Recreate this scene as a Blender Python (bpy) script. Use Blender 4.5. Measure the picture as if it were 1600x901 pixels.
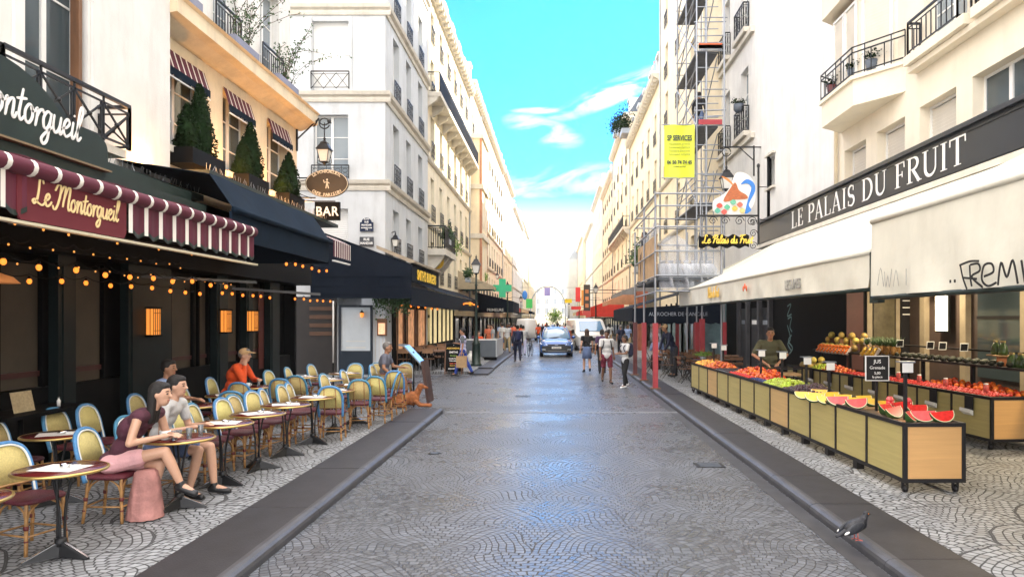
import bpy, math, random
from mathutils import Vector, Matrix, noise
R_ = math.radians
random.seed(7)
for o in list(bpy.data.objects): bpy.data.objects.remove(o)
scn = bpy.context.scene
COL = scn.collection
# ---------------------------------------------------------------- camera
F = 1120.0; CX = 869.0; HY = 498.0; CH = 2.1
cam_d = bpy.data.cameras.new('camera'); cam = bpy.data.objects.new('camera', cam_d); COL.objects.link(cam)
cam.location = (0, 0, CH); cam.rotation_euler = (R_(90), 0, 0)
cam_d.sensor_width = 36; cam_d.lens = F/1600*36
cam_d.shift_x = -(CX-800)/1600; cam_d.shift_y = (HY-450.5)/1600
cam_d.clip_start = .05; cam_d.clip_end = 3000
scn.camera = cam
# ---------------------------------------------------------------- sky, sun, exposure
SUN_AZ = 62.0      # degrees from +Y (down the street) towards +X
SUN_EL = 38.0
w = bpy.data.worlds.new('World'); scn.world = w; w.use_nodes = True
nt = w.node_tree; nt.nodes.clear()
def wn(t, **k):
    n = nt.nodes.new(t)
    for a, b in k.items(): setattr(n, a, b)
    return n
sky = wn('ShaderNodeTexSky', sky_type='NISHITA', sun_disc=False, sun_elevation=R_(SUN_EL), sun_rotation=R_(SUN_AZ))
sky.air_density = 1.0; sky.dust_density = .6; sky.ozone_density = 2.0
bg = wn('ShaderNodeBackground'); bg.inputs[1].default_value = .15
wo = wn('ShaderNodeOutputWorld')
tint = wn('ShaderNodeMix', data_type='RGBA', blend_type='MULTIPLY'); tint.inputs[0].default_value = 1
tint.inputs[7].default_value = (.15, .56, .95, 1)
tc = wn('ShaderNodeTexCoord'); sp = wn('ShaderNodeSeparateXYZ')
dv = wn('ShaderNodeVectorMath', operation='DIVIDE'); cb = wn('ShaderNodeCombineXYZ')
mx_ = wn('ShaderNodeMath', operation='MAXIMUM'); mx_.inputs[1].default_value = .03
ad = wn('ShaderNodeMath', operation='ADD'); ad.inputs[1].default_value = .12
mp = wn('ShaderNodeMapping'); mp.inputs['Scale'].default_value = (1.1, .42, 1); mp.inputs['Rotation'].default_value = (0, 0, R_(-30)); mp.inputs['Location'].default_value = (3.7, 1.15, 0)
nz = wn('ShaderNodeTexNoise'); nz.inputs['Scale'].default_value = 1.5; nz.inputs['Detail'].default_value = 7; nz.inputs['Roughness'].default_value = .52; nz.inputs['Distortion'].default_value = .5
cr = wn('ShaderNodeValToRGB'); cr.color_ramp.elements[0].position = .60; cr.color_ramp.elements[1].position = .78
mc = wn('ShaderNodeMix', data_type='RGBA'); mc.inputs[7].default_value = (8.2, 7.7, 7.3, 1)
hz = wn('ShaderNodeMapRange'); hz.inputs[1].default_value = .0; hz.inputs[2].default_value = .17; hz.inputs[3].default_value = .9; hz.inputs[4].default_value = 0
mh = wn('ShaderNodeMath', operation='MAXIMUM')
L = nt.links.new
L(tc.outputs['Generated'], sp.inputs[0]); L(sp.outputs[2], mx_.inputs[0]); L(mx_.outputs[0], ad.inputs[0])
L(ad.outputs[0], cb.inputs[0]); L(ad.outputs[0], cb.inputs[1]); cb.inputs[2].default_value = 1
L(tc.outputs['Generated'], dv.inputs[0]); L(cb.outputs[0], dv.inputs[1]); L(dv.outputs[0], mp.inputs[0]); L(mp.outputs[0], nz.inputs['Vector'])
L(nz.outputs[0], cr.inputs[0]); L(sp.outputs[2], hz.inputs[0])
# unseen cloud added overhead and behind camera as fill light, blue gap down street
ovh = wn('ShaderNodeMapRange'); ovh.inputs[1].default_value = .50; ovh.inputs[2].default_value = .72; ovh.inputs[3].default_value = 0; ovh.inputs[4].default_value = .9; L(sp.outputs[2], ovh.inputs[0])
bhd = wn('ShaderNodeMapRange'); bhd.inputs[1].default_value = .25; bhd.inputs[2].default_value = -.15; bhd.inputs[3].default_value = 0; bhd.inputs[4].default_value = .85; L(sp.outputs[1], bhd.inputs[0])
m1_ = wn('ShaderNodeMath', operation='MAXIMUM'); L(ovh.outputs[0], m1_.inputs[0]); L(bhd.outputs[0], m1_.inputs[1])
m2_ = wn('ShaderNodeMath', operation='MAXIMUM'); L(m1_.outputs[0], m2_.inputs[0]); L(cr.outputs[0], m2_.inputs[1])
def wm(op, a, b_=None):
    n = wn('ShaderNodeMath', operation=op)
    for i, v in enumerate((a, b_)):
        if v is None: continue
        if isinstance(v, (int, float)): n.inputs[i].default_value = v
        else: L(v, n.inputs[i])
    return n.outputs[0]
# thin wisps low over the end of the street: two slanting streaks broken up by noise
yy = wm('MAXIMUM', sp.outputs[1], .05); su = wm('DIVIDE', sp.outputs[0], yy); sv = wm('DIVIDE', sp.outputs[2], yy)
fr = wn('ShaderNodeMix', data_type='RGBA'); wz = wn('ShaderNodeTexNoise'); wz.inputs['Scale'].default_value = 9; wz.inputs['Detail'].default_value = 8; wz.inputs['Roughness'].default_value = .6; wz.inputs['Distortion'].default_value = .6
wc = wn('ShaderNodeCombineXYZ'); L(wm('MULTIPLY', wm('ADD', su, sv), .9), wc.inputs[0]); L(wm('MULTIPLY', wm('SUBTRACT', sv, wm('MULTIPLY', su, .35)), 3.2), wc.inputs[1]); L(wc.outputs[0], wz.inputs['Vector'])
wisp = None
for (u0, v0, ru, rv, sl, k) in ((.085,.318,.075,.015,.42,1.0),(.045,.296,.05,.006,.3,.8),(-.018,.262,.045,.016,-.25,.85),(-.02,.290,.035,.004,.0,.8),(.0,.19,.12,.02,.1,.6)):
    a = wm('SUBTRACT', su, u0); b_ = wm('SUBTRACT', wm('SUBTRACT', sv, v0), wm('MULTIPLY', a, sl))
    e = wm('ADD', wm('POWER', wm('ABSOLUTE', wm('DIVIDE', a, ru)), 2.0), wm('POWER', wm('ABSOLUTE', wm('DIVIDE', b_, rv)), 2.0))
    g_ = wm('MULTIPLY', wm('MAXIMUM', wm('SUBTRACT', 1.0, wm('MULTIPLY', e, .55)), 0.0), k); wisp = g_ if wisp is None else wm('MAXIMUM', wisp, g_)
wr_ = wn('ShaderNodeMapRange'); wr_.inputs[1].default_value = .42; wr_.inputs[2].default_value = .95; wr_.inputs[3].default_value = .0; wr_.inputs[4].default_value = 1.1; L(wz.outputs[0], wr_.inputs[0])
wfin = wm('MINIMUM', wm('MULTIPLY', wisp, wr_.outputs[0]), .95)
front = wn('ShaderNodeMapRange'); front.inputs[1].default_value = .55; front.inputs[2].default_value = .8; front.inputs[3].default_value = 1; front.inputs[4].default_value = 0; L(sp.outputs[1], front.inputs[0])
gen = wm('MULTIPLY', m2_.outputs[0], 1.0)
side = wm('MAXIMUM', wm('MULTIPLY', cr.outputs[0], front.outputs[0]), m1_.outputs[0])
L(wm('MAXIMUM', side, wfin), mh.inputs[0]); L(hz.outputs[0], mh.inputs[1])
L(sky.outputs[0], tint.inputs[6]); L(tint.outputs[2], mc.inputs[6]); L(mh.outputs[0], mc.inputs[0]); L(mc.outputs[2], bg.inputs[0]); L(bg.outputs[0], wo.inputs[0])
sd = bpy.data.lights.new('sun', 'SUN'); sd.energy = 4.2; sd.angle = R_(.5); sd.color = (1, .88, .70)
so = bpy.data.objects.new('sun', sd); COL.objects.link(so)
d = Vector((math.sin(R_(SUN_AZ))*math.cos(R_(SUN_EL)), math.cos(R_(SUN_AZ))*math.cos(R_(SUN_EL)), math.sin(R_(SUN_EL))))
so.rotation_euler = d.to_track_quat('Z', 'Y').to_euler()
scn.view_settings.view_transform = 'Standard'; scn.view_settings.look = 'None'
scn.view_settings.exposure = 2.1; scn.view_settings.gamma = 1; scn.view_settings.use_curve_mapping = False
scn.render.engine = 'CYCLES'
# ---------------------------------------------------------------- materials
MATS = {}
def mat(name, col, rough=.6, metal=0, var=.12, scale=3, bump=0, bscale=40, emit=0, ecol=None, spec=None, trans=0, alpha=1, coat=0, sheen=0, stretch=None, dirt=0, orand=0):
    if name in MATS: return MATS[name]
    m = bpy.data.materials.new(name); m.use_nodes = True; t = m.node_tree; b = t.nodes['Principled BSDF']; l = t.links.new
    b.inputs['Base Color'].default_value = (*col, 1); b.inputs['Roughness'].default_value = rough; b.inputs['Metallic'].default_value = metal
    if spec is not None: b.inputs['Specular IOR Level'].default_value = spec
    if trans: b.inputs['Transmission Weight'].default_value = trans
    if alpha < 1: b.inputs['Alpha'].default_value = alpha
    if coat: b.inputs['Coat Weight'].default_value = coat; b.inputs['Coat Roughness'].default_value = .05
    if sheen: b.inputs['Sheen Weight'].default_value = sheen
    if emit:
        b.inputs['Emission Color'].default_value = (*(ecol or col), 1); b.inputs['Emission Strength'].default_value = emit
    if var or bump or dirt:
        tcn = t.nodes.new('ShaderNodeTexCoord'); vec = tcn.outputs['Object']
        if stretch:
            mpn = t.nodes.new('ShaderNodeMapping'); mpn.inputs['Scale'].default_value = stretch; l(vec, mpn.inputs[0]); vec = mpn.outputs[0]
    if var:
        n = t.nodes.new('ShaderNodeTexNoise'); n.inputs['Scale'].default_value = scale; n.inputs['Detail'].default_value = 5; n.inputs['Roughness'].default_value = .6
        l(vec, n.inputs['Vector'])
        r = t.nodes.new('ShaderNodeMapRange'); r.inputs[1].default_value = .3; r.inputs[2].default_value = .7; r.inputs[3].default_value = 1-var; r.inputs[4].default_value = 1+var
        l(n.outputs[0], r.inputs[0])
        x = t.nodes.new('ShaderNodeVectorMath'); x.operation = 'SCALE'; x.inputs[0].default_value = col; l(r.outputs[0], x.inputs['Scale'])
        out = x.outputs[0]
        if dirt:
            n3 = t.nodes.new('ShaderNodeTexNoise'); n3.inputs['Scale'].default_value = .9; n3.inputs['Detail'].default_value = 8; n3.inputs['Roughness'].default_value = .7
            mp3 = t.nodes.new('ShaderNodeMapping'); mp3.inputs['Scale'].default_value = (2.2, 2.2, .35); l(vec, mp3.inputs[0]); l(mp3.outputs[0], n3.inputs['Vector'])
            r3 = t.nodes.new('ShaderNodeMapRange'); r3.inputs[1].default_value = .48; r3.inputs[2].default_value = .75; r3.inputs[3].default_value = 0; r3.inputs[4].default_value = dirt
            l(n3.outputs[0], r3.inputs[0])
            mm = t.nodes.new('ShaderNodeMix'); mm.data_type = 'RGBA'; mm.inputs[7].default_value = (col[0]*.45, col[1]*.43, col[2]*.4, 1)
            l(r3.outputs[0], mm.inputs[0]); l(out, mm.inputs[6]); out = mm.outputs[2]
        if orand:
            oi = t.nodes.new('ShaderNodeObjectInfo'); hs = t.nodes.new('ShaderNodeHueSaturation'); r4 = t.nodes.new('ShaderNodeMapRange'); r4.inputs[3].default_value = 1-orand; r4.inputs[4].default_value = 1+orand*.7; l(oi.outputs['Random'], r4.inputs[0]); l(r4.outputs[0], hs.inputs['Value'])
            r5 = t.nodes.new('ShaderNodeMapRange'); r5.inputs[3].default_value = .485; r5.inputs[4].default_value = .52; l(oi.outputs['Random'], r5.inputs[0]); l(r5.outputs[0], hs.inputs['Hue']); l(out, hs.inputs['Color']); out = hs.outputs[0]
        l(out, b.inputs['Base Color'])
    if bump:
        n2 = t.nodes.new('ShaderNodeTexNoise'); n2.inputs['Scale'].default_value = bscale; n2.inputs['Detail'].default_value = 4; l(vec, n2.inputs['Vector'])
        bp = t.nodes.new('ShaderNodeBump'); bp.inputs['Strength'].default_value = bump; bp.inputs['Distance'].default_value = .02; l(n2.outputs[0], bp.inputs['Height']); l(bp.outputs[0], b.inputs['Normal'])
    MATS[name] = m
    return m
def setts(name, base, sigma, gap, rough, W=2.0, pitch=.085, wide=.095, ox=0, oy=0, joint=(.03, .03, .032)):
    """peacock-tail fans of small stone setts, all in the ground's own metres"""
    m = bpy.data.materials.new(name); m.use_nodes = True; t = m.node_tree; l = t.links.new; b = t.nodes['Principled BSDF']
    def M(op, a, c=None, e=None):
        n = t.nodes.new('ShaderNodeMath'); n.operation = op
        for i, v in enumerate((a, c, e)):
            if v is None: continue
            if isinstance(v, (int, float)): n.inputs[i].default_value = v
            else: l(v, n.inputs[i])
        return n.outputs[0]
    g = t.nodes.new('ShaderNodeTexCoord'); wob = t.nodes.new('ShaderNodeTexNoise'); wob.inputs['Scale'].default_value = 1.1; wob.inputs['Detail'].default_value = 2
    l(g.outputs['Object'], wob.inputs['Vector'])
    wv = t.nodes.new('ShaderNodeVectorMath'); wv.operation = 'MULTIPLY_ADD'; l(wob.outputs['Color'], wv.inputs[0]); wv.inputs[1].default_value = (.42, .42, 0); l(g.outputs['Object'], wv.inputs[2])
    s = t.nodes.new('ShaderNodeSeparateXYZ'); l(wv.outputs[0], s.inputs[0])
    x = M('ADD', s.outputs[0], 100*W+ox); y = M('ADD', s.outputs[1], 100*W+oy)
    H = W/2
    j = M('FLOOR', M('DIVIDE', y, H)); dy = M('SUBTRACT', y, M('MULTIPLY', j, H))
    par = M('MODULO', j, 2.0)
    def ctr(p):  # signed distance to nearest centre of lattice shifted by p*W/2
        q = M('DIVIDE', M('ADD', x, M('MULTIPLY', p, W/2)), W)
        return M('MULTIPLY', M('SUBTRACT', M('SUBTRACT', q, M('FLOOR', M('ADD', q, .5))), 0.0), W), M('FLOOR', M('ADD', q, .5))
    dx1, c1 = ctr(par); dx2, c2 = ctr(M('SUBTRACT', 1.0, par))
    r1 = M('SQRT', M('ADD', M('MULTIPLY', dx1, dx1), M('MULTIPLY', dy, dy)))
    dy2 = M('ADD', dy, H); r2 = M('SQRT', M('ADD', M('MULTIPLY', dx2, dx2), M('MULTIPLY', dy2, dy2)))
    ins = M('LESS_THAN', r1, H); no = M('SUBTRACT', 1.0, ins)
    def sel(a, c): return M('ADD', M('MULTIPLY', a, ins), M('MULTIPLY', c, no))
    r = sel(r1, r2); dx = sel(dx1, dx2); dyy = sel(dy, dy2); cc = sel(c1, M('ADD', c2, 57.3)); jj = sel(j, M('SUBTRACT', j, 1.0))
    th = M('ARCTAN2', dx, dyy)
    k = M('FLOOR', M('DIVIDE', r, pitch)); fr = M('SUBTRACT', M('DIVIDE', r, pitch), k)
    rk = M('MULTIPLY', M('ADD', k, .5), pitch)
    u = M('ADD', M('DIVIDE', M('MULTIPLY', th, rk), wide), M('MULTIPLY', k, .47))
    ku = M('FLOOR', u); fu = M('SUBTRACT', u, ku)
    e1 = M('MINIMUM', fr, M('SUBTRACT', 1.0, fr)); e2 = M('MINIMUM', fu, M('SUBTRACT', 1.0, fu))
    e = M('MINIMUM', e1, e2)
    ev = M('ABSOLUTE', M('SUBTRACT', r1, H)); ev = M('DIVIDE', ev, pitch); e = M('MINIMUM', e, ev)
    mr = t.nodes.new('ShaderNodeMapRange'); mr.interpolation_type = 'SMOOTHSTEP'; mr.inputs[1].default_value = gap*.4; mr.inputs[2].default_value = gap*1.6; l(e, mr.inputs[0])
    hgt = mr.outputs[0]
    cx_ = t.nodes.new('ShaderNodeCombineXYZ'); l(M('ADD', k, M('MULTIPLY', cc, 7.13)), cx_.inputs[0]); l(ku, cx_.inputs[1]); l(M('MULTIPLY', jj, 3.7), cx_.inputs[2])
    wnz = t.nodes.new('ShaderNodeTexWhiteNoise'); l(cx_.outputs[0], wnz.inputs[0])
    big = t.nodes.new('ShaderNodeTexNoise'); big.inputs['Scale'].default_value = .55; big.inputs['Detail'].default_value = 6; l(g.outputs['Object'], big.inputs['Vector'])
    br = M('ADD', M('MULTIPLY', M('SUBTRACT', wnz.outputs[0], .5), sigma), M('ADD', .55, M('MULTIPLY', big.outputs[0], .9)))
    sc = t.nodes.new('ShaderNodeVectorMath'); sc.operation = 'SCALE'; sc.inputs[0].default_value = base; l(br, sc.inputs['Scale'])
    mx = t.nodes.new('ShaderNodeMix'); mx.data_type = 'RGBA'; mx.inputs[6].default_value = (*joint, 1); l(sc.outputs[0], mx.inputs[7]); l(hgt, mx.inputs[0]); l(mx.outputs[2], b.inputs['Base Color'])
    rr = t.nodes.new('ShaderNodeMapRange'); rr.inputs[1].default_value = .35; rr.inputs[2].default_value = .65; rr.inputs[3].default_value = rough[0]; rr.inputs[4].default_value = rough[1]; l(big.outputs[0], rr.inputs[0])
    ro = M('ADD', M('MULTIPLY', M('SUBTRACT', 1.0, hgt), .4), M('ADD', rr.outputs[0], M('MULTIPLY', M('SUBTRACT', wnz.outputs[0], .5), .12))); l(ro, b.inputs['Roughness'])
    fine = t.nodes.new('ShaderNodeTexNoise'); fine.inputs['Scale'].default_value = 38; l(g.outputs['Object'], fine.inputs['Vector'])
    tilt = M('ADD', hgt, M('ADD', M('MULTIPLY', fine.outputs[0], .5), M('MULTIPLY', wnz.outputs[0], .35)))
    bp = t.nodes.new('ShaderNodeBump'); bp.inputs['Strength'].default_value = .55; bp.inputs['Distance'].default_value = .009; l(tilt, bp.inputs['Height']); l(bp.outputs[0], b.inputs['Normal'])
    MATS[name] = m
    return m
# ---------------------------------------------------------------- mesh builder
class MB:
    def __init__(s): s.v = []; s.f = []; s.mi = []; s.M = Matrix.Identity(4); s.m = 0; s.sm = []
    def add(s, vs, fs, smooth=False):
        n = len(s.v); s.v += [s.M @ Vector(p) for p in vs]
        for f in fs: s.f.append([n+i for i in f]); s.mi.append(s.m); s.sm.append(smooth)
    def box(s, x0, x1, y0, y1, z0, z1):
        s.add([(x0,y0,z0),(x1,y0,z0),(x1,y1,z0),(x0,y1,z0),(x0,y0,z1),(x1,y0,z1),(x1,y1,z1),(x0,y1,z1)], [(0,3,2,1),(4,5,6,7),(0,1,5,4),(1,2,6,5),(2,3,7,6),(3,0,4,7)])
    def cbox(s, c, sz): s.box(c[0]-sz[0]/2, c[0]+sz[0]/2, c[1]-sz[1]/2, c[1]+sz[1]/2, c[2]-sz[2]/2, c[2]+sz[2]/2)
    def bar(s, p, q, w=.02, h=None):
        p = Vector(p); q = Vector(q); h = h or w; d = q-p
        if d.length < 1e-6: return
        z = d.normalized(); up = Vector((0,0,1)) if abs(z.z) < .95 else Vector((1,0,0))
        a = z.cross(up).normalized()*w/2; b = a.cross(z).normalized()*h/2
        s.add([p-a-b,p+a-b,p+a+b,p-a+b,q-a-b,q+a-b,q+a+b,q-a+b], [(0,3,2,1),(4,5,6,7),(0,1,5,4),(1,2,6,5),(2,3,7,6),(3,0,4,7)])
    def tube(s, pts, r, seg=8, close=False, flat=1.0):
        pts = [Vector(p) for p in pts]; n = len(pts)
        rs = r if isinstance(r, (list, tuple)) else [r]*n
        vs = []; fs = []; prev = None
        for i, p in enumerate(pts):
            if close: t = pts[(i+1) % n]-pts[i-1]
            else: t = pts[min(i+1, n-1)]-pts[max(i-1, 0)]
            t.normalize()
            if prev is None:
                up = Vector((0,0,1)) if abs(t.z) < .9 else Vector((1,0,0)); a = t.cross(up).normalized()
            else: a = (prev-t*prev.dot(t)).normalized()
            prev = a; b = t.cross(a)
            for k in range(seg):
                an = 2*math.pi*k/seg; vs.append(p+a*math.cos(an)*rs[i]+b*math.sin(an)*rs[i]*flat)
        m = n if close else n-1
        for i in range(m):
            for k in range(seg):
                j = (i+1) % n; fs.append((i*seg+k, i*seg+(k+1) % seg, j*seg+(k+1) % seg, j*seg+k))
        if not close: fs.append(tuple(range(seg-1, -1, -1))); fs.append(tuple((n-1)*seg+k for k in range(seg)))
        s.add(vs, fs, True)
    def lathe(s, prof, seg=16, c=(0,0,0), ang=2*math.pi):
        vs = []; fs = []; n = len(prof)
        for (r, z) in prof:
            for k in range(seg):
                a = 2*math.pi*k/seg; vs.append((c[0]+r*math.cos(a), c[1]+r*math.sin(a), c[2]+z))
        for i in range(n-1):
            for k in range(seg): fs.append((i*seg+k, i*seg+(k+1) % seg, (i+1)*seg+(k+1) % seg, (i+1)*seg+k))
        fs.append(tuple(range(seg-1, -1, -1))); fs.append(tuple((n-1)*seg+k for k in range(seg)))
        s.add(vs, fs, True)
    def prism(s, poly, h0, h1, ax='z'):
        """poly of 2-D points extruded; ax='z': (x,y)->z, 'x': (y,z)->x, 'y': (x,z)->y"""
        n = len(poly)
        def P(p, h): return {'z': (p[0],p[1],h), 'x': (h,p[0],p[1]), 'y': (p[0],h,p[1])}[ax]
        s.add([P(p,h0) for p in poly]+[P(p,h1) for p in poly], [tuple(range(n-1,-1,-1)), tuple(range(n,2*n))]+[(i,(i+1)%n,n+(i+1)%n,n+i) for i in range(n)])
    def ell(s, c, r, seg=12, rings=8, Mx=None):
        vs = []; fs = []; c = Vector(c); Mx = Mx or Matrix.Identity(3)
        for i in range(1, rings):
            a = math.pi*i/rings
            for k in range(seg):
                b = 2*math.pi*k/seg; vs.append(c+Mx @ Vector((r[0]*math.sin(a)*math.cos(b), r[1]*math.sin(a)*math.sin(b), r[2]*math.cos(a))))
        top = len(vs); vs.append(c+Mx @ Vector((0,0,r[2]))); vs.append(c+Mx @ Vector((0,0,-r[2])))
        for i in range(rings-2):
            for k in range(seg): fs.append((i*seg+k, (i+1)*seg+k, (i+1)*seg+(k+1)%seg, i*seg+(k+1)%seg))
        for k in range(seg): fs.append((top, k, (k+1)%seg)); fs.append((top+1, (rings-2)*seg+(k+1)%seg, (rings-2)*seg+k))
        s.add(vs, fs, True)
    def sheet(s, fn, nu, nv, thick=0, nrm=(0,0,1)):
        vs = [fn(i/nu, j/nv) for i in range(nu+1) for j in range(nv+1)]; fs = []
        for i in range(nu):
            for j in range(nv): a = i*(nv+1)+j; fs.append((a, a+nv+1, a+nv+2, a+1))
        s.add(vs, fs, True)
        if thick:
            nn = Vector(nrm)*thick; v2 = [Vector(p)-nn for p in vs]; s.add(v2, [tuple(reversed(f)) for f in fs], True)
            def edge(idx):
                s.add([vs[i] for i in idx]+[v2[i] for i in idx], [(k, k+1, len(idx)+k+1, len(idx)+k) for k in range(len(idx)-1)])
            edge([j for j in range(nv+1)]); edge([nu*(nv+1)+j for j in range(nv, -1, -1)]); edge([i*(nv+1) for i in range(nu, -1, -1)]); edge([i*(nv+1)+nv for i in range(nu+1)])
    def ribbon(s, pts, ws, O, u, v, d, n):
        """flat pen stroke with real thickness d along n"""
        pts = [Vector(p).to_2d() if len(p) == 3 else Vector(p) for p in pts]
        k = len(pts); ws = ws if isinstance(ws, (list, tuple)) else [ws]*k
        Lf = []; Rt = []
        for i, p in enumerate(pts):
            t = pts[min(i+1,k-1)]-pts[max(i-1,0)]
            if t.length < 1e-9: t = Vector((1,0))
            t.normalize(); a = Vector((-t.y, t.x))*ws[i]/2; Lf.append(p+a); Rt.append(p-a)
        def W(q, h): return O+u*q.x+v*q.y+n*h
        vs = [W(q,0) for q in Lf]+[W(q,0) for q in Rt]+[W(q,d) for q in Lf]+[W(q,d) for q in Rt]
        fs = []
        for i in range(k-1):
            fs += [(2*k+i, 3*k+i, 3*k+i+1, 2*k+i+1), (i, i+1, 2*k+i+1, 2*k+i), (k+i, 3*k+i, 3*k+i+1, k+i+1)]
        fs += [(0, 2*k, 3*k, k), (k-1, 2*k-1, 4*k-1, 3*k-1)]
        s.add(vs, fs)
    def build(s, name, mats, parent=None, kind=None, loc=None):
        me = bpy.data.meshes.new(name); off = Vector(loc) if loc else None
        me.from_pydata([tuple(p-off) if off else tuple(p) for p in s.v], [], s.f)
        if not isinstance(mats, (list, tuple)): mats = [mats]
        for m in mats: me.materials.append(m)
        me.polygons.foreach_set('material_index', s.mi); me.polygons.foreach_set('use_smooth', s.sm); me.update()
        o = bpy.data.objects.new(name, me); COL.objects.link(o)
        if off: o.location = off
        if parent: o.parent = parent
        if kind: o['kind'] = kind
        return o
def tag(o, label, cat, group=None):
    o['label'] = label; o['category'] = cat
    if group: o['group'] = group
    return o
def thing(name, loc, label, cat, group=None, rz=0):
    o = bpy.data.objects.new(name, None); COL.objects.link(o); o.location = loc; o.rotation_euler = (0,0,rz); o.empty_display_size = .1
    return tag(o, label, cat, group)
KIDS = {}
def copy_tree(o, parent=None):
    c = o.copy(); COL.objects.link(c)
    if parent: c.parent = parent
    for ch in list(o.children): copy_tree(ch, c)
    return c
def dup(o, loc, rz, label, group=None, sc=None):
    c = copy_tree(o); c.location = loc; c.rotation_euler = (0,0,rz); c['label'] = label
    if group: c['group'] = group
    if sc: c.scale = sc
    return c
def crom(pts, n=6, close=False):
    P = [Vector(p) for p in pts]; out = []
    m = len(P)
    rng = range(m) if close else range(m-1)
    for i in rng:
        p0 = P[i-1] if (i > 0 or close) else P[0]; p1 = P[i]; p2 = P[(i+1) % m]; p3 = P[(i+2) % m] if (i+2 < m or close) else P[-1]
        for k in range(n):
            t = k/n; out.append(.5*((2*p1)+(p2-p0)*t+(2*p0-5*p1+4*p2-p3)*t*t+(3*p1-p0-3*p2+p3)*t**3))
    if not close: out.append(P[-1])
    return out
def PX(px, Y): return (px-CX)*Y/F
def PZ(py, Y): return CH-(py-HY)*Y/F
TMP = bpy.data.scenes.new('workbench_scene')
def evaluated(o):
    """mesh of one object with its modifiers, evaluated alone in a side scene"""
    TMP.collection.objects.link(o); vl = TMP.view_layers[0]; vl.update(); dg = vl.depsgraph; me = bpy.data.meshes.new_from_object(o.evaluated_get(dg)); TMP.collection.objects.unlink(o); return me
FONT = {}
def text_mesh(txt, size, ext=.006, bold=0, shear=0, sx=1, align='CENTER', space=1):
    c = bpy.data.curves.new('lettering', 'FONT'); c.body = txt; c.size = size; c.extrude = ext; c.offset = bold; c.shear = shear; c.align_x = align; c.space_character = space; c.resolution_u = 3
    o = bpy.data.objects.new('lettering', c)
    me = evaluated(o); bpy.data.objects.remove(o)
    if sx != 1:
        for v in me.vertices: v.co.x *= sx
    return me
def text(txt, size, O, u, v, m, parent, name='lettering', **k):
    """u = reading direction, v = up, both unit world vectors"""
    me = text_mesh(txt, size, **k); u = Vector(u); v = Vector(v); n = u.cross(v)
    Mx = Matrix((( *u, 0), (*v, 0), (*n, 0), (0,0,0,1))).transposed(); Mx.translation = Vector(O)
    if parent: Mx = Matrix.Translation(-Vector(parent.location)) @ Mx
    me.transform(Mx); me.materials.clear(); me.materials.append(m)
    o = bpy.data.objects.new(name, me); COL.objects.link(o); o.parent = parent
    return o
# ---------------------------------------------------------------- materials used all over
M_white = mat('white_plaster', (.69,.68,.65), .85, var=.08, scale=1.2, bump=.15, bscale=25, dirt=.3)
M_cream = mat('cream_plaster', (.76,.66,.48), .85, var=.09, scale=1.4, bump=.15, bscale=25, dirt=.3)
M_ochre = mat('ochre_render', (.72,.60,.42), .85, var=.12, scale=1.6, bump=.2, bscale=25, dirt=.35)
M_warm = mat('warm_limestone', (.76,.68,.51), .85, var=.09, scale=1.2, bump=.2, bscale=18, dirt=.25)
M_grey = mat('pale_grey_render', (.52,.54,.55), .85, var=.07, scale=.9, bump=.15, bscale=22, dirt=.4)
M_stone = mat('limestone_trim', (.60,.56,.48), .85, var=.1, scale=3, bump=.2, bscale=30, dirt=.3)
M_brick = mat('red_brick', (.42,.20,.12), .85, var=.25, scale=9)
M_zinc = mat('zinc_roof', (.33,.37,.42), .5, .3, var=.12, scale=2)
M_slate = mat('slate', (.10,.12,.15), .5, var=.2, scale=8)
M_iron = mat('black_iron', (.015,.016,.018), .45, .3, var=0)
M_steel = mat('galvanised_steel', (.30,.32,.35), .4, .8, var=.15, scale=9)
M_glass = mat('window_glass', (.05,.07,.08), .06, 0, var=0, spec=.9)
M_glassb = mat('pale_window_glass', (.20,.24,.27), .08, 0, var=0, spec=.9)
M_frame = mat('white_window_paint', (.72,.72,.70), .5, var=.04)
M_roller = mat('roller_shutter', (.66,.62,.54), .6, var=.05)
M_green = mat('dark_green_paint', (.014,.026,.022), .5, var=.2, scale=3, spec=.3)
M_black = mat('black_paint', (.004,.0045,.005), .6, var=.2, spec=.1)
M_navy = mat('navy_canvas', (.006,.014,.026), .9, var=.2, scale=2, bump=.3, bscale=6, spec=.12)
M_canvas = mat('cream_canvas', (.62,.60,.51), .9, var=.06, scale=1.5, bump=.7, bscale=3, dirt=.2)
M_marC = mat('maroon_canvas', (.095,.012,.028), .85, var=.15, bump=.2, bscale=8)
M_whiC = mat('white_canvas', (.75,.72,.66), .85, var=.06)
M_gold = mat('gold_leaf', (.85,.58,.16), .45, .2, var=.05)
M_leaf = mat('leaf_green', (.045,.10,.03), .6, var=.35, scale=9)
M_leafd = mat('dark_conifer_leaf', (.010,.024,.008), .9, var=.45, scale=9, spec=.1)
M_leafl = mat('bright_leaf', (.16,.28,.04), .6, var=.3, scale=9)
M_bark = mat('bark', (.08,.05,.03), .9, var=.3, scale=12)
M_letter = mat('white_lettering', (.82,.81,.78), .5, var=0)
M_wood = mat('brown_wood', (.16,.075,.035), .5, var=.3, scale=6, stretch=(1,1,.2))
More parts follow.
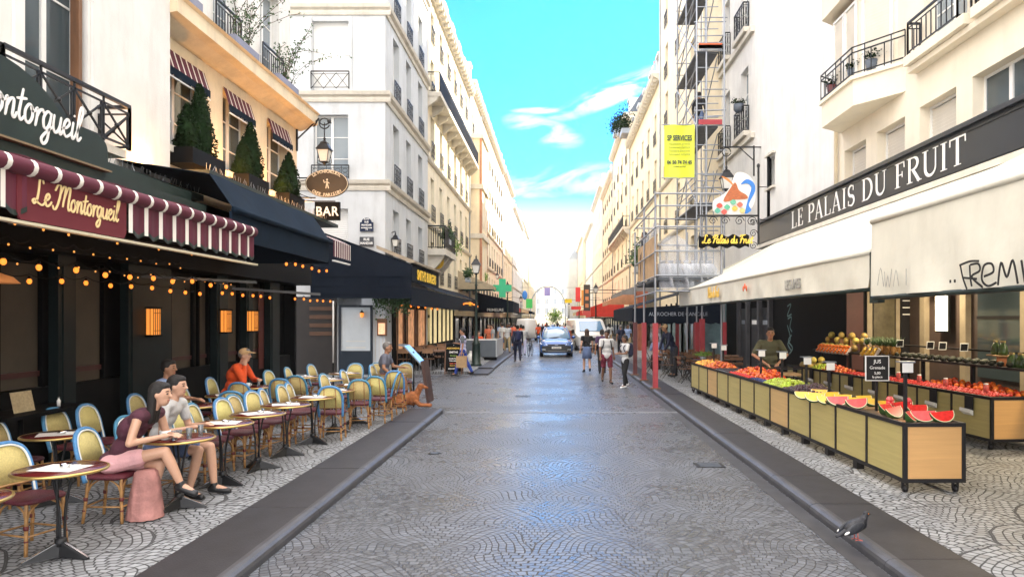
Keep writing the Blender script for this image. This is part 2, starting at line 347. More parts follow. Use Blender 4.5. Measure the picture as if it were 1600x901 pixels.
# ================================================================ THE SETTING
def root_of(p):
    while p.parent: p = p.parent
    return p
def W(th):
    m = MB(); m.M = Matrix.Translation(-Vector(th.location)); return m
_text = text
def text(txt, size, O, u, v, m, parent, name='lettering', **k):
    r = root_of(parent)
    me = text_mesh(txt, size, **k); u = Vector(u); v = Vector(v); n = u.cross(v)
    Mx = Matrix(((*u, 0), (*v, 0), (*n, 0), (0,0,0,1))).transposed(); Mx.translation = Vector(O)-Vector(r.location)
    me.transform(Mx); me.materials.clear(); me.materials.append(m)
    o = bpy.data.objects.new(name, me); COL.objects.link(o); o.parent = parent
    return o
M_road = setts('street_setts', (.098,.106,.122), .6, .07, (.21,.42), W=1.9, pitch=.069, wide=.078)
M_pave = setts('pavement_setts', (.25,.26,.27), .5, .085, (.5,.7), W=1.5, pitch=.082, wide=.088, ox=.4, oy=.3, joint=(.045,.045,.045))
M_kerb = mat('dark_kerb_granite', (.017,.016,.019), .55, var=.4, scale=5, bump=.15, bscale=60)
M_kerbl = mat('worn_kerb_edge', (.05,.051,.058), .5, var=.25, scale=5, bump=.1, bscale=60)
M_asph = mat('asphalt', (.11,.11,.115), .7, var=.12, scale=2, bump=.25, bscale=90)
KL, KR = -2.52, 2.74
def struct(n, mb, m): return mb.build(n, m, None, 'structure')
g = MB(); g.box(-400, 400, -60, 900, -1.0, -.012); struct('ground', g, M_asph)
g = MB()
g.add([(KL,-3,0),(KR,-3,0),(KR,260,0),(KL,260,0)], [(0,1,2,3)])
g.add([(-30,16.3,0),(KL,16.3,0),(KL,26.6,0),(-30,26.6,0)], [(0,1,2,3)])
struct('road', g, M_road)
PZ0 = .1   # pavement height
def pavement(name, x0, x1, y0, y1, m=None):
    g = MB(); g.box(x0, x1, y0, y1, -.3, PZ0); return struct(name, g, m or M_pave)
pavement('pavement_left', -14, -3.28, -3, 15.9)
pavement('pavement_far_left', -14, -3.2, 27.4, 260)
pavement('pavement_right', 3.42, 14, -3, 260)
def kerb(name, xe, s, y0, y1, wid, step):
    """flat dark border stones with a rounded worn nose; s = -1 when the pavement lies to the left"""
    g = MB(); g2 = MB(); y = y0; rr = random.Random(name)
    while y < y1-.2:
        y2 = min(y+step*rr.uniform(.85, 1.15), y1); a = xe+s*.115; b_ = xe+s*wid
        z = PZ0+rr.uniform(-.002, .003)
        g.box(min(a,b_), max(a,b_)-.0, y+.004, y2-.004, -.3, z)
        pr = [(xe+s*.12, -.3), (xe, -.3), (xe, z-.05), (xe+s*.012, z-.022), (xe+s*.04, z-.004), (xe+s*.075, z+.004), (xe+s*.12, z+.002)]
        if s > 0: pr = pr[::-1]
        g2.m = 0; g2.prism(pr, y+.003, y2-.003, 'y'); y = y2
    struct(name, g, M_kerb); struct(name.replace('border', 'edge'), g2, M_kerbl)
kerb('kerb_border_left', KL, -1, -3, 16.0, .76, 2.1)
kerb('kerb_border_right', KR, 1, -3, 120, .68, 1.6)
kerb('kerb_border_far_left', KL-.05, -1, 29.5, 120, .66, 1.8)
g = MB(); g.box(KL+.05, KR-.02, 16.02, 16.2, -.05, .006); struct('channel_stone_line', g, mat('channel_stone', (.15,.155,.165), .5, var=.2, scale=3))
g = MB(); g.box(KR-.20, KR-.012, -3, 60, -.05, .004); struct('gutter_right', g, mat('gutter_stone', (.04,.04,.044), .5, var=.35, scale=4))
g = MB(); g.box(-3.25, -2.55, 26.9, 29.5, -.2, .05); struct('dropped_kerb', g, M_kerb)

# ---------------------------------------------------------------- facades
def frame_window(P, a0, a1, z0, z1, wallp, kind, dep=.2):
    """one window as a part (frame) with its pane as a sub-part"""
    def bx(mb, a, b, c, d_, e, f):   # a..b along, c..d up, e..f depth
        mb.add([P(a,c,e),P(b,c,e),P(b,c,f),P(a,c,f),P(a,d_,e),P(b,d_,e),P(b,d_,f),P(a,d_,f)], [(0,3,2,1),(4,5,6,7),(0,1,5,4),(1,2,6,5),(2,3,7,6),(3,0,4,7)])
    off = -Vector(root_of(wallp).location); fm = MB(); fm.M = Matrix.Translation(off)
    t = .055; e, f = -dep-.05, -dep
    for (a, b, c, d_) in ((a0,a0+t,z0,z1),(a1-t,a1,z0,z1),(a0+t,a1-t,z0,z0+t),(a0+t,a1-t,z1-t,z1)): bx(fm, a, b, c, d_, e, f)
    pm = MB(); pm.M = fm.M
    if kind in ('roller', 'louvre'):
        fr = fm.build('window_frame', M_frame, wallp)
        st = .07; z = z0+t
        while z < z1-t-.01:
            zz = min(z+st, z1-t); pm.add([P(a0+t,z,e+.01),P(a1-t,z,e+.01),P(a1-t,zz-.012,e+.03),P(a0+t,zz-.012,e+.03),P(a1-t,zz,e+.01),P(a0+t,zz,e+.01)], [(0,1,2,3),(3,2,4,5)]); z = zz
        pm.build('shutter', M_roller if kind == 'roller' else M_frame, fr)
        return fr
    if kind == 'blank':
        fr = fm.build('window_frame', M_frame, wallp); bx(pm, a0+t, a1-t, z0+t, z1-t, e+.02, e+.035); pm.build('shutter_panel', M_frame, fr); return fr
    am = (a0+a1)/2
    bx(fm, am-.045, am+.045, z0+t, z1-t, e+.005, f+.01)
    n = 3 if z1-z0 > 1.7 else 2
    for k in range(1, n):
        z = z0+(z1-z0)*k/n
        bx(fm, a0+t, am-.045, z-.014, z+.014, e+.02, f-.005); bx(fm, am+.045, a1-t, z-.014, z+.014, e+.02, f-.005)
    fr = fm.build('window_frame', M_frame, wallp)
    bx(pm, a0+t, a1-t, z0+t, z1-t, e+.022, e+.03); pm.build('pane', M_glassb if kind == 'pale' else M_glass, fr)
    return fr
def facade(b, O, u, n, Lh, H, ops, wm, block=8.0, name='wall', dep=.2, thick=.34, z_base=0, surround=None):
    """front wall with real openings, reveals and the mass of the house behind"""
    O = Vector((O[0], O[1], 0)); u = Vector((u[0],u[1],0)); n = Vector((n[0],n[1],0))
    def P(a, z, d): return O+u*a+n*d+Vector((0,0,z))
    mb = W(b); xs = sorted({0, Lh, *[o[0] for o in ops], *[o[1] for o in ops]}); zs = sorted({z_base, H, *[o[2] for o in ops], *[o[3] for o in ops]})
    flip = u.cross(n).z < 0
    def q(vs): mb.add(vs, [(0,1,2,3) if not flip else (3,2,1,0)])
    for i in range(len(xs)-1):
        run = None
        for k in range(len(zs)-1):
            ca, cz = (xs[i]+xs[i+1])/2, (zs[k]+zs[k+1])/2
            hole = any(o[0] < ca < o[1] and o[2] < cz < o[3] for o in ops)
            if not hole: q([P(xs[i+1],zs[k],0),P(xs[i],zs[k],0),P(xs[i],zs[k+1],0),P(xs[i+1],zs[k+1],0)])
    for (a0,a1,z0,z1,*_) in ops:
        q([P(a0,z0,0),P(a0,z0,-thick),P(a0,z1,-thick),P(a0,z1,0)]); q([P(a1,z0,-thick),P(a1,z0,0),P(a1,z1,0),P(a1,z1,-thick)])
        q([P(a0,z0,0),P(a1,z0,0),P(a1,z0,-thick),P(a0,z0,-thick)]); q([P(a0,z1,-thick),P(a1,z1,-thick),P(a1,z1,0),P(a0,z1,0)])
    # ends, top and mass
    q([P(0,z_base,0),P(0,z_base,-thick),P(0,H,-thick),P(0,H,0)][::-1]); q([P(Lh,z_base,-thick),P(Lh,z_base,0),P(Lh,H,0),P(Lh,H,-thick)][::-1]); q([P(0,H,0),P(Lh,H,0),P(Lh,H,-thick),P(0,H,-thick)])
    c = [P(0,z_base,-thick),P(Lh,z_base,-thick),P(Lh,z_base,-block),P(0,z_base,-block),P(0,H,-thick),P(Lh,H,-thick),P(Lh,H,-block),P(0,H,-block)]
    mb.add(c, [(0,3,2,1),(4,5,6,7),(0,1,5,4),(1,2,6,5),(2,3,7,6),(3,0,4,7)])
    wp = mb.build(name, wm, b)
    for o in ops:
        if len(o) > 4 and o[4]: frame_window(P, *o[:4], b, o[4], dep)
    return wp, P
def cornice(b, P, a0, a1, z, prof, m, name='cornice', ret=0):
    """profile = [(depth, dz)...] run along the facade"""
    mb = W(b); pr = [(0,prof[0][1])]+list(prof)+[(0,prof[-1][1])]; n = len(pr)
    mb.add([P(a0-(0 if not ret else 0),z+h,dd) for dd,h in pr]+[P(a1,z+h,dd) for dd,h in pr], [tuple(range(n)), tuple(range(2*n-1,n-1,-1))]+[(i,n+i,n+(i+1)%n,(i+1)%n) for i in range(n)])
    return mb.build(name, m, b)
def railing(b, P, a0, a1, z0, z1, d, style='bars', ends=True, step=.12, w=.018, name='balcony_railing', m=None):
    mb = W(b)
    def seg(p, q, pa=None):
        Lq = (q-p).length; n = max(2, int(Lq/step)); hz_ = Vector((0,0,z1-z0))
        mb.bar(p+hz_, q+hz_, w*2.2); mb.bar(p+Vector((0,0,.05)), q+Vector((0,0,.05)), w*1.2); mb.bar(p+hz_-Vector((0,0,.1)), q+hz_-Vector((0,0,.1)), w)
        mb.bar(p, p+hz_, w*1.6); mb.bar(q, q+hz_, w*1.6)
        if style == 'bars':
            for k in range(1, n): c = p.lerp(q, k/n); mb.bar(c+Vector((0,0,.05)), c+hz_-Vector((0,0,.1)), w)
        elif style == 'cross':
            n = max(1, round(Lq/.55))
            for k in range(n):
                a_ = p.lerp(q, k/n); c = p.lerp(q, (k+1)/n); lo = Vector((0,0,.06)); hi = hz_-Vector((0,0,.11))
                mb.bar(a_+lo, c+hi, w); mb.bar(a_+hi, c+lo, w); mb.bar(c, c+hz_, w); mb.bar(c.lerp(a_,.09), c.lerp(a_,.09)+hi, w)
                mid = a_.lerp(c,.5)+(lo+hi)*.5; mb.ell(mid, (.035,.035,.035), 8, 6)
        elif style == 'lattice':
            n = 3
            for k in range(n):
                a_ = p.lerp(q, k/n); c = p.lerp(q, (k+1)/n); hi = hz_-Vector((0,0,.05))
                mb.bar(a_, c+hi, w); mb.bar(a_+hi, c, w)
        elif style == 'scroll':
            n = max(2, round(Lq/.3))
            for k in range(n):
                c0 = p.lerp(q, k/n); c1 = p.lerp(q, (k+1)/n); e = (c1-c0); hh = (z1-z0-.15)
                mb.bar(c1, c1+hz_, w)
                cc = c0+e*.5+Vector((0,0,.05+hh*.5))
                for sgn in (1,-1):
                    mb.tube([cc+e*.38*math.cos(t)*(.9)+Vector((0,0,sgn*hh*.24+hh*.22*math.sin(t))) for t in [i*math.pi/4 for i in range(8)]], w*.45, 4, True)
    A, B_ = P(a0,z0,d), P(a1,z0,d)
    seg(A, B_)
    if ends and d > .15: seg(P(a0,z0,0.02), A); seg(B_, P(a1,z0,0.02))
    return mb.build(name, m or M_iron, b)
def slab(b, P, a0, a1, z0, z1, d, m, name='balcony_slab', d0=0.003):
    mb = W(b); c = [P(a0,z0,d0),P(a1,z0,d0),P(a1,z0,d),P(a0,z0,d),P(a0,z1,d0),P(a1,z1,d0),P(a1,z1,d),P(a0,z1,d)]
    mb.add(c, [(0,3,2,1),(4,5,6,7),(0,1,5,4),(1,2,6,5),(2,3,7,6),(3,0,4,7)]); return mb.build(name, m, b)
def mansard(b, P, Lh, H, top, m, dorm=3, back=8, inset=1.6, front=.0):
    mb = W(b); T = top
    c = [P(0,H,front),P(Lh,H,front),P(Lh,T,-inset),P(0,T,-inset),P(0,H,-back),P(Lh,H,-back),P(Lh,T+.8,-back),P(0,T+.8,-back)]
    mb.add(c, [(0,1,2,3),(3,2,6,7),(1,5,6,2),(4,0,3,7),(5,4,7,6)])
    rf = mb.build('roof', m, b)
    for k in range(dorm):
        a = Lh*(k+.5)/dorm; dm = W(b); hw = .55; z0 = H+.25; z1 = z0+1.35
        f = front-inset*.25/(T-H)-.02
        def bx(mb_, a_, b_, c_, d_, e, g_): mb_.add([P(a_,c_,e),P(b_,c_,e),P(b_,c_,g_),P(a_,c_,g_),P(a_,d_,e),P(b_,d_,e),P(b_,d_,g_),P(a_,d_,g_)], [(0,3,2,1),(4,5,6,7),(0,1,5,4),(1,2,6,5),(2,3,7,6),(3,0,4,7)])
        bx(dm, a-hw, a-hw+.14, z0, z1, -1.5, f); bx(dm, a+hw-.14, a+hw, z0, z1, -1.5, f); bx(dm, a-hw-.06, a+hw+.06, z1, z1+.16, -1.9, f+.08)
        bx(dm, a-hw+.14, a+hw-.14, z0, z0+.1, -1.5, f)
        do = dm.build('dormer', M_frame, rf); pm = W(b); bx(pm, a-hw+.14, a+hw-.14, z0+.1, z1, -1.4, f-.12); pm.build('dormer_pane', M_glass, do) if False else pm.build('dormer_pane', M_glass, rf)
    return rf
M_pot = mat('chimney_pot_terracotta', (.45,.20,.12), .8, var=.15)
def chimney(b, P, a, z, d, wd=.7, ln=2.2, h=2.2, rf=None):
    mb = W(b); c = [P(a-wd/2,z,d),P(a+wd/2,z,d),P(a+wd/2,z,d-ln),P(a-wd/2,z,d-ln)]; t = Vector((0,0,h)); mb.add(c+[p+t for p in c], [(0,3,2,1),(4,5,6,7),(0,1,5,4),(1,2,6,5),(2,3,7,6),(3,0,4,7)])
    ch = mb.build('chimney', [M_cream], rf or b); pm = W(b)
    for k in range(5):
        p = P(a, z+h, d-ln*(k+.5)/5); pm.lathe([(.11,0),(.09,.4),(.12,.42),(.12,.48),(.08,.48)], 8, p)
    pm.build('chimney_pots', M_pot, rf or b)
def auto_ops(Lh, floors, bays, ww, kind='glass', margin=.9):
    r = []; sp_ = (Lh-2*margin)/bays
    for (z0, z1) in floors:
        for k in range(bays):
            a = margin+sp_*(k+.5); r.append((a-ww/2, a+ww/2, z0, z1, kind))
    return r

# ---- LEFT 0: white house with the iron balcony, nearest on the left
def bld(name, x, y, label): return thing(name, (x, y, 0), label, 'building', 'houses lining the street')
b = bld('corner_house', -6.6, 2, 'white plastered house at the left edge with a black iron balcony above the cafe sign')
# facade runs along +Y, outward normal +X
ops = [(6.9,8.1,4.45,7.4,'glass'), (2.6,3.8,4.45,7.4,'glass'), (6.9,8.1,8.6,11.2,'glass'), (2.6,3.8,8.6,11.2,'glass'), (6.9,8.1,12,14.3,'glass')]
wp, P = facade(b, (-6.6, 2), (0,1), (1,0), 10.25, 19, ops, M_white, z_base=3.9)
for (a0,a1,z0,z1,_) in ops[:2]:
    railing(b, P, a0-1.0, a1+.15, 4.5, 5.12, .5, 'cross', w=.022); slab(b, P, a0-.9, a1+.1, 4.38, 4.49, .48, M_stone, 'balcony_ledge')
    mb = W(b)   # open brown inner shutter and window mouldings
    for (aa, ww) in ((a1-.16, .07),): mb.add([P(aa,z0,-.14),P(aa+ww,z0,-.14),P(aa+ww,z0,-.02),P(aa,z0,-.02),P(aa,z1,-.14),P(aa+ww,z1,-.14),P(aa+ww,z1,-.02),P(aa,z1,-.02)], [(0,3,2,1),(4,5,6,7),(0,1,5,4),(1,2,6,5),(2,3,7,6),(3,0,4,7)])
    mb.build('open_shutter', M_wood, b)
    for (x0_, x1_) in ((a0-.22,a0-.06),(a1+.06,a1+.22)): slab(b, P, x0_, x1_, z0, z1+.2, .05, M_white, 'window_moulding')
cornice(b, P, 0, 10.25, 7.9, [(.1,0),(.16,.1),(.2,.25)], M_white, 'string_course')

# ---- LEFT 1: ochre cafe house with topiary windows
b = bld('cafe_house', -7, 12.25, 'ochre rendered cafe house with three topiary windows below a deep cornice')
ops = [(.45,1.95,5.2,6.95,'glass'), (2.8,4.1,5.2,6.95,'glass'), (5.1,6.4,5.2,6.95,'glass')]
wp, P = facade(b, (-7, 12.25), (0,1), (1,0), 7.1, 7.35, ops, M_ochre, z_base=3.9, block=5.6)
cornice(b, P, 0, 7.25, 7.2, [(.08,0),(.2,.05),(.34,.12),(.52,.16),(.52,.42),(.58,.46)], M_ochre)
ops2 = [(.3,1.4,7.95,10.4,'pale'), (2.9,4.0,7.95,10.4,'pale'), (5.3,6.5,7.95,10.4,'pale')]+[(a,a+1.1,11.4,13.6,'pale') for a in (.3,2.9,5.4)]+[(a,a+1.1,14.6,16.6,'pale') for a in (.3,2.9,5.4)]
wp2, P2 = facade(b, (-7.25, 12.25), (0,1), (1,0), 7.3, 18, ops2, M_white, z_base=7.68, name='upper_wall', block=5.4)
for (a0,a1,z0,z1,_) in ops2: railing(b, P2, a0-.05, a1+.05, z0+.02, z0+.9, .09, 'bars', False)
for (a0,a1,z0,z1,_) in ops: slab(b, P, a0-.08, a1+.08, z0-.12, z0, .16, M_stone, 'window_sill')
CAFE_P, CAFE_OPS, CAFE_P2, CAFE_B = P, ops, P2, b

# ---- LEFT 2: pale grey corner house across the side street
b = bld('grey_corner_house', -6.2, 26, 'pale grey corner house with stone string courses facing the side street')
X2 = -6.2
floorsF = [(3.9,6.3),(7.15,9.55),(10.35,12.9),(13.7,15.9)]
opsS = []
for (z0,z1) in [(4.45,6.25),(7.2,9.5),(10.4,12.8),(13.6,15.8)]:
    for c_ in (1.4, 3.75, 6.35): opsS.append((c_-.5, c_+.5, z0, z1, 'glass'))
wp, P = facade(b, (X2, 26.36), (0,1), (1,0), 8.24, 17.2, opsS, M_grey, z_base=2.905, block=8)
for o in opsS: railing(b, P, o[0]-.03, o[1]+.03, o[2]+.02, o[2]+.75, .07, 'scroll', False)
opsF = [(1.32,2.65,10.4,12.9,'blank'),(1.35,2.6,7.15,9.5,'pale'),(1.35,2.6,3.9,6.1,'louvre'),(1.35,2.6,13.8,15.9,'pale'),(4.4,5.6,10.4,12.9,'pale'),(4.4,5.6,7.15,9.5,'pale')]
wpF, PF = facade(b, (X2, 26), (-1,0), (0,-1), 8.0, 17.2, opsF, M_grey, z_base=2.905, name='side_wall', block=.35)
railing(b, PF, 1.3, 2.67, 10.42, 11.05, .07, 'lattice', False); railing(b, PF, 1.3, 2.65, 7.17, 7.65, .08, 'scroll', False)
mb = W(b)
for (s0, s1) in ((1.2,1.31),(2.66,2.77)): mb.add([PF(s0,10.35,.003),PF(s1,10.35,.003),PF(s1,10.35,.05),PF(s0,10.35,.05),PF(s0,13.05,.003),PF(s1,13.05,.003),PF(s1,13.05,.05),PF(s0,13.05,.05)], [(0,3,2,1),(4,5,6,7),(0,1,5,4),(1,2,6,5),(2,3,7,6),(3,0,4,7)])
mb.build('window_moulding', M_grey, b)
for z in (6.75, 9.95, 13.1, 16.9):
    pr = [(.05,0),(.08,.1),(.05,.18),(.16,.24),(.2,.36)]
    cornice(b, P, -.36, 8.24, z, pr, M_stone, 'string_course'); cornice(b, PF, -.2, 8.0, z+.001, pr, M_stone, 'string_course')
rf = mansard(b, P, 8.24, 17.2, 20, M_slate, 3, back=8, inset=1.3)
# ground floor of the corner house: white panelled corner with a blue door
mb = W(b); mb.box(-7.05, -6.2, 26.0, 34.6, 0, 2.9); mb.box(-14.2, -7.9, 26.0, 27, 0, 2.9); mb.box(-14.2, -7.05, 26.6, 34.6, 0, 2.9)
mb.build('ground_floor_wall', mat('white_panelling', (.62,.66,.70), .5, var=.04), b)
mb = W(b)
for (x0,x1,z0,z1) in ((-7.85,-7.78,.1,2.6),(-6.72,-6.64,.1,2.6),(-7.78,-6.72,2.52,2.6),(-7.78,-6.72,.1,.95)): mb.box(x0,x1,25.9,25.98,z0,z1)
mb.build('door_surround', mat('blue_black_paint', (.014,.022,.034), .4, var=.1), b)
mb = W(b); mb.box(-7.78,-6.72,25.93,25.965,.95,2.52); mb.build('door_panel', mat('frosted_panel', (.50,.55,.58), .5, var=.05), b)
mb = W(b); mb.box(-7.6,-6.9,25.925,25.93,1.05,1.08); mb.box(-7.6,-6.9,25.925,25.93,1.28,1.30); mb.build('panel_groove', M_roller, b)
mb = W(b)
for x in (-6.55,-6.42,-6.29): mb.box(x-.006,x+.006,25.99,26.0,.3,2.7)
mb.build('wall_groove', M_stone, b)
mb = W(b); mb.box(-9.4,-7.95,25.9,26.05,.1,2.9); mb.build('brown_shopfront', mat('dark_brown_paint', (.012,.008,.006), .5, var=.3), b)
mb = W(b)
for z in (1.5,1.8,2.1,2.4): mb.box(-8.9,-8.0,25.85,25.89,z,z+.14)
mb.build('shopfront_shelf', mat('shelf_brown_wood', (.08,.035,.015), .5, var=.2), b)  # one plain brown for the shelf boards

# ---- further left: sunlit limestone houses
def row_house(name, side, xf, y0, y1, H, top, floors, bays, wm, label, ww=1.0, roofm=None, kind='pale', rail='scroll', balc=(), brick=False, chim=True, dorm=None, z_base=2.8, corn=True, cm=None):
    s = 1 if side == 'L' else -1
    b = bld(name, xf, y0, label); Lh = y1-y0
    ops = auto_ops(Lh, floors, bays, ww, kind, .5)
    wp, P = facade(b, (xf, y0), (0,1), (s,0), Lh, H, ops, wm, z_base=z_base, block=9)
    ms = {o[2] for o in ops}
    far = y0 > 62
    if not far or bays <= 5:
        for o in ops: railing(b, P, o[0]-.02, o[1]+.02, o[2]+.02, o[2]+.8, .07, rail if not far else 'bars', False, step=.16)
    for (z, dd) in balc:
        slab(b, P, .1, Lh-.1, z-.22, z, dd, M_stone)
        railing(b, P, .15, Lh-.15, z+.01, z+.95, dd-.05, 'bars', True, step=.16, w=.022)
        n = int(Lh/1.6)
        for k in range(n+1):
            a = .25+(Lh-.5)*k/n; mb = W(b); mb.add([P(a-.12,z-.22,0),P(a+.12,z-.22,0),P(a+.12,z-.22,dd*.85),P(a-.12,z-.22,dd*.85),P(a-.12,z-.75,0),P(a+.12,z-.75,0),P(a+.12,z-.42,dd*.7),P(a-.12,z-.42,dd*.7)], [(0,1,2,3),(4,7,6,5),(0,4,5,1),(1,5,6,2),(2,6,7,3),(3,7,4,0)]); mb.build('balcony_bracket', M_stone, b)
    if corn:
        cornice(b, P, 0, Lh, H-.45, [(.12,0),(.18,.12),(.42,.22),(.5,.42)], cm or M_stone)
        if not far:
            n = int(Lh/.75); first = None
            for k in range(n):
                a = (k+.5)*Lh/n; c = P(a, H-.36, .26)-Vector(b.location)
                if first is None: mb = MB(); mb.cbox((0,0,0), (.26,.2,.2)); o = first = mb.build('cornice_bracket', cm or M_stone, b)
                else: o = first.copy(); COL.objects.link(o)
                o.location = c
        for z in sorted(ms)[1:3]: cornice(b, P, 0, Lh, z-.4, [(.05,0),(.12,.1),(.14,.2)], cm or M_stone, 'string_course')
    mb = W(b); mb.tube([(xf+s*.06,y1-.2,z_base),(xf+s*.06,y1-.2,H-.5)], .05, 6); mb.build('downpipe', M_zinc, b)
    rf = mansard(b, P, Lh, H, top, roofm or M_zinc, bays if dorm is None else dorm, inset=1.5)
    if chim:
        chimney(b, P, .4, top-.6, -2.0, rf=rf); chimney(b, P, Lh-.4, top-.6, -4.0, rf=rf)
    # ground floor set back a little, dark shopfront between piers
    mb = W(b); xi = xf-s*.25
    mb.box(min(xi, xi-s*8), max(xi, xi-s*8), y0, y1, 0, z_base); mb.build('ground_floor', wm, b)
    n = max(2, int(Lh/3.2)); mb = W(b); gm = W(b)
    for k in range(n):
        a = y0+Lh*(k+.12)/n; c = y0+Lh*(k+.88)/n; x = xf-s*.2
        gm.box(min(x,x+s*.03), max(x,x+s*.03), a+.08, c-.08, .55, z_base-.65)
        for (p0,p1,q0,q1) in ((a,a+.08,.1,z_base-.5),(c-.08,c,.1,z_base-.5),(a+.08,c-.08,z_base-.65,z_base-.5),(a+.08,c-.08,.1,.55)): mb.box(min(x,x+s*.1), max(x,x+s*.1), p0, p1, q0, q1)
    mb.build('shopfront', M_black if side == 'L' else M_green, b); gm.build('shop_window', M_glass, b)
    return b, P, rf
f4 = [(3.9,6.0),(7.0,9.2),(10.2,12.3),(13.2,15.2),(16.0,17.6)]
b3, P3, _ = row_house('cream_stone_house', 'L', -6.3, 34.6, 52, 18.6, 21.5, f4, 6, M_warm, 'sunlit cream stone house with a bracketed corner balcony, just past the grey corner house', balc=((13.1,.7),))
# corner balcony with black iron on big brackets
slab(b3, P3, .1, 3.6, 5.2, 5.5, .95, M_stone, 'stone_balcony'); railing(b3, P3, .15, 3.5, 5.52, 6.6, .9, 'bars', True, step=.1, w=.03)
for a in (.5, 1.8, 3.1):
    mb = W(b3); mb.add([P3(a-.14,5.2,0),P3(a+.14,5.2,0),P3(a+.14,5.2,.85),P3(a-.14,5.2,.85),P3(a-.14,4.2,0),P3(a+.14,4.2,0),P3(a+.14,4.8,.6),P3(a-.14,4.8,.6)], [(0,1,2,3),(4,7,6,5),(0,4,5,1),(1,5,6,2),(2,6,7,3),(3,7,4,0)])
    mb.build('balcony_bracket', M_stone, b3)
b4, P4, _ = row_house('brick_oriel_house', 'L', -6.3, 52, 60, 19.5, 22.5, f4, 2, M_cream, 'cream house with a brick-edged oriel bay on the left, behind the pharmacy cross', roofm=M_slate)
slab(b4, P4, .6, 4.6, 4.6, 15.6, .85, M_cream, 'oriel_bay'); slab(b4, P4, .45, .6, 4.6, 15.6, .87, M_brick, 'brick_quoin', d0=.70); slab(b4, P4, .5, .6, 4.6, 15.6, .69, M_cream, 'bay_side', d0=.0031); slab(b4, P4, 4.6, 4.78, 4.6, 15.6, .87, M_brick, 'brick_quoin', d0=.6)
for z in (4.6, 8.2, 11.8, 15.5): slab(b4, P4, .35, 4.9, z-.2, z+.14, 1.0, M_stone, 'oriel_ledge')
_P = P4
for (z0,z1) in ((5.3,7.6),(8.9,11.2),(12.4,14.9)):
    frame_window(lambda a,z,d_: P4(a,z,d_+1.05), .9, 2.5, z0, z1, b4, 'pale'); frame_window(lambda a,z,d_: P4(a,z,d_+1.05), 2.7, 4.3, z0, z1, b4, 'pale')
    mb = W(b4)   # bay side facing the camera
    mb.box(-6.0,-5.6,51.9+.65,52.6-.02,z0,z1); mb.build('bay_side_pane', M_glassb, b4)
row_house('long_cornice_house', 'L', -6.3, 60, 84, 19.5, 22.4, f4, 8, M_warm, 'long cream house with a strong cornice beyond the oriel bay, left side', chim=True)
row_house('pale_row_house', 'L', -6.4, 84, 104, 20, 23.5, f4, 6, M_cream, 'pale row house far down the left side with slate mansard', roofm=M_slate)
row_house('white_row_house', 'L', -6.3, 104, 132, 18.5, 22, f4, 7, M_white, 'white row house far down the left side')
row_house('narrow_stone_house', 'L', -6.5, 132, 165, 20.5, 24, f4, 8, M_warm, 'distant stone house second from the end on the left side', chim=False)
row_house('end_house', 'L', -6.2, 165, 215, 18.5, 21, f4, 10, M_cream, 'last distant house on the left side', chim=False, corn=False)

# ---- RIGHT 0: cream modern house with bay and roller shutters over the fruit shop
b = bld('fruit_shop_house', 7.2, -2, 'cream modern house with angular bays and roller shutters above the fruit shop')
def yy(a, c, z0, z1, k): return (a+2, c+2, z0, z1, k)
ops = [yy(16.66,17.9,4.9,6.28,'roller'),yy(14.8,16.1,4.9,6.28,'roller'),yy(12.9,14.2,4.9,6.28,'roller'),yy(10.9,12.4,4.9,6.28,'glass'),yy(8.4,9.9,4.9,6.28,'glass')]
ops += [yy(12.55,14.0,7.3,9.3,'pale'), yy(10.3,11.7,7.3,9.3,'pale')]
for z in (9.9, 12.5, 15.1): ops += [yy(12.55,14.0,z,z+2,'roller'), yy(10.3,11.7,z,z+2,'pale')]
wp, P = facade(b, (7.2, -2), (0,1), (-1,0), 20.35, 18.5, ops, mat('cream_stucco', (.73,.66,.53), .85, var=.06, scale=1.3, bump=.12, bscale=25, dirt=.18), z_base=4.3, block=.9)
M_stucco = MATS['cream_stucco']
def bay(b, z0, first):
    # polygon in plan (x, y)
    pl = [(7.203,18.1),(6.52,17.6),(6.52,15.75),(7.203,14.75)]
    mb = W(b); mb.prism(pl, z0, z0+.56); mb.prism([(7.203,18.14),(6.46,17.64),(6.46,15.72),(7.203,14.68)], z0+.56, z0+.64); mb.build('balcony_base', M_stucco, b)
    if z0 < 12:
        mb = W(b)
        q = [Vector((7.18,18.1,0)),Vector((6.5,17.6,0)),Vector((6.5,15.75,0)),Vector((7.18,14.75,0))]
        for p_, r_ in zip(q, q[1:]):
            p_ = p_+Vector((0,0,z0+.65)); r_ = r_+Vector((0,0,z0+.65)); n = int((r_-p_).length/.16)+1
            for h in (.05,.5,.62): mb.bar(p_+Vector((0,0,h)), r_+Vector((0,0,h)), .025)
            for k in range(n+1):
                if k % 3 != 1: c_ = p_.lerp(r_, k/n); mb.bar(c_, c_+Vector((0,0,.5 if k % 2 else .62)), .018)
        mb.build('balcony_railing', M_iron, b)
        mb = W(b); mb.prism([(7.203,17.9),(6.75,17.45),(6.75,15.9),(7.203,15.1)], z0+.64, z0+2.5); mb.build('bay_wall', M_stucco, b)
        def PB(o, q2, dd): 
            o = Vector((*o,0)); q2 = Vector((*q2,0)); u_ = (q2-o).normalized(); n_ = Vector((-u_.y,u_.x,0))
            if n_.x > 0: n_ = -n_
            return (lambda a,z,d_: o+u_*a+n_*(d_+dd)+Vector((0,0,z))), (q2-o).length
        f, Lb = PB((6.75,17.4),(6.75,15.95),.26); frame_window(f, .08, Lb/2-.03, z0+.7, z0+2.45, b, 'roller'); frame_window(f, Lb/2+.03, Lb-.08, z0+.7, z0+2.45, b, 'roller')
        f, Lb = PB((6.75,15.9),(7.203,15.1),.26); frame_window(f, .08, Lb-.1, z0+.7, z0+2.45, b, 'roller')
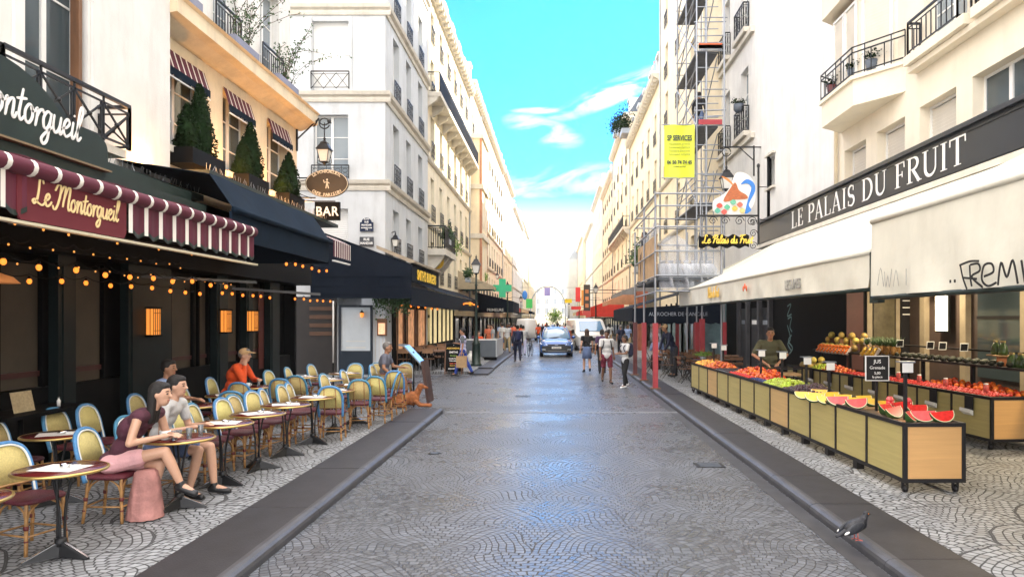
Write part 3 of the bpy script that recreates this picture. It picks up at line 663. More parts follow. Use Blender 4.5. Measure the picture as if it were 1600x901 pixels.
bay(b, 6.78, True); bay(b, 9.4, False); bay(b, 12.0, False)
for (a0, a1) in ((14.4, 16.15),(12.1,13.85)):
    slab(b, P, a0-.25, a1+.1, 7.1, 7.28, .3, M_stucco); railing(b, P, a0, a1, 7.3, 7.92, .26, 'bars', True, step=.17)
slab(b, P, 10.0, 16.3, 6.98, 7.09, .2, M_stucco, 'ledge')
for (a0,a1,z0,z1,_) in ops[:5]: slab(b, P, a0-.05, a1+.05, z0-.1, z0, .07, M_stucco, 'window_sill')
mb = W(b); mb.tube([(7.12,18.25,4.3),(7.12,18.25,18)], .05, 8); mb.build('drainpipe', M_cream, b)
mb = W(b); mb.box(8.9,16,-2,18.3,0,18.4); mb.box(8.1,8.9,-2,18.3,3.4,18.4); mb.build('rear_mass', M_stucco, b)
mb = W(b); mb.box(7.25,8.88,17.9,18.3,0,4.3); mb.build('pier', M_black, b)
R0 = b
# ---- RIGHT 1: tall blank white house
b = bld('blank_white_house', 7.2, 18.4, 'tall bright white house with a blank wall and few balconied windows behind the scaffold')
ops = []
for z in (9.1, 12.95, 16.6, 20.2):
    ops += [(8.45,9.55,z,z+2.5,'pale'), (11.3,12.3,z,z+2.5,'pale')]
ops += [(5.2,5.9,6.5,7.5,'pale')]
wp, P = facade(b, (7.2, 18.4), (0,1), (-1,0), 12.8, 24.5, ops, M_white, z_base=3.2, block=8)
for (a0,a1,z0,z1,_) in ops[:-1]:
    slab(b, P, a0-.3, a1+.35, z0-.2, z0-.02, .26, M_stone); railing(b, P, a0-.12, a1+.15, z0, z0+.95, .22, 'scroll', True)
for z in (12.95, 9.1): slab(b, P, 7.6, 12.8, z-.42, z-.22, .14, M_stone, 'string_course')
slab(b, P, 5.1, 6.0, 7.55, 7.62, .12, M_stone, 'window_hood'); slab(b, P, 5.1, 6.0, 6.42, 6.49, .12, M_stone, 'window_sill')
mb = W(b); mb.box(7.45,15,18.4,31.2,0,3.2); mb.build('ground_floor', M_black, b)
R1 = b
# ---- RIGHT 2..: beyond the scaffold
b, P, rf = row_house('shaded_tall_house', 'R', 6.4, 31.2, 44, 25.5, 27.5, [(3.9,6.0),(7.0,9.2),(10.2,12.3),(13.2,15.2),(16.0,18.0),(19,21),(22,24)], 3, M_cream, 'tall cream house hidden behind the scaffold and yellow banner')  # storeys above the frame made this tall to shade the grey corner house
b, P, rf = row_house('dormer_house', 'R', 6.4, 44, 62, 17.2, 22.6, f4[:4], 5, M_warm, 'cream house with a big attic dormer and chimney wall, right of the sky', roofm=M_zinc)
slab(b, P, .2, 3.4, 17.25, 19.3, -.3, M_zinc, 'attic_box', d0=-2.5)
b, P, rf = row_house('ochre_row_house', 'R', 6.35, 62, 80, 20, 22.4, f4, 4, M_cream, 'yellow-cream row house with iron balconies beyond the dormer house', balc=((10.1,.6),), roofm=M_slate)
row_house('bracket_row_house', 'R', 6.4, 80, 98, 18.6, 22.5, f4, 5, M_ochre, 'ochre row house in the middle of the right side')
row_house('pale_tall_row_house', 'R', 6.3, 98, 122, 20.5, 23.6, f4, 6, M_cream, 'pale tall row house far down the right side')
row_house('distant_white_house', 'R', 6.2, 122, 150, 18.5, 22, f4, 7, M_white, 'distant white house on the right side', chim=False)
row_house('distant_cream_house', 'R', 5.6, 150, 185, 19.5, 22.5, f4, 8, M_cream, 'distant cream house second from the end on the right side', chim=False)
row_house('distant_corner_house', 'R', 3.2, 185, 225, 17.5, 20, f4, 7, M_grey, 'last distant grey house stepping forward on the right side', chim=False, corn=False)
# the bend that closes the street
b = bld('closing_house', -1, 262, 'faint white house closing the street in the far distance')
ops = auto_ops(26, [(4,6),(7.5,9.5),(11,13)], 8, 1.1)
facade(b, (-18, 262), (1,0), (0,-1), 26, 17.5, [(*o[:4],'pale') for o in ops], M_warm, z_base=0)
b = bld('terminal_house', 20, 262, 'faint cream house closing the street in the far distance, right half')
facade(b, (8, 262), (1,0), (0,-1), 26, 17, auto_ops(26, [(4,6),(7.5,9.5),(11,13)], 8, 1.1), M_cream, z_base=0)
# ================================================================ LETTER SHAPES
SCR = {
 'L': ([[(.95,1.75),(.75,2.1),(.5,1.95),(.5,1.2),(.42,.4),(.15,.02),(-.02,.2),(.2,.36),(.6,.1),(1.05,0),(1.35,.3)]], 1.25),
 'e': ([[(0,.42),(.3,.5),(.52,.8),(.33,1),(.12,.75),(.1,.3),(.33,.0),(.62,.15),(.8,.4)]], .72),
 'M': ([[(-.15,1.45),(.05,1.9),(.35,2.0),(.45,1.6),(.38,.8),(.12,0),(-.15,-.1),(-.3,.15)],[(.45,1.2),(.75,1.9),(.98,1.9),(1.0,1.4),(.9,.6),(.88,.25)],[(.95,.9),(1.2,1.7),(1.45,2.0),(1.58,1.7),(1.52,.9),(1.5,.3),(1.65,0),(1.9,.3)]], 1.8),
 'o': ([[(.5,.92),(.28,1),(.06,.62),(.14,.12),(.4,0),(.6,.38),(.52,.88),(.45,.8),(.6,.68),(.82,.85)]], .76),
 'n': ([[(0,.85),(.12,.95),(.14,.5),(.12,0)],[(.14,.45),(.35,.92),(.55,.9),(.58,.45),(.58,.12),(.72,0),(.85,.3)]], .78),
 't': ([[(.3,1.65),(.24,.9),(.22,.3),(.38,0),(.6,.25)],[(-.02,1.08),(.3,1.15),(.6,1.22)]], .56),
 'r': ([[(.02,.85),(.14,.95),(.16,.5),(.13,0)],[(.15,.45),(.3,.85),(.5,.98),(.62,.82)]], .6),
 'g': ([[(.55,.9),(.3,1),(.06,.6),(.15,.1),(.4,.06),(.56,.45),(.6,.95)],[(.6,.95),(.56,.1),(.5,-.6),(.25,-.85),(.08,-.6),(.3,-.25),(.85,.3)]], .78),
 'u': ([[(.05,.95),(.06,.35),(.22,.02),(.45,.12),(.58,.5),(.6,.95)],[(.6,.95),(.58,.25),(.7,0),(.85,.25)]], .8),
 'i': ([[(.1,.95),(.08,.3),(.2,.0),(.38,.25)],[(.12,1.35),(.15,1.38)]], .38),
 'l': ([[(.02,.3),(.3,1.1),(.42,1.75),(.3,2.05),(.16,1.7),(.14,.4),(.28,0),(.5,.25)]], .48),
 'P': ([[(.2,0),(.35,.6),(.42,1.8)],[(-.05,1.3),(.1,1.8),(.5,2.05),(.95,1.9),(1.0,1.45),(.7,1.05),(.4,1.05)]], .95),
 'a': ([[(.55,.9),(.3,1),(.06,.6),(.15,.1),(.4,.06),(.56,.45),(.6,.95)],[(.6,.95),(.57,.3),(.68,0),(.85,.25)]], .8),
 's': ([[(-.02,.25),(.25,.7),(.36,1.05),(.4,.7),(.5,.35),(.35,0),(.1,.08)]], .6),
 'd': ([[(.55,.9),(.3,1),(.06,.6),(.15,.1),(.4,.06),(.56,.45),(.66,1.1),(.72,2.0)],[(.68,1.2),(.6,.3),(.7,0),(.88,.25)]], .82),
 'F': ([[(.2,0),(.34,.6),(.48,1.85)],[(-.05,1.5),(.1,1.95),(.6,1.95),(1.2,2.1)],[(.1,1.0),(.45,1.05),(.85,1.15)]], .95),
 ' ': ([], .55),
}
def script_w(txt): return sum(SCR[c][1] for c in txt)
def script(txt, xh, O, u, v, m, parent, wid=.2, d=.008, shear=.18, name='lettering'):
    mb = W(root_of(parent)); u = Vector(u); v = Vector(v); n = u.cross(v); x = 0; O = Vector(O)
    for c in txt:
        for st in SCR[c][0]:
            pts = crom([(p[0], p[1], 0) for p in st], 5) if len(st) > 2 else [Vector((*p,0)) for p in st]
            q = [((x+p.x+p.y*shear)*xh, p.y*xh) for p in pts]
            k = len(q); ws = [wid*xh*(.85+.3*math.sin(math.pi*i/max(1,k-1))) for i in range(k)]
            mb.ribbon(q, ws, O, u, v, d, n)
            for e in (q[0], q[-1]):
                mb.ribbon([(e[0]-wid*xh*.35, e[1]), (e[0], e[1]), (e[0]+wid*xh*.35, e[1])], [wid*xh*.5, wid*xh*.85, wid*xh*.5], O, u, v, d*.8, n)
            d += 1e-5
        x += SCR[c][1]
    return mb.build(name, m, parent)
def arc(cx, cy, rx, ry, a0, a1, n=12): return [(cx+rx*math.cos(R_(a0+(a1-a0)*i/n)), cy+ry*math.sin(R_(a0+(a1-a0)*i/n))) for i in range(n+1)]
T, t_ = .15, .04
def wv(n, a, b): return [a+(b-a)*math.sin(math.pi*i/(n-1)) for i in range(n)]
def _stem(x, y0=0, y1=1, s=True): 
    r = [([(x,y0),(x,y1)], T)]
    if s: r += [([(x-.14,y0+.015),(x+.14,y0+.015)], .03)] if y0 == 0 else []
    if s and y1 == 1: r += [([(x-.14,.985),(x+.14,.985)], .03)]
    return r
_sc = arc(.3,.73,.2,.25,50,270,10)+arc(.3,.25,.22,.23,90,-130,10)
SER = {
 'L': (_stem(.16)+[([(.16,.02),(.58,.02)],.04),([(.56,0),(.6,.26)],.05)], .68),
 'E': (_stem(.16)+[([(.16,.02),(.56,.02)],.04),([(.16,.98),(.54,.98)],.04),([(.16,.52),(.42,.52)],.04),([(.55,0),(.58,.24)],.05),([(.52,1),(.54,.78)],.05),([(.43,.4),(.43,.64)],.035)], .68),
 'P': (_stem(.16)+[([(.16,.97)]+arc(.36,.73,.24,.24,90,-90)+[(.16,.49)], [.04]+wv(13,.04,.15)+[.04])], .68),
 'A': ([([(.08,0),(.36,1)],.045),([(.36,1),(.66,0)],.15),([(.18,.32),(.55,.32)],.035),([(-.02,.015),(.2,.015)],.03),([(.54,.015),(.8,.015)],.03)], .82),
 'I': (_stem(.16), .36),
 'S': ([(_sc, wv(len(_sc),.05,.15)),([(.46,.72),(.47,.96)],.04),([(.08,.04),(.09,.28)],.04)], .62),
 'D': (_stem(.16)+[([(.16,.98)]+arc(.3,.5,.4,.48,90,-90,16)+[(.16,.02)], [.04]+wv(17,.04,.16)+[.04])], .82),
 'U': ([([(.16,1)]+[(.16,.35)]+arc(.41,.32,.25,.3,180,360,12)+[(.66,1)], [T,T]+[T-(T-.05)*i/12 for i in range(13)]+[.045]),([(.02,.985),(.3,.985)],.03),([(.54,.985),(.78,.985)],.03)], .82),
 'F': (_stem(.16)+[([(.16,.98),(.54,.98)],.04),([(.16,.5),(.42,.5)],.04),([(.52,1),(.54,.76)],.05),([(.43,.38),(.43,.62)],.035)], .62),
 'R': (_stem(.16)+[([(.16,.97)]+arc(.36,.74,.23,.23,90,-90)+[(.16,.51)], [.04]+wv(13,.04,.15)+[.04]),([(.34,.5),(.66,0)],.14),([(.56,.015),(.78,.015)],.03)], .76),
 'T': (_stem(.34)+[([(.02,.97),(.66,.97)],.05),([(.02,1),(.01,.74)],.045),([(.66,1),(.67,.74)],.045)], .68),
 ' ': ([], .36)}
def serif(txt, size, O, u, v, m, parent, sx=1, gap=.06, d=.012):
    mb = W(root_of(parent)); u = Vector(u); v = Vector(v); n = u.cross(v); O = Vector(O); x = 0; e = 0
    for c in txt:
        for pts, ws in SER[c][0]:
            ws = [q*size for q in ws] if isinstance(ws, list) else ws*size
            mb.ribbon([((x+p[0])*size*sx, p[1]*size) for p in pts], ws, O, u, v, d+e, n); e += 2e-5
        x += SER[c][1]+gap
    return mb.build('lettering', m, parent)
def serif_w(txt, gap=.06): return sum(SER[c][1]+gap for c in txt)

# ================================================================ LEFT CAFE : shopfront
cafe = thing('cafe_shopfront', (-7.1, 2, 0), 'dark green and black cafe shopfront with pale panels behind the terrace chairs', 'shopfront')
mb = W(cafe); mb.box(-9.5,-7.3,0,19.2,0,3.9); mb.box(-7.3,-7.12,0,19.2,.1,1.15); mb.box(-7.3,-6.62,-1,19.4,3.0,4.25)
mb.build('shop_wall', M_black, cafe)
mb = W(cafe); mb.box(-7.26,-7.0,19.2,19.32,0,3.9); mb.box(-12,-7.26,19.2,19.32,0,3.9); mb.build('end_wall', M_black, cafe)
M_panel = mat('beige_panel', (.06,.048,.033), .7, var=.12, scale=3); M_redst = mat('oxblood_strip', (.05,.010,.009), .5, var=.1)
pys = [(6.2,7.0),(7.4,8.1),(8.5,9.0),(9.2,9.95),(10.5,11.3),(13.3,14.1),(14.35,14.7),(15.3,16.1),(16.6,17.4)]
for (y0,y1) in pys:
    mb = W(cafe); mb.box(-7.27,-7.2,y0,y1,1.16,2.85); f = mb.build('window_panel', M_panel, cafe)
    mb = W(cafe); mb.box(-7.199,-7.17,y0,y1,1.31,1.385); mb.build('red_rail', M_redst, f)
    mb = W(cafe); mb.box(-7.19,-7.13,y0-.05,y0,1.16,2.95); mb.box(-7.19,-7.13,y1,y1+.05,1.16,2.95); mb.build('window_frame', M_black, f)
M_pil = mat('green_black_pilaster', (.006,.012,.013), .4, var=.2, scale=4, spec=.2)
for (y0,y1) in ((5.1,5.6),(8.15,8.45),(10.05,10.42),(11.7,13.0),(14.75,15.25),(16.15,16.5),(17.5,18.1)):
    mb = W(cafe); mb.box(-7.12,-6.98,y0,y1,.1,3.0); mb.box(-6.98,-6.96,y0+.08,y1-.08,.3,2.85); mb.build('pilaster', M_pil, cafe)
mb = W(cafe); mb.box(-7.13,-7.11,17.15,17.42,.9,2.8); mb.build('menu_board', mat('oxblood_board', (.09,.02,.015), .5), cafe)
for i, z in enumerate((2.5,2.2,1.35)): text(('VIN','BAR','CAFE')[i], .11, (-7.09,17.28,z), (0,1,0), (0,0,1), M_letter, cafe) if False else None
M_lan = mat('lantern_glow', (1,.42,.10), .5, var=.0, emit=.19, ecol=(1,.30,.04))
M_lanf = M_black
first = None
for i, (y, lb) in enumerate(((12.25,'first glowing orange wall lantern on the teal pillar, behind the blue shirt man'),(14.95,'second glowing wall lantern on the cafe front, between the two others'),(16.3,'third glowing wall lantern on the cafe front, nearest the blue awning end'))):
    if i == 0:
        t = thing('wall_lantern', (-6.93,y,2.05), lb, 'lantern', 'glowing lanterns on the cafe front'); first = t
        m_ = MB(); m_.box(-.05,.11,-.1,.1,-.22,.22); m_.build('lamp_shade', M_lan, t)
        m_ = MB()
        for z in (-.25,.23): m_.box(-.07,.13,-.13,.13,z,z+.025)
        for yy_ in (-.11,-.055,0,.055,.11): m_.bar((.115,yy_,-.23),(.115,yy_,.23),.008)
        for z in (-.15,.15): m_.bar((.117,-.11,z),(.117,.11,z),.008)
        for xx in (-.02,.05): m_.bar((xx,-.105,-.23),(xx,-.105,.23),.008)
        m_.build('lantern_cage', M_lanf, t)
    else: dup(first, (-6.93,y,2.05), 0, lb)
# interior glimpses
t = thing('pendant_shade', (-7.05, 8.95, 2.55), 'half-round orange glowing pendant shade inside the cafe, far left', 'pendant lamp')
m_ = MB(); m_.lathe([(.03,.14),(.2,.1),(.3,0),(.28,0)], 16); m_.build('lamp_shade', mat('dim_orange_glow', (.8,.35,.12), .6, var=0, emit=.05, ecol=(1,.35,.1)), t)
m_ = MB(); m_.tube([(0,0,.14),(0,0,.45)], .008, 6); m_.build('cord', M_black, t)
# ---------------------------------------------------------------- big curved sign above the awning
sg = thing('fascia_sign', (-5.3, 6.7, 3.8), 'big dark green curved name board with white script above the striped awning', 'sign')
mb = W(sg)
top = [(3.6,3.80),(3.6,4.08),(3.9,4.16),(4.6,4.2),(5.0,4.34),(5.6,4.5),(6.4,4.56),(6.9,4.53),(7.3,4.38),(7.55,4.2),(7.8,4.19),(8.1,4.17),(8.24,4.1),(8.27,3.98),(8.27,3.82)]
tp = crom([(y,z,0) for y,z in top[1:-1]], 3)
poly = [(3.6,3.81)]+[(p.x,p.y) for p in tp]+[(8.27,3.82)]
mb.prism(poly[::-1], -5.24, -5.17, 'x'); mb.build('sign_board', M_green, sg)
mb = W(sg); mb.prism([(p[0], p[1]) for p in poly[::-1]], -5.17, -5.165, 'x') if False else None
mb = W(sg); mb.box(-5.25,-5.14,3.55,8.3,3.79,3.81); mb.build('bottom_trim', mat('tan_trim', (.20,.14,.07), .5), sg)
L1_ = 2.02; xh = L1_/script_w('Le Montorgueil')
script('Le Montorgueil', xh*1.0, (-5.17, 5.76, 4.02), (0,1,0), (0,0,1), M_letter, sg, wid=.135)
M_arm = mat('dull_arm_metal', (.07,.072,.075), .5, .4, var=.15)
# ---------------------------------------------------------------- striped awning
aw = thing('striped_awning', (-4.5, 7, 3), 'maroon awning with narrow white stripes and gold script panel over the first tables', 'awning')
mb = W(aw); mb.box(-5.42,-5.2,2.6,10.65,3.5,3.78); mb.box(-6.6,-5.42,2.6,10.65,3.42,3.98); mb.build('awning_cassette', M_green, aw)
mb = W(aw)
mb.sheet(lambda a,b_: (-5.3+.84*a, 2.6+8.0*b_, 3.62-.17*a-.02*math.sin(b_*40)), 4, 40, .01); mb.build('awning_roof', M_marC, aw)
mb = W(aw); y = 2.6; FX = -4.46; ZT = 3.45; rr = .075
def rollprof(k): a = math.pi/2-k*math.pi/6; return (FX+rr*math.cos(a)-.0, ZT-rr+rr*math.sin(a))
i = 0
while y < 10.55:
    for wid, mi in ((.237,0),(.053,1)):
        y2 = min(y+wid, 10.55); mb.m = mi
        vs = [(*((rollprof(k)[0]),), yy_, rollprof(k)[1]) for yy_ in (y,y2) for k in range(7)]
        mb.add(vs, [(k+1,k,7+k,7+k+1) for k in range(6)], True)
        if not 5.93 < y < 7.43:
            n = 6; zb = 3.0
            xw = lambda q: FX+.0+.012*math.sin(q*21)
            if mi == 0:
                sc = [(y+(y2-y)*q/n, zb-.045*math.sin(math.pi*q/n)) for q in range(n+1)]
                for (p, q) in zip(sc, sc[1:]):
                    mb.m = 0; mb.add([(xw(p[0]),p[0],3.3),(xw(q[0]),q[0],3.3),(xw(q[0]),q[0],q[1]),(xw(p[0]),p[0],p[1])], [(0,1,2,3)], True)
                    mb.m = 2; mb.add([(xw(p[0])+.003,p[0],p[1]+.045),(xw(q[0])+.003,q[0],q[1]+.045),(xw(q[0])+.003,q[0],q[1]),(xw(p[0])+.003,p[0],p[1])], [(0,1,2,3)], True)
            else:
                mb.m = 1; mb.add([(xw(y)+.002,y,3.31),(xw(y2)+.002,y2,3.31),(xw(y2)+.002,y2,3.0),(xw(y)+.002,y,3.0)], [(0,1,2,3)], True)
        y = y2
mb.build('striped_valance', [M_marC, M_whiC, M_green], aw)
mb = W(aw); mb.prism([(5.93,2.99),(5.97,2.93),(7.4,2.93),(7.44,2.99),(7.44,3.3),(5.93,3.3)][::-1], FX-.02, FX, 'x'); pn = mb.build('script_panel', mat('maroon_panel', (.115,.008,.016), .8, var=.05), aw)
script('Le Montorgueil', 1.19/script_w('Le Montorgueil'), (FX+.001, 6.1, 3.085), (0,1,0), (0,0,1), mat('pale_gold_letters', (.85,.66,.32), .5, var=0), pn, wid=.15, shear=.15)
mb = W(aw); mb.box(-4.47,-4.4,2.6,10.58,2.885,2.91); mb.build('front_rail', mat('cream_rail', (.66,.60,.44), .4, .3, var=.05), aw)
mb = W(aw)
for yb in (4.2, 8.6, 10.3): mb = W(aw); mb.bar((-6.9,yb,3.3),(-5.6,yb+.35,3.12),.04); mb.bar((-5.62,yb+.35,3.13),(-4.46,yb,2.92),.04); mb.build('folding_arm', M_arm, aw)
# ---------------------------------------------------------------- blue awning
aw = thing('blue_awning', (-5, 13, 3.5), 'dark navy canvas awning between the striped awning and the bar sign', 'awning')
mb = W(aw)
mb.sheet(lambda a,b_: (-5.2+.36*a, 10.75+4.65*b_, 4.28-.52*a+.012*math.sin(b_*17)), 6, 24, .012)
mb.tube([(-4.83, 10.75+4.65*k/12, 3.74) for k in range(13)], .05, 8); mb.build('awning_front', M_navy, aw)
mb = W(aw); mb.sheet(lambda a,b_: (-6.95+1.75*a, 10.75+4.65*b_+.0, 4.55-.27*a), 4, 6, .012); mb.build('awning_roof', M_navy, aw)
mb = W(aw); mb.box(-6.9,-4.86,15.3,15.34,3.28,3.74); mb.box(-4.90,-4.86,10.75,15.3,3.3,3.72); mb.prism([(-6.95,3.74),(-4.86,3.74),(-5.2,4.28),(-6.95,4.55)], 15.36, 15.38, 'y'); mb.build('valance', M_navy, aw)
mb = W(aw); mb.bar((-6.3,10.9,2.75),(-5.1,12.2,2.72),.04); mb.build('folding_arm', M_arm, aw)
mb = W(aw); mb.bar((-6.6,14.6,2.72),(-5.0,15.2,2.62),.05); mb.build('folding_arm', M_arm, aw)
aw2 = thing('small_striped_awning', (-4.8, 15.8, 3.3), 'short maroon striped awning flap past the end of the navy awning', 'awning')
mb = W(aw2)
y = 15.45
while y < 16.6:
    for wid, mi in ((.11,0),(.05,1)): mb.m = mi; mb.add([(-5.1,y,3.95),(-5.1,y+wid,3.95),(-4.8,y+wid,3.8),(-4.8,y,3.8),(-4.8,y,3.45),(-4.8,y+wid,3.45)], [(0,1,2,3),(3,2,5,4)]); y += wid
mb.build('striped_valance', [M_marC, M_whiC], aw2)
mb = W(aw2); mb.box(-4.82,-4.77,15.42,16.62,3.34,3.37); mb.build('front_rail', M_frame, aw2)
# ---------------------------------------------------------------- fascia lip and pigeon spikes
lp = thing('fascia_ledge', (-6.3, 9, 4.2), 'dark ledge with bird spikes running above the awnings', 'ledge')
mb = W(lp); mb.box(-6.6,-6.0,7.6,12.2,4.1,4.2); mb.box(-6.95,-5.9,12.2,19.4,4.56,4.64); mb.build('ledge_board', M_green, lp)
mb = W(lp); rr_ = random.Random(3)
for k in range(110):
    y = 8.4+k*.1; x = -6.05 if y < 12.2 else -5.95; z = 4.2 if y < 12.2 else 4.64
    mb.bar((x,y,z),(x+rr_.uniform(-.05,.05),y+rr_.uniform(-.03,.03),z+.11),.005)
mb.build('bird_spikes', M_steel, lp)['kind'] = 'stuff'
# ---------------------------------------------------------------- window awnings, topiary boxes
def foliage(mb, n, fn, size, rnd):
    for _ in range(n):
        p, nn = fn(rnd); p = Vector(p); s = size*rnd.uniform(.6,1.3)
        a = Vector((rnd.uniform(-1,1),rnd.uniform(-1,1),rnd.uniform(-1,1))).normalized(); a = (a+Vector(nn)*.6).normalized()
        t = a.cross(Vector((rnd.uniform(-1,1),rnd.uniform(-1,1),rnd.uniform(-1,1)))).normalized(); q = a.cross(t)
        mb.add([p-t*s*.35, p+q*s*.55, p+t*s*.35+a*s*.15, p-q*s*.55], [(0,1,2,3)])
rnd = random.Random(11)
sh_lab = ['in the first window over the navy awning','in the middle window over the navy awning','in the third window, beside the hanging lamp']
for i, (a0,a1,z0,z1,_) in enumerate(CAFE_OPS):
    t = thing('window_awning', (-6.9, 12.25+(a0+a1)/2, z1-.25), 'little maroon striped window awning '+['over the nearest topiary window','over the middle topiary window','over the third topiary window'][i], 'awning', 'small striped window awnings')
    mb = W(t); y = 12.25+a0-.02
    while y < 12.25+a1:
        for wid, mi in ((.17,0),(.045,1)):
            y2 = min(y+wid, 12.27+a1); mb.m = mi; mb.add([(-6.98,y,z1+.02),(-6.98,y2,z1+.02),(-6.86,y2,z1-.36),(-6.86,y,z1-.36)], [(0,1,2,3)], True)
            mb.m = 2; mb.add([(-6.855,y,z1-.34),(-6.855,y2,z1-.34),(-6.855,y2,z1-.47),(-6.855,(y+y2)/2,z1-.51),(-6.855,y,z1-.47)], [(0,1,2,3,4)]); y = y2
    mb.build('striped_canvas', [M_marC, M_whiC, M_navy], t)
    mb = W(t); mb.box(-6.87,-6.84,12.25+a0,12.25+a1,z1-.54,z1-.515); mb.build('front_rail', M_frame, t)
    t = thing('window_box', (-6.8, 12.25+(a0+a1)/2, z0-.1), 'dark planter box with clipped conifers '+sh_lab[i], 'planter', 'planter boxes of clipped conifers')
    mb = W(t); mb.box(-7.0,-6.5,12.25+a0+.12,12.25+a1-.12,z0-.30,z0-.02); mb.build('box', M_black, t)
    for k, (ay, h, r) in enumerate(((a0+.44,.84-.06*i,.21),((a0+a1)/2+.14,1.36-.12*i,.26))):
        c = Vector((-6.76, 12.25+ay, z0-.04)); mb = W(t); mb.tube([c, c+Vector((0,0,h*.8))], [.03,.01], 6); tr = mb.build('trunk', M_bark, t)
        mb = W(t)
        mb.lathe([(r*.5,.05),(r*.82,.12),(r*.86,.28),(r*.78,h*.5),(r*.45,h*.8),(.01,h*.97)], 10, c)
        def cone(rn, c=c, h=h, r=r):
            q = rn.random()**1.3; an = rn.uniform(0,6.283); lump = 1+.16*math.sin(an*3+q*9+c.y*5)
            rad = r*(1-q**1.7*.97)**.75*rn.uniform(.82,1.08)*lump; return (c.x+rad*math.cos(an), c.y+rad*math.sin(an), c.z+.03+q*h), (math.cos(an), math.sin(an), .3)
        foliage(mb, 1500, cone, .06, rnd); mb.build('crown', M_leafd, t)
# plants on the windows above the cornice
for i, (a0,a1,z0,z1,_) in enumerate(CAFE_OPS2 := [(.3,1.4,7.95,10.4,0),(2.9,4.0,7.95,10.4,0),(5.3,6.5,7.95,10.4,0)]):
    t = thing('flower_box', (-7.1, 12.25+(a0+a1)/2, 7.9), ['lavender-grey window box with bare stems above the first topiary','lavender-grey window box with bushy twigs above the cafe cornice','lavender-grey window box with tall wispy climber, nearest the grey house'][i], 'flower box', 'boxes with wispy plants above the cornice')
    mb = W(t); mb.box(-7.12,-6.75,12.25+a0-.05,12.25+a1+.05,7.84,8.1); mb.build('box', mat('lavender_grey_box', (.20,.21,.28), .6), t)
    sm = W(t); lm = W(t)
    for k in range(16):
        p = Vector((-6.93+rnd.uniform(-.08,.08), 12.25+rnd.uniform(a0,a1), 8.1)); pts = [p.copy()]; dd = Vector((rnd.uniform(-.03,.1),rnd.uniform(-.08,.08),.2))
        for j in range(rnd.randint(4,9)):
            p = p+dd; dd = dd+Vector((rnd.uniform(-.04,.05),rnd.uniform(-.05,.05),rnd.uniform(-.05,.02))); pts.append(p.copy())
            foliage(lm, 6 if i else 3, lambda rn, p=p: ((p.x+rn.uniform(-.07,.07),p.y+rn.uniform(-.07,.07),p.z+rn.uniform(-.06,.06)),(0,0,1)), .055, rnd)
        sm.tube(pts, .006, 4)
    sm.build('stems', M_bark, t); lm.build('leaves', M_leaf, t)
# ---------------------------------------------------------------- hanging lamps
def street_lantern(parent, c, s=1.0, name='lantern'):
    """four-sided Parisian lantern, bottom centre at c"""
    m1 = W(root_of(parent)); m2 = W(root_of(parent)); c = Vector(c)
    def ring(h, z): return [c+Vector((x*h*s, y*h*s, z*s)) for x, y in ((-1,-1),(1,-1),(1,1),(-1,1))]
    lo, hi = ring(.12, .08), ring(.2, .5); m2.add(ring(.11,.085)+ring(.185,.49), [(0,1,5,4),(1,2,6,5),(2,3,7,6),(3,0,4,7),(0,3,2,1),(4,5,6,7)])
    for i in range(4): m1.bar(lo[i], hi[i], .018*s); m1.bar(lo[i], lo[(i+1)%4], .025*s); m1.bar(hi[i], hi[(i+1)%4], .03*s)
    r = ring(.24,.5)+ring(.11,.72)+ring(.12,.74)+ring(.06,.80); m1.add(r, [(3,2,1,0)]+[(a+i, a+(i+1)%4, a+4+(i+1)%4, a+4+i) for a in (0,4,8) for i in range(4)]+[(12,13,14,15)])
    m1.lathe([(.05*s,.8*s),(.03*s,.86*s),(.055*s,.88*s),(.03*s,.92*s),(.015*s,1.0*s)], 8, c); m1.lathe([(.02*s,-.02*s),(.07*s,.03*s),(.12*s,.08*s)], 8, c)
    fr = m1.build(name+'_frame', M_iron, parent); m2.build('lamp_glass', mat('lamp_glass', (.70,.70,.66), .25, var=.05), fr)
    return fr
t = thing('wall_lamp', (-6.95, 19.3, 6.0), 'ornate black lantern hanging from a scroll bracket on the cafe house corner', 'wall lamp')
bx_ = PX(507, 19.3); zt = PZ(186, 19.3)
mb = W(t); mb.bar((-6.98,19.3,zt+.05),(-6.98,19.3,PZ(236,19.3)),.05); mb.bar((-6.98,19.3,zt),(bx_-.3,19.3,zt),.05); mb.bar((-6.98,19.3,PZ(218,19.3)),(-6.4,19.3,zt),.03)
mb.tube([(bx_-.3+.35*(k/10)+.12*math.sin(k*.75)*(k/14), 19.3, zt-.08-.13*math.cos(k*.75)*(1-k/22)) for k in range(17)], .018, 6)
mb.tube([(bx_,19.3,zt-.1),(bx_,19.3,PZ(216,19.3))], .015, 6); mb.tube([(bx_+.14*math.cos(a),19.3,zt-.12+.14*math.sin(a)) for a in [k*.5 for k in range(13)]], .018, 6)
mb.tube([(bx_-.17,19.3,PZ(243,19.3)),(bx_-.2,19.3,PZ(255,19.3)),(bx_,19.3,PZ(259,19.3)),(bx_+.2,19.3,PZ(255,19.3)),(bx_+.17,19.3,PZ(243,19.3))], .012, 5)
mb.build('bracket', M_iron, t); street_lantern(t, (bx_, 19.3, PZ(257,19.3)), .78)
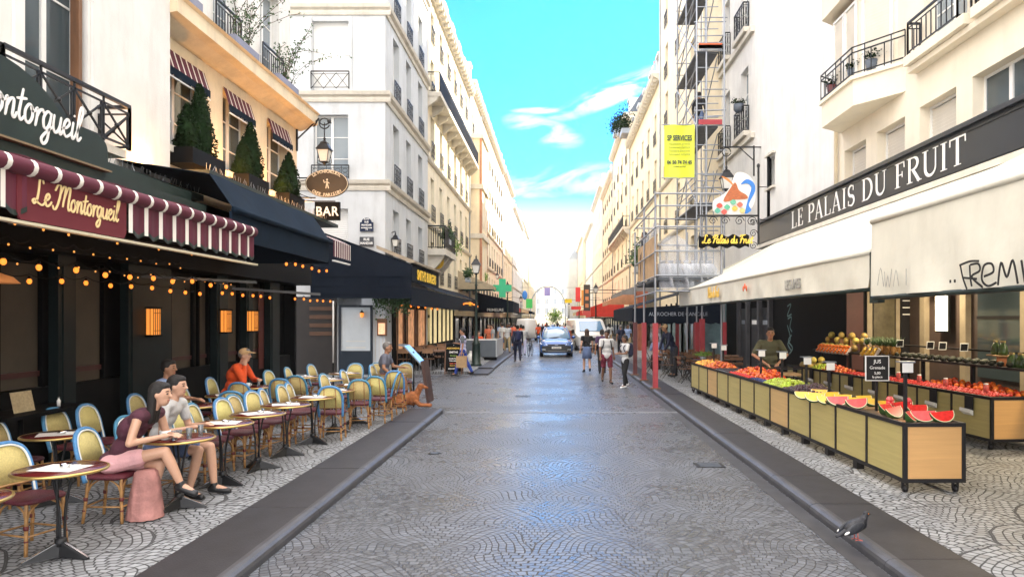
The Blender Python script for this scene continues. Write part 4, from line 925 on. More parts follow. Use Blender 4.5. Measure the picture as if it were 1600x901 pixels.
# oval sign and BAR sign hang off the same corner
ys = 18.6
t = thing('oval_sign', (PX(511,ys), ys, PZ(287,ys)), 'dark oval hanging sign with cream lettering and a small waiter figure', 'sign')
mb = W(t); c = Vector(t.location); rx, rz = .56, .36
for (k, y0, y1) in ((1.0,-.03,.03),(.97,-.034,.034)):
    pass
mb.prism([(c.x+rx*math.cos(a), c.z+rz*math.sin(a)) for a in [k*math.pi/16 for k in range(32)]][::-1], ys-.03, ys+.03, 'y'); ov = mb.build('oval_board', mat('bronze_brown_board', (.045,.032,.018), .4, var=.2, scale=4), t)
M_cl = mat('cream_letters', (.68,.60,.45), .5, var=0)
mb = W(t)
mb.tube([(c.x+(rx-.02)*math.cos(a), ys-.035, c.z+(rz-.02)*math.sin(a)) for a in [k*math.pi/20 for k in range(40)]], .008, 5, True)
# little figure of a waiter: a plain generic shape of strokes
for pts in ([(-.02,-.13),(.0,-.02),(.01,.06)],[(.05,-.13),(.02,-.02),(.01,.06)],[(.01,.05),(.07,.0)],[(.01,.05),(-.06,.02),(-.08,.09)]): mb.ribbon(pts, .022, Vector((c.x,ys-.031,c.z)), Vector((1,0,0)), Vector((0,0,1)), .008, Vector((0,-1,0)))
mb.ell((c.x+.01, ys-.035, c.z+.095), (.024,.01,.028), 8, 6); mb.build('rim_and_figure', M_cl, ov)
def arc_text(s, R, mid, size, m, par, c, ys, flip=False):
    n = len(s)
    for i, ch in enumerate(s):
        if ch == ' ': continue
        a = mid+(1 if flip else -1)*(i-(n-1)/2)*.13; rx_, rz_ = rx*R, rz*R
        p = (c.x+rx_*math.cos(a), ys-.033, c.z+rz_*math.sin(a)); tang = Vector((-rx_*math.sin(a),0,rz_*math.cos(a)))*(1 if flip else -1); tang.normalize()
        text(ch, size, p, tang, (-tang.z,0,tang.x), m, par, 'letter', ext=.003, bold=.002)
arc_text('LE MONTORGUEIL', .77, math.pi/2, .115, M_cl, ov, c, ys); arc_text('CAFE PARISIEN', .9, -math.pi/2, .105, M_cl, ov, c, ys, True)
mb = W(t); mb.bar((-6.98,ys,PZ(278,ys)),(c.x-.5,ys,PZ(278,ys)),.03); mb.bar((-6.98,ys,PZ(308,ys)),(c.x-.3,ys,PZ(309,ys)),.03); mb.tube([(c.x-.3,ys,PZ(278,ys)),(c.x-.75,ys,PZ(284,ys)),(c.x-.85,ys,PZ(300,ys)),(c.x-.4,ys,PZ(310,ys))], .012, 5); mb.build('bracket', M_iron, t)
t = thing('bar_sign', (PX(512,ys), ys, PZ(330,ys)), 'black square hanging sign reading BAR in white', 'sign')
mb = W(t); c = Vector(t.location); mb.cbox(c, (.64,.1,.47)); bd = mb.build('sign_board', M_black, t); text('BAR', .33, (c.x,ys-.055,c.z-.12), (1,0,0), (0,0,1), M_letter, bd, bold=.006, sx=.92, space=1.1)
mb = W(t); mb.bar((-6.98,ys,c.z+.26),(c.x+.2,ys,c.z+.26),.025); mb.build('bracket', M_iron, t)
# street name plates on the grey corner
yp = 25.96
t = thing('district_plate', (PX(573,yp), yp, PZ(352,yp)), 'arched dark blue enamel street plate, the upper of two on the grey corner', 'street sign')
M_enb = mat('blue_enamel', (.012,.022,.055), .25, var=.05); c = Vector(t.location)
mb = W(t); hw, hh = .24, .22; pr = [(c.x-hw,c.z-hh),(c.x+hw,c.z-hh),(c.x+hw,c.z+hh*.5)]+[(c.x+hw*.75*math.cos(a), c.z+hh*.5+.16*math.sin(a)) for a in [k*math.pi/8 for k in range(9)]]+[(c.x-hw,c.z+hh*.5)]
mb.prism(pr, yp-.03, yp+.035, 'y'); bd = mb.build('enamel_plate', M_enb, t)
for s_, z, txt_ in ((.075,.2,'2e Arr'),(.085,.09,'RUE'),(.09,-.02,'MANDAR'),(.05,-.11,'ARRONDISSEMENT DE PARIS'),(.05,-.17,'1790')): text(txt_, s_, (c.x,yp-.034,c.z+z), (1,0,0), (0,0,1), M_letter, bd, ext=.002, bold=.002, sx=.62 if len(txt_) > 8 else .95)
t = thing('street_name_plate', (PX(573,yp), yp, PZ(377,yp)), 'small rectangular slate street plate reading RUE MANDAR, lower of two', 'street sign')
c = Vector(t.location); mb = W(t); mb.cbox(c, (.5,.06,.32)); bd = mb.build('slate_plate', mat('slate_plate', (.05,.055,.065), .6), t)
text('RUE', .12, (c.x,yp-.034,c.z+.03), (1,0,0), (0,0,1), M_letter, bd, ext=.002, bold=.003); text('MANDAR', .12, (c.x,yp-.034,c.z-.11), (1,0,0), (0,0,1), M_letter, bd, ext=.002, bold=.003, sx=.9)
# ---------------------------------------------------------------- string lights
M_bulb = mat('warm_bulb', (.3,.10,.03), .4, var=0, emit=.5, ecol=(1,.22,.02)); M_bulbs = mat('warm_small_bulb', (1,.5,.15), .4, var=0, emit=.3, ecol=(1,.33,.05))
def bulb_string(pts, label, r=.026, sag=.05, m=None):
    t = thing('string_lights', pts[0], label, 'string lights')
    mb = W(t); prev = None; path = []
    for p in pts:
        p = Vector(p)
        if prev is not None:
            for k in range(1, 4): q = prev.lerp(p, k/4); q.z -= sag*math.sin(math.pi*k/4)-.08; path.append(q)
        path.append(p+Vector((0,0,.08))); prev = p
    mb.tube(path, .006, 4); mb.build('cable', M_black, t)
    first = None
    for p in pts:
        if first is None:
            m1 = MB(); m1.ell((0,0,0), (r,r,r*1.25), 10, 8); first = m1.build('bulb', m or M_bulb, t); first.location = Vector(p)-Vector(t.location)
            m2 = MB(); m2.lathe([(r*.45,r*1.05),(r*.5,r*2.2),(r*.2,r*2.4)], 8); s_ = m2.build('socket', M_black, first)
        else: o = first.copy(); COL.objects.link(o); o.location = Vector(p)-Vector(t.location); s2 = s_.copy(); COL.objects.link(s2); s2.parent = o
rr_ = random.Random(5)
jit = lambda: rr_.uniform(-.02,.02)
bulb_string([(-5+jit(), y, 2.6+jit()) for y in [5.5+.485*k for k in range(12)]], 'outer string of warm round bulbs under the striped awning')
bulb_string([(-6+jit(), 7.2+.49*k, 2.54+jit()) for k in range(11)], 'inner string of warm round bulbs under the striped awning')
bulb_string([(-6+jit(), 12.9+.42*k, 2.56+jit()) for k in range(6)], 'string of warm bulbs low under the navy awning, left run')
bulb_string([(-4.95+jit(), 13.1+.48*k, 3.12+jit()) for k in range(6)], 'string of warm bulbs high inside the navy awning')
bulb_string([(-6+jit(), 16.5+.5*k, 2.55+jit()) for k in range(6)], 'string of warm bulbs past the navy awning, before the glass door')
for (y, lb) in ((9.2,'string of tiny orange lights high under the striped awning'),): bulb_string([(-5.2+jit()*3, 5.2+.42*k, 3.02-.0*k+jit()) for k in range(13)], lb, r=.012, m=M_bulbs)
bulb_string([(-6.6+jit(), 7.0+.36*k, 2.78+jit()*2) for k in range(22)], 'string of tiny orange lights close to the cafe wall', r=.011, m=M_bulbs)
bulb_string([(-5.5+jit(), 6.2+.33*k, 2.84+jit()*2) for k in range(14)], 'middle string of tiny orange lights under the striped awning', r=.010, m=M_bulbs)
# warm light that those bulbs and the uplights throw on the ochre wall
for i, (y, z) in enumerate(((14.55,4.95),(16.9,4.95),(18.9,4.95),(11.4,4.6))):
    ld = bpy.data.lights.new('uplight', 'POINT'); ld.energy = 26; ld.color = (1,.45,.12); ld.shadow_soft_size = .08
    lo_ = bpy.data.objects.new('uplight', ld); COL.objects.link(lo_); lo_.location = (-6.55,y,z)
    t = thing('uplight_fitting', (-6.5,y,z-.2), 'small black uplight fitting on the ledge '+['left of the middle topiary','right of the middle topiary','at the corner lamp','below the white wall'][i], 'uplight', 'uplights washing the ochre wall')
    m_ = MB(); m_.lathe([(.03,0),(.05,.02),(.06,.1),(.05,.1)], 8); m_.build('housing', M_black, t)
for i, (x, y) in enumerate(((-5.6,8.2),(-5.6,11.5),(-5.6,15.5))):   # the light the bulb strings give
    ld = bpy.data.lights.new('bulb_glow', 'POINT'); ld.energy = 2.5; ld.color = (1,.5,.18); ld.shadow_soft_size = .5; lo_ = bpy.data.objects.new('bulb_glow', ld); COL.objects.link(lo_); lo_.location = (x,y,2.6)
# ---------------------------------------------------------------- burger restaurant awning across the side street
M_navy2 = mat('charcoal_navy_canvas', (.006,.010,.018), .9, var=.15, scale=2, bump=.3, bscale=5, spec=.12)
aw = thing('corner_awning', (-5, 25, 3), 'large dark navy awning wrapped round the grey corner house, end flap facing the side street', 'awning')
mb = W(aw); Y0 = 24.5
mb.prism([(-8.4,2.8),(-4.95,2.8),(-4.95,3.96),(-7.9,5.03),(-8.4,5.03)], Y0, Y0+.03, 'y')
for z in (3.55,3.22,2.95): mb.box(-8.4,-4.95,Y0-.022,Y0-.002,z,z+.03)
for x in (-7.2,-6.1,-5.3): mb.box(x,x+.02,Y0-.018,Y0-.002,3.25,3.55)
mb.build('end_flap', M_navy2, aw)
mb = W(aw); mb.sheet(lambda a,b_: (-7.9+2.95*a, Y0+6*b_, 5.0-1.04*a), 6, 8, .02); mb.build('awning_roof', M_navy2, aw)
mb = W(aw); mb.box(-4.97,-4.93,Y0,30.1,3.38,4.0); fs = mb.build('fascia', M_navy2, aw)
mb = W(aw); mb.prism([(-6.15,4.5),(-5.0,4.02),(-4.85,4.02),(-4.85,4.10),(-6.15,4.62)], 24.52, 30.2, 'y'); mb.build('awning_hood', mat('tan_hood', (.30,.25,.18), .6), aw)
text("SMITH'S BURGERS", .5, (-4.925,27.4,3.5), (0,1,0), (0,0,1), mat('yellow_letters', (.85,.55,.03), .5, var=0, emit=.05), fs, bold=.012, sx=1.0)
mb = W(aw); mb.box(-4.99,-4.95,24.55,45.5,2.55,3.2); mb.sheet(lambda a,b_: (-6.2+1.25*a, 30.2+15.2*b_, 3.75-.5*a), 4, 8, .02); mb.box(-6.2,-4.97,45.4,45.44,2.6,3.3); mb.build('long_valance', M_navy2, aw)
text('SMITHS', .34, (-4.945,41.2,2.85), (0,1,0), (0,0,1), MATS['yellow_letters'], aw, bold=.008)
bulb_string([(-4.9, 38+.62*k, 3.0-.02*abs(k-5)+jit()) for k in range(12)], 'string of bulbs along the burger awning valance', r=.04)
bulb_string([(-5.8, 27+1.6*k, 2.6+jit()) for k in range(6)], 'pendant bulbs inside the burger restaurant terrace', r=.045)
# restaurant front below the burger awning
rf_ = thing('restaurant_front', (-6.2, 30, 0), 'lit restaurant windows with dark frames under the burger awning', 'shopfront')
M_lit = mat('lit_interior', (.55,.36,.22), .6, var=.6, scale=2.5, emit=.1, ecol=(1,.45,.2)); M_litp = mat('lit_pale_window', (.75,.66,.42), .6, var=.4, scale=1.5, emit=.15, ecol=(1,.8,.4))
mb = W(rf_); mb.box(-6.195,-6.15,27.0,33.9,.1,2.88); mb.build('front_wall', M_black, rf_)
for i, (y0,y1,mm) in enumerate(((27.6,28.6,M_lit),(29.4,30.9,M_lit),(31.6,33.4,M_lit))):
    mb = W(rf_); mb.box(-6.149,-6.13,y0,y1,.9,2.5); mb.build('lit_window', mm, rf_); 
    mb = W(rf_)
    for yy_ in (y0-.06,y1): mb.box(-6.13,-6.07,yy_,yy_+.06,.1,2.7)
    mb.box(-6.13,-6.08,y0,y1,.82,.9); mb.build('window_frame', M_wood, rf_)
mb = W(rf_); mb.box(-6.15,-6.05,34.9,42.0,.9,2.6); mb.build('lit_window', M_litp, rf_)
mb = W(rf_)
for k in range(6): mb.box(-6.05,-5.98,34.9+k*1.4,35.0+k*1.4,.1,2.7)
mb.box(-6.14,-5.99,34.9,42,.1,.9); mb.build('window_frame', M_black, rf_)
# menu box glowing on white corner, wall sconce
t = thing('menu_box', (-6.32,25.9,2.0), 'glowing orange menu case on the white corner panelling', 'menu case')
c = Vector((PX(597,25.9), 25.9, PZ(511,25.9))); mb = W(t); mb.cbox(c, (.34,.12,.62)); bx2 = mb.build('case', M_wood, t)
mb = W(t); mb.cbox(c+Vector((0,-.065,-.05)), (.24,.01,.4)); mb.build('lit_menu', mat('lit_menu', (.9,.55,.35), .5, var=.3, scale=14, emit=.22, ecol=(1,.4,.2)), bx2)
t = thing('door_sconce', (PX(566,25.9), 25.85, PZ(491,25.9)), 'small orange glowing sconce above the white door panel', 'wall light')
m_ = MB(); m_.lathe([(.02,-.12),(.06,-.08),(.075,.05),(.05,.06)], 8); m_.build('lamp_glass', M_lan, t); m_ = MB(); m_.lathe([(.09,.06),(.03,.12),(.01,.16)], 8); m_.bar((0,0,.1),(0,.1,.1),.02); m_.build('cap', M_black, t)
# trailing plant under the awning corner
t = thing('hanging_ivy', (-5.9, 25.2, 2.7), 'trailing ivy under the right corner of the dark navy awning', 'plant')
mb = W(t); foliage(mb, 900, lambda rn: ((rn.uniform(-6.4,-5.1), 25.2+rn.uniform(-.3,.3), 2.85-abs(rn.gauss(0,.25))), (0,0,1)), .09, rnd); mb.build('leaves', M_leaf, t)
# ================================================================ TERRACE FURNITURE
M_cane = mat('cream_weave', (.62,.50,.20), .6, var=.16, scale=60, bump=.5, bscale=160, orand=.14)
M_blue = mat('blue_woven_rim', (.07,.25,.44), .5, orand=.2, var=.2, scale=30, bump=.4, bscale=90)
M_wrim = mat('white_woven_edge', (.72,.74,.70), .5, var=.08)
M_seat = mat('oxblood_weave', (.10,.012,.022), .5, var=.2, scale=50, bump=.5, bscale=150)
M_bam = mat('bamboo', (.36,.19,.065), .4, var=.3, scale=14, bump=.3, bscale=30)
M_bind = mat('oxblood_binding', (.13,.02,.02), .5, var=.1)
def rr_poly(w, h, r, n=5):
    out = []
    for cx, cy, a in ((w-r,h-r,0),(-w+r,h-r,90),(-w+r,-h+r,180),(w-r,-h+r,270)):
        for k in range(n+1): q = R_(a+90*k/n); out.append((cx+r*math.cos(q), cy+r*math.sin(q)))
    return out
def make_chair():
    t = thing('bistro_chair', (0,0,0), 'x', 'chair')
    mb = MB(); pl = rr_poly(.21,.21,.09)
    n = len(pl); lv = [(.93,.425),(1,.437),(1,.455),(.94,.468),(.6,.475)]
    vs = [(p[0]*s*(1-.04*(p[0]<0)), p[1]*s*(1 if p[0] > 0 else .9), z) for s, z in lv for p in pl]
    mb.add(vs, [tuple(range(n-1,-1,-1))]+[(i*n+k, i*n+(k+1)%n, (i+1)*n+(k+1)%n, (i+1)*n+k) for i in range(4) for k in range(n)]+[tuple(4*n+k for k in range(n))], True)
    mb.build('seat', M_seat, t)
    # back: arch leaning back (-x)
    def bk(y, z): return Vector((-.17-(z-.45)*.26-.02*math.cos(y*6), y, z))
    arch = [(-.185,.40),(-.195,.60),(-.19,.74),(-.15,.845),(-.07,.893),(0,.90),(.07,.893),(.15,.845),(.19,.74),(.195,.60),(.185,.40)]
    pth = crom([bk(y,z) for y,z in arch], 4)
    mb = MB(); mb.tube(pth, .021, 8); mb.m = 1; mb.tube([p+Vector((.014,0,0))+((Vector((-.24,0,.65))-Vector((p.x,p.y,p.z))).normalized()*.016) for p in pth], .010, 6); mb.build('back_frame', [M_blue, M_wrim], t)
    mb = MB(); inner = [(y*.9, .45+(z-.45)*.955) for y, z in [(a[0],a[1]) for a in arch] if z > .45]
    inn = crom([bk(y,z) for y,z in inner], 3); top = inn; N = len(top)
    c = [Vector((bk(0,p.z).x*.0+bk(p.y,p.z).x, p.y, p.z)) for p in top]
    lo = [bk(p.y*.98, .55) for p in top]
    vs = []; 
    for i in range(N): vs += [c[i]+Vector((.008,0,0)), lo[i]+Vector((.008,0,0)), c[i]-Vector((.006,0,0)), lo[i]-Vector((.006,0,0))]
    fs = []
    for i in range(N-1): a = i*4; b_ = a+4; fs += [(a,a+1,b_+1,b_),(a+2,b_+2,b_+3,a+3),(a,b_,b_+2,a+2),(a+1,a+3,b_+3,b_+1)]
    mb.add(vs, fs, True); mb.build('backrest', M_cane, t)
    mb = MB()
    for y in (-.09, .09): mb.tube([bk(y,.42)-Vector((.012,0,0)), bk(y,.87)-Vector((.014,0,0))], .009, 6)
    mb.tube([bk(-.19,.545)-Vector((.0,0,0)), bk(.19,.545)], .011, 6); mb.build('back_slats', M_bam, t)
    for (x, y, bx, by) in ((.17,.165,.19,.185),(.17,-.165,.19,-.185),(-.16,.15,-.20,.17),(-.16,-.15,-.20,-.17)):
        mb = MB(); pts = [Vector((x,y,.435)), Vector((x+(bx-x)*.3,y+(by-y)*.3,.25)), Vector((bx,by,0))]
        mb.tube(crom(pts,3), .0155, 7)
        for s in ((-1,0),(0,-1)):   # bent braces from the leg up to the seat rail
            ex, ey = (x-math.copysign(.12,x), y) if s[0] else (x, y-math.copysign(.12,y))
            mb.tube(crom([Vector((x+(bx-x)*.5,y+(by-y)*.5,.22)), Vector(((x*1.02+ex)/2+(x-ex)*.28,(y*1.02+ey)/2+(y-ey)*.28,.36)), Vector((ex,ey,.43))],3), .009, 5)
        mb.m = 1; mb.tube([pts[0].lerp(pts[2],.42), pts[0].lerp(pts[2],.50)], .021, 7); mb.tube([pts[0].lerp(pts[2],.70), pts[0].lerp(pts[2],.73)], .018, 7)
        mb.build('leg', [M_bam, M_bind], t)
    mb = MB(); q = [(.182,.175),(-.185,.16),(-.185,-.16),(.182,-.175)]
    for i in range(4): mb.tube([(*q[i],.16), (*q[(i+1)%4],.16)], .009, 6)
    mb.build('stretcher', M_bam, t)
    return t
M_top = mat('oxblood_tabletop', (.10,.014,.014), .22, var=.12, scale=4); M_brass = mat('brass_rim', (.62,.44,.15), .3, .8, var=.1)
M_chrome = mat('chrome_strip', (.75,.76,.78), .15, 1, var=0)
def make_table():
    t = thing('bistro_table', (0,0,0), 'x', 'table')
    mb = MB(); mb.lathe([(.30,.722),(.335,.724),(.335,.748),(.0,.749)][:4], 40); mb.build('tabletop', M_top, t)
    mb = MB(); mb.tube([(.341*math.cos(a),.341*math.sin(a),.736) for a in [k*math.pi/20 for k in range(40)]], .0135, 8, True); mb.build('brass_rim', M_brass, t)
    mb = MB()
    for k in range(3):
        a = k*2.094+.4; mb.tube(crom([Vector((.09*math.cos(a),.09*math.sin(a),.722)), Vector((.035*math.cos(a+.3),.035*math.sin(a+.3),.42)), Vector((.03*math.cos(a+.6),.03*math.sin(a+.6),.12))],4), .0115, 7)
    mb.lathe([(.12,.708),(.12,.722)], 16); mb.lathe([(.05,.1),(.045,.16),(.02,.17)], 12); mb.build('column', M_iron, t)
    for k in range(3):
        a = k*2.094-.2; ca, sa = math.cos(a), math.sin(a); mb = MB()
        def q(r, w, z): return (r*ca-w*sa, r*sa+w*ca, z)
        mb.add([q(.0,-.05,.02),q(.0,.05,.02),q(.27,.018,.0),q(.27,-.018,.0),q(.02,-.03,.135),q(.02,.03,.135),q(.27,.012,.018),q(.27,-.012,.018)], [(0,3,2,1),(4,7,6,5),(0,1,5,4),(1,2,6,5),(2,3,7,6),(3,0,4,7)])
        mb.m = 1; mb.add([q(.03,-.013,.136),q(.03,.013,.136),q(.275,.008,.021),q(.275,-.008,.021)], [(0,1,2,3)]); mb.add([q(.03,-.013,.130),q(.275,-.008,.015),q(.275,-.008,.021),q(.03,-.013,.136),q(.03,.013,.130),q(.275,.008,.015),q(.275,.008,.021),q(.03,.013,.136)], [(0,1,2,3),(7,6,5,4)])
        mb.build('foot', [M_iron, M_chrome], t)
    return t
chair0 = make_chair(); table0 = make_table(); ch_used = []; tb_used = []
chr_ = random.Random(8)
def chair(x, y, rz, label, group='cream and blue rattan chairs on the cafe terrace'):
    rz += chr_.uniform(-7,7); x += chr_.uniform(-.03,.03); y += chr_.uniform(-.03,.03)
    if not ch_used: o = chair0; o.location = (x,y,PZ0); o.rotation_euler = (0,0,R_(rz)); o['label'] = label; o['group'] = group; ch_used.append(1)
    else: o = dup(chair0, (x,y,PZ0), R_(rz), label, group)
    return o
M_paper = mat('white_paper', (.72,.71,.67), .8, var=.03); M_gl = mat('clear_glass', (.75,.78,.78), .05, var=0, trans=.85); M_china = mat('white_china', (.78,.78,.75), .25, var=0)
def ashtray(x, y, z, lab):
    t = thing('ashtray', (x,y,z), lab, 'ashtray', 'small glass ashtrays on the terrace tables'); mb = MB(); mb.lathe([(.035,0),(.045,.004),(.045,.028),(.038,.028),(.034,.012),(.0,.012)], 14); mb.build('bowl', M_chrome, t)
    mb = MB(); mb.box(.05,.11,-.02,.03,.001,.02); mb.build('receipt_dish', M_china, t)
def table(x, y, label, setting=True, rz=0, where=''):
    if not tb_used: o = table0; o.location = (x,y,PZ0); o['label'] = label; o['group'] = 'round oxblood bistro tables'; tb_used.append(1)
    else: o = dup(table0, (x,y,PZ0), R_(rz), label, 'round oxblood bistro tables')
    if setting:
        m_ = MB(); a = R_(rz*1.0+8); ca, sa = math.cos(a), math.sin(a)
        pts = [(px*ca-py*sa, px*sa+py*ca) for px, py in ((-.19,-.14),(.19,-.14),(.19,.14),(-.19,.14))]
        m_.add([(*p,0) for p in pts]+[(*p,.002) for p in pts], [(3,2,1,0),(4,5,6,7),(0,1,5,4),(1,2,6,5),(2,3,7,6),(3,0,4,7)])
        pm = m_.build('paper_placemat', M_paper); pm.location = (x,y,PZ0+.7495); tag(pm, 'white paper mat on '+where.replace('the first table of the kerb-side row','first kerb-side table').replace('inner row ',''), 'placemat', 'white paper mats on the terrace tables')
        ashtray(x+.03, y+.02, PZ0+.752, 'small ashtray on '+where)
    return o
ordn = ['first','second','third','fourth','fifth','sixth','seventh','eighth','ninth','tenth']
front = [(-4.16,6.02),(-3.98,7.57),(-4.02,8.64),(-3.96,9.52),(-3.96,10.5),(-3.9,11.5),(-3.9,12.6),(-3.85,13.7)]
fl = ['nearest the camera','between woman and man in shorts','just past the couple','','','','','']
for i, (x, y) in enumerate(front):
    w_ = 'the %s table of the kerb-side row%s' % (ordn[i], (', '+fl[i]) if fl[i] else ' from the camera')
    table(x, y, 'oxblood table, %s in kerb-side row%s' % (ordn[i], ', '+fl[i] if fl[i] else ' from the camera'), i != 1, -14+i*37 % 60, w_)
table(-4.2, 4.98, 'oxblood bistro table cut off by the left edge of the picture', False)
# kerb-side row of chairs, facing the street
fc = [(-4.62,6.28,-12,'behind the first table'),(-4.52,5.42,-6,'nearest the camera, its seat cut by the picture edge'),(-4.42,7.18,-6,'under the woman in pink'),(-4.55,8.02,-6,'under the man in denim shorts'),
      (-4.40,8.85,-4,'nearer of the pair between third and fourth tables'),(-4.40,9.27,4,'farther of the pair between third and fourth tables'),(-4.36,9.84,-8,'nearer of the pair between fourth and fifth tables'),(-4.36,10.24,-2,'farther of the pair between fourth and fifth tables'),
      (-4.36,10.82,-8,'nearer of the pair between fifth and sixth tables'),(-4.32,11.24,3,'farther of the pair between fifth and sixth tables'),(-4.30,11.85,-5,'nearer of the pair past the sixth table'),(-4.28,12.3,2,'farther of the pair past the sixth table')]
for x, y, rz, l in fc: chair(x, y, rz, 'blue-rimmed rattan chair in kerb-side row, '+l)
rc = [(-3.72,11.95,92,'by the sixth table'),(-3.62,13.2,95,'by the seventh table'),(-3.42,13.95,80,'by the eighth table, closest to the kerb'),(-3.5,14.75,172,'last one before the grey polo man'),(-3.45,15.4,100,'beside the grey polo man')]
for x, y, rz, l in rc: chair(x, y, rz, 'rattan chair turned away from the camera, '+l)
# second row
t2 = [(-5.42,7.8,'left of the woman in pink'),(-5.25,10.42,'where the blue shirt man rests his hand'),(-5.42,11.85,'between the blue shirt man and orange shirt man'),(-5.6,13.3,'with a coffee cup, by the orange shirt man'),(-5.5,15.6,'past the orange shirt man'),(-4.75,14.9,'in front of the glass door'),(-4.9,16.6,'behind the grey polo man'),(-3.75,16.4,'right before the menu stand')]
for i, (x, y, l) in enumerate(t2): table(x, y, 'oxblood table near the cafe wall, '+l, i in (0,2,4,5,6), 20+i*31 % 60, 'the inner row table '+l)
c2 = [(-5.95,7.35,-4,'leftmost'),(-5.9,7.85,2,'second from the left, behind the placemat table'),(-5.86,8.75,-5,'behind the woman in pink, left one'),(-5.75,9.18,-3,'behind the woman in pink, right one'),(-5.82,10.42,0,'under the blue shirt man'),(-5.9,11.75,-4,'between the blue shirt and orange shirt men'),
      (-5.0,11.15,96,'turned away from the camera beyond the blue shirt man'),(-6.15,13.35,0,'under the orange shirt man'),(-5.45,12.6,84,'in front of the orange shirt man, seen from behind'),(-5.05,13.4,95,'right of the coffee cup table, seen from behind'),(-5.0,14.1,92,'seen from behind in front of the glass door'),(-5.85,15.2,-8,'by the wall beyond the orange shirt man'),(-5.8,16.2,0,'by the wall near the corner pilaster'),(-5.6,17.2,-6,'by the wall, farthest of the inner rows'),
      (-4.35,14.2,-10,'in the blurred middle group, nearest'),(-4.3,15.3,-4,'in the blurred middle group, centre'),(-4.9,17.4,-80,'facing the camera past the middle group'),(-4.45,17.6,-85,'left of the grey polo man, facing the camera'),(-4.12,17.0,-6,'under the grey polo man'),(-3.72,17.6,-90,'right of the grey polo man, facing the camera')]
for x, y, rz, l in c2: chair(x, y, rz, 'rattan chair near the cafe wall, '+l)
# high dark table with the menu card
t = thing('wall_table', (-6.35,8.5,PZ0), 'dark high table against the cafe wall holding a menu card, far left', 'table')
mb = MB(); mb.box(-.3,.3,-.6,.9,.86,.9); mb.build('tabletop', M_black, t); mb = MB(); mb.tube([(0,0,0),(0,0,.86)], .03, 8); mb.lathe([(.2,0),(.2,.02),(.04,.04)], 14); mb.build('pedestal', M_black, t)
t = thing('menu_card', (-6.3,8.5,PZ0+.9), 'beige printed menu card standing on the dark wall table', 'menu')
mb = MB(); mb.add([(0,-.17,0),(0,.17,0),(-.05,.17,.24),(-.05,-.17,.24),(-.004,-.17,0),(-.004,.17,0),(-.054,.17,.24),(-.054,-.17,.24)], [(0,1,2,3),(7,6,5,4),(0,3,7,4),(1,5,6,2),(3,2,6,7)]); mc_ = mb.build('card', mat('kraft_card', (.42,.34,.20), .8, var=.2, scale=30), t)
mb = MB()
for k in range(5): mb.box(-.02-.008*k,-.017-.008*k,-.12,.12-.03*(k%2),.06+.035*k,.068+.035*k)
mb.build('printed_lines', M_wood, mc_)
t = thing('salt_bottle', (-6.28,9.05,PZ0+.9), 'tiny glass bottle on the dark wall table right of the menu card', 'bottle'); mb = MB(); mb.lathe([(.02,0),(.022,.07),(.01,.09),(.01,.1)], 10); mb.build('glass', M_china, t); mb = MB(); mb.lathe([(.012,.1),(.012,.12)], 8); mb.build('cap', M_gl, t)
# things on the couple's table
def mug(x, y, lab, s=1.0, g=None, m=None):
    t = thing('coffee_cup', (x,y,PZ0+.75), lab, 'cup', g); mb = MB(); mb.lathe([(.026*s,0),(.04*s,.02*s),(.043*s,.075*s),(.039*s,.075*s),(.034*s,.02*s),(0,.015*s)], 16); mb.build('cup_body', m or M_china, t)
    mb = MB(); mb.tube(crom([Vector((.04*s,0,.06*s)),Vector((.068*s,0,.055*s)),Vector((.066*s,0,.03*s)),Vector((.038*s,0,.022*s))],4), .006*s, 6); mb.build('handle', m or M_china, t)
def tumbler(x, y, lab, h=.1, r=.032):
    t = thing('tumbler', (x,y,PZ0+.75), lab, 'glass'); mb = MB(); mb.lathe([(r*.8,0),(r,h),(r*.92,h),(r*.74,.012),(0,.012)], 16); mb.build('glass_body', M_gl, t); mb = MB(); mb.lathe([(r*.7,.014),(r*.8,h*.45)], 14); mb.build('drink', mat('cola', (.05,.02,.01), .1, var=0), t)
mug(-4.05,7.42,"large white mug on the couple's table", 1.3); tumbler(-3.93,7.38,"short water glass beside the white mug"); tumbler(-3.84,7.5,"dark drink glass at the right end of the couple's table", .11); tumbler(-3.80,7.66,"tilted-looking tall glass behind the dark drink on the couple's table", .12, .028); tumbler(-3.98,7.56,"small glass half hidden behind the white mug", .08)
mug(-5.68,13.2,'white coffee cup on the table by the orange shirt man'); tumbler(-5.5,13.25,'small glass next to the white coffee cup'); mug(-5.38,10.3,"dark cup on the blue shirt man's table", .9, m=M_black)
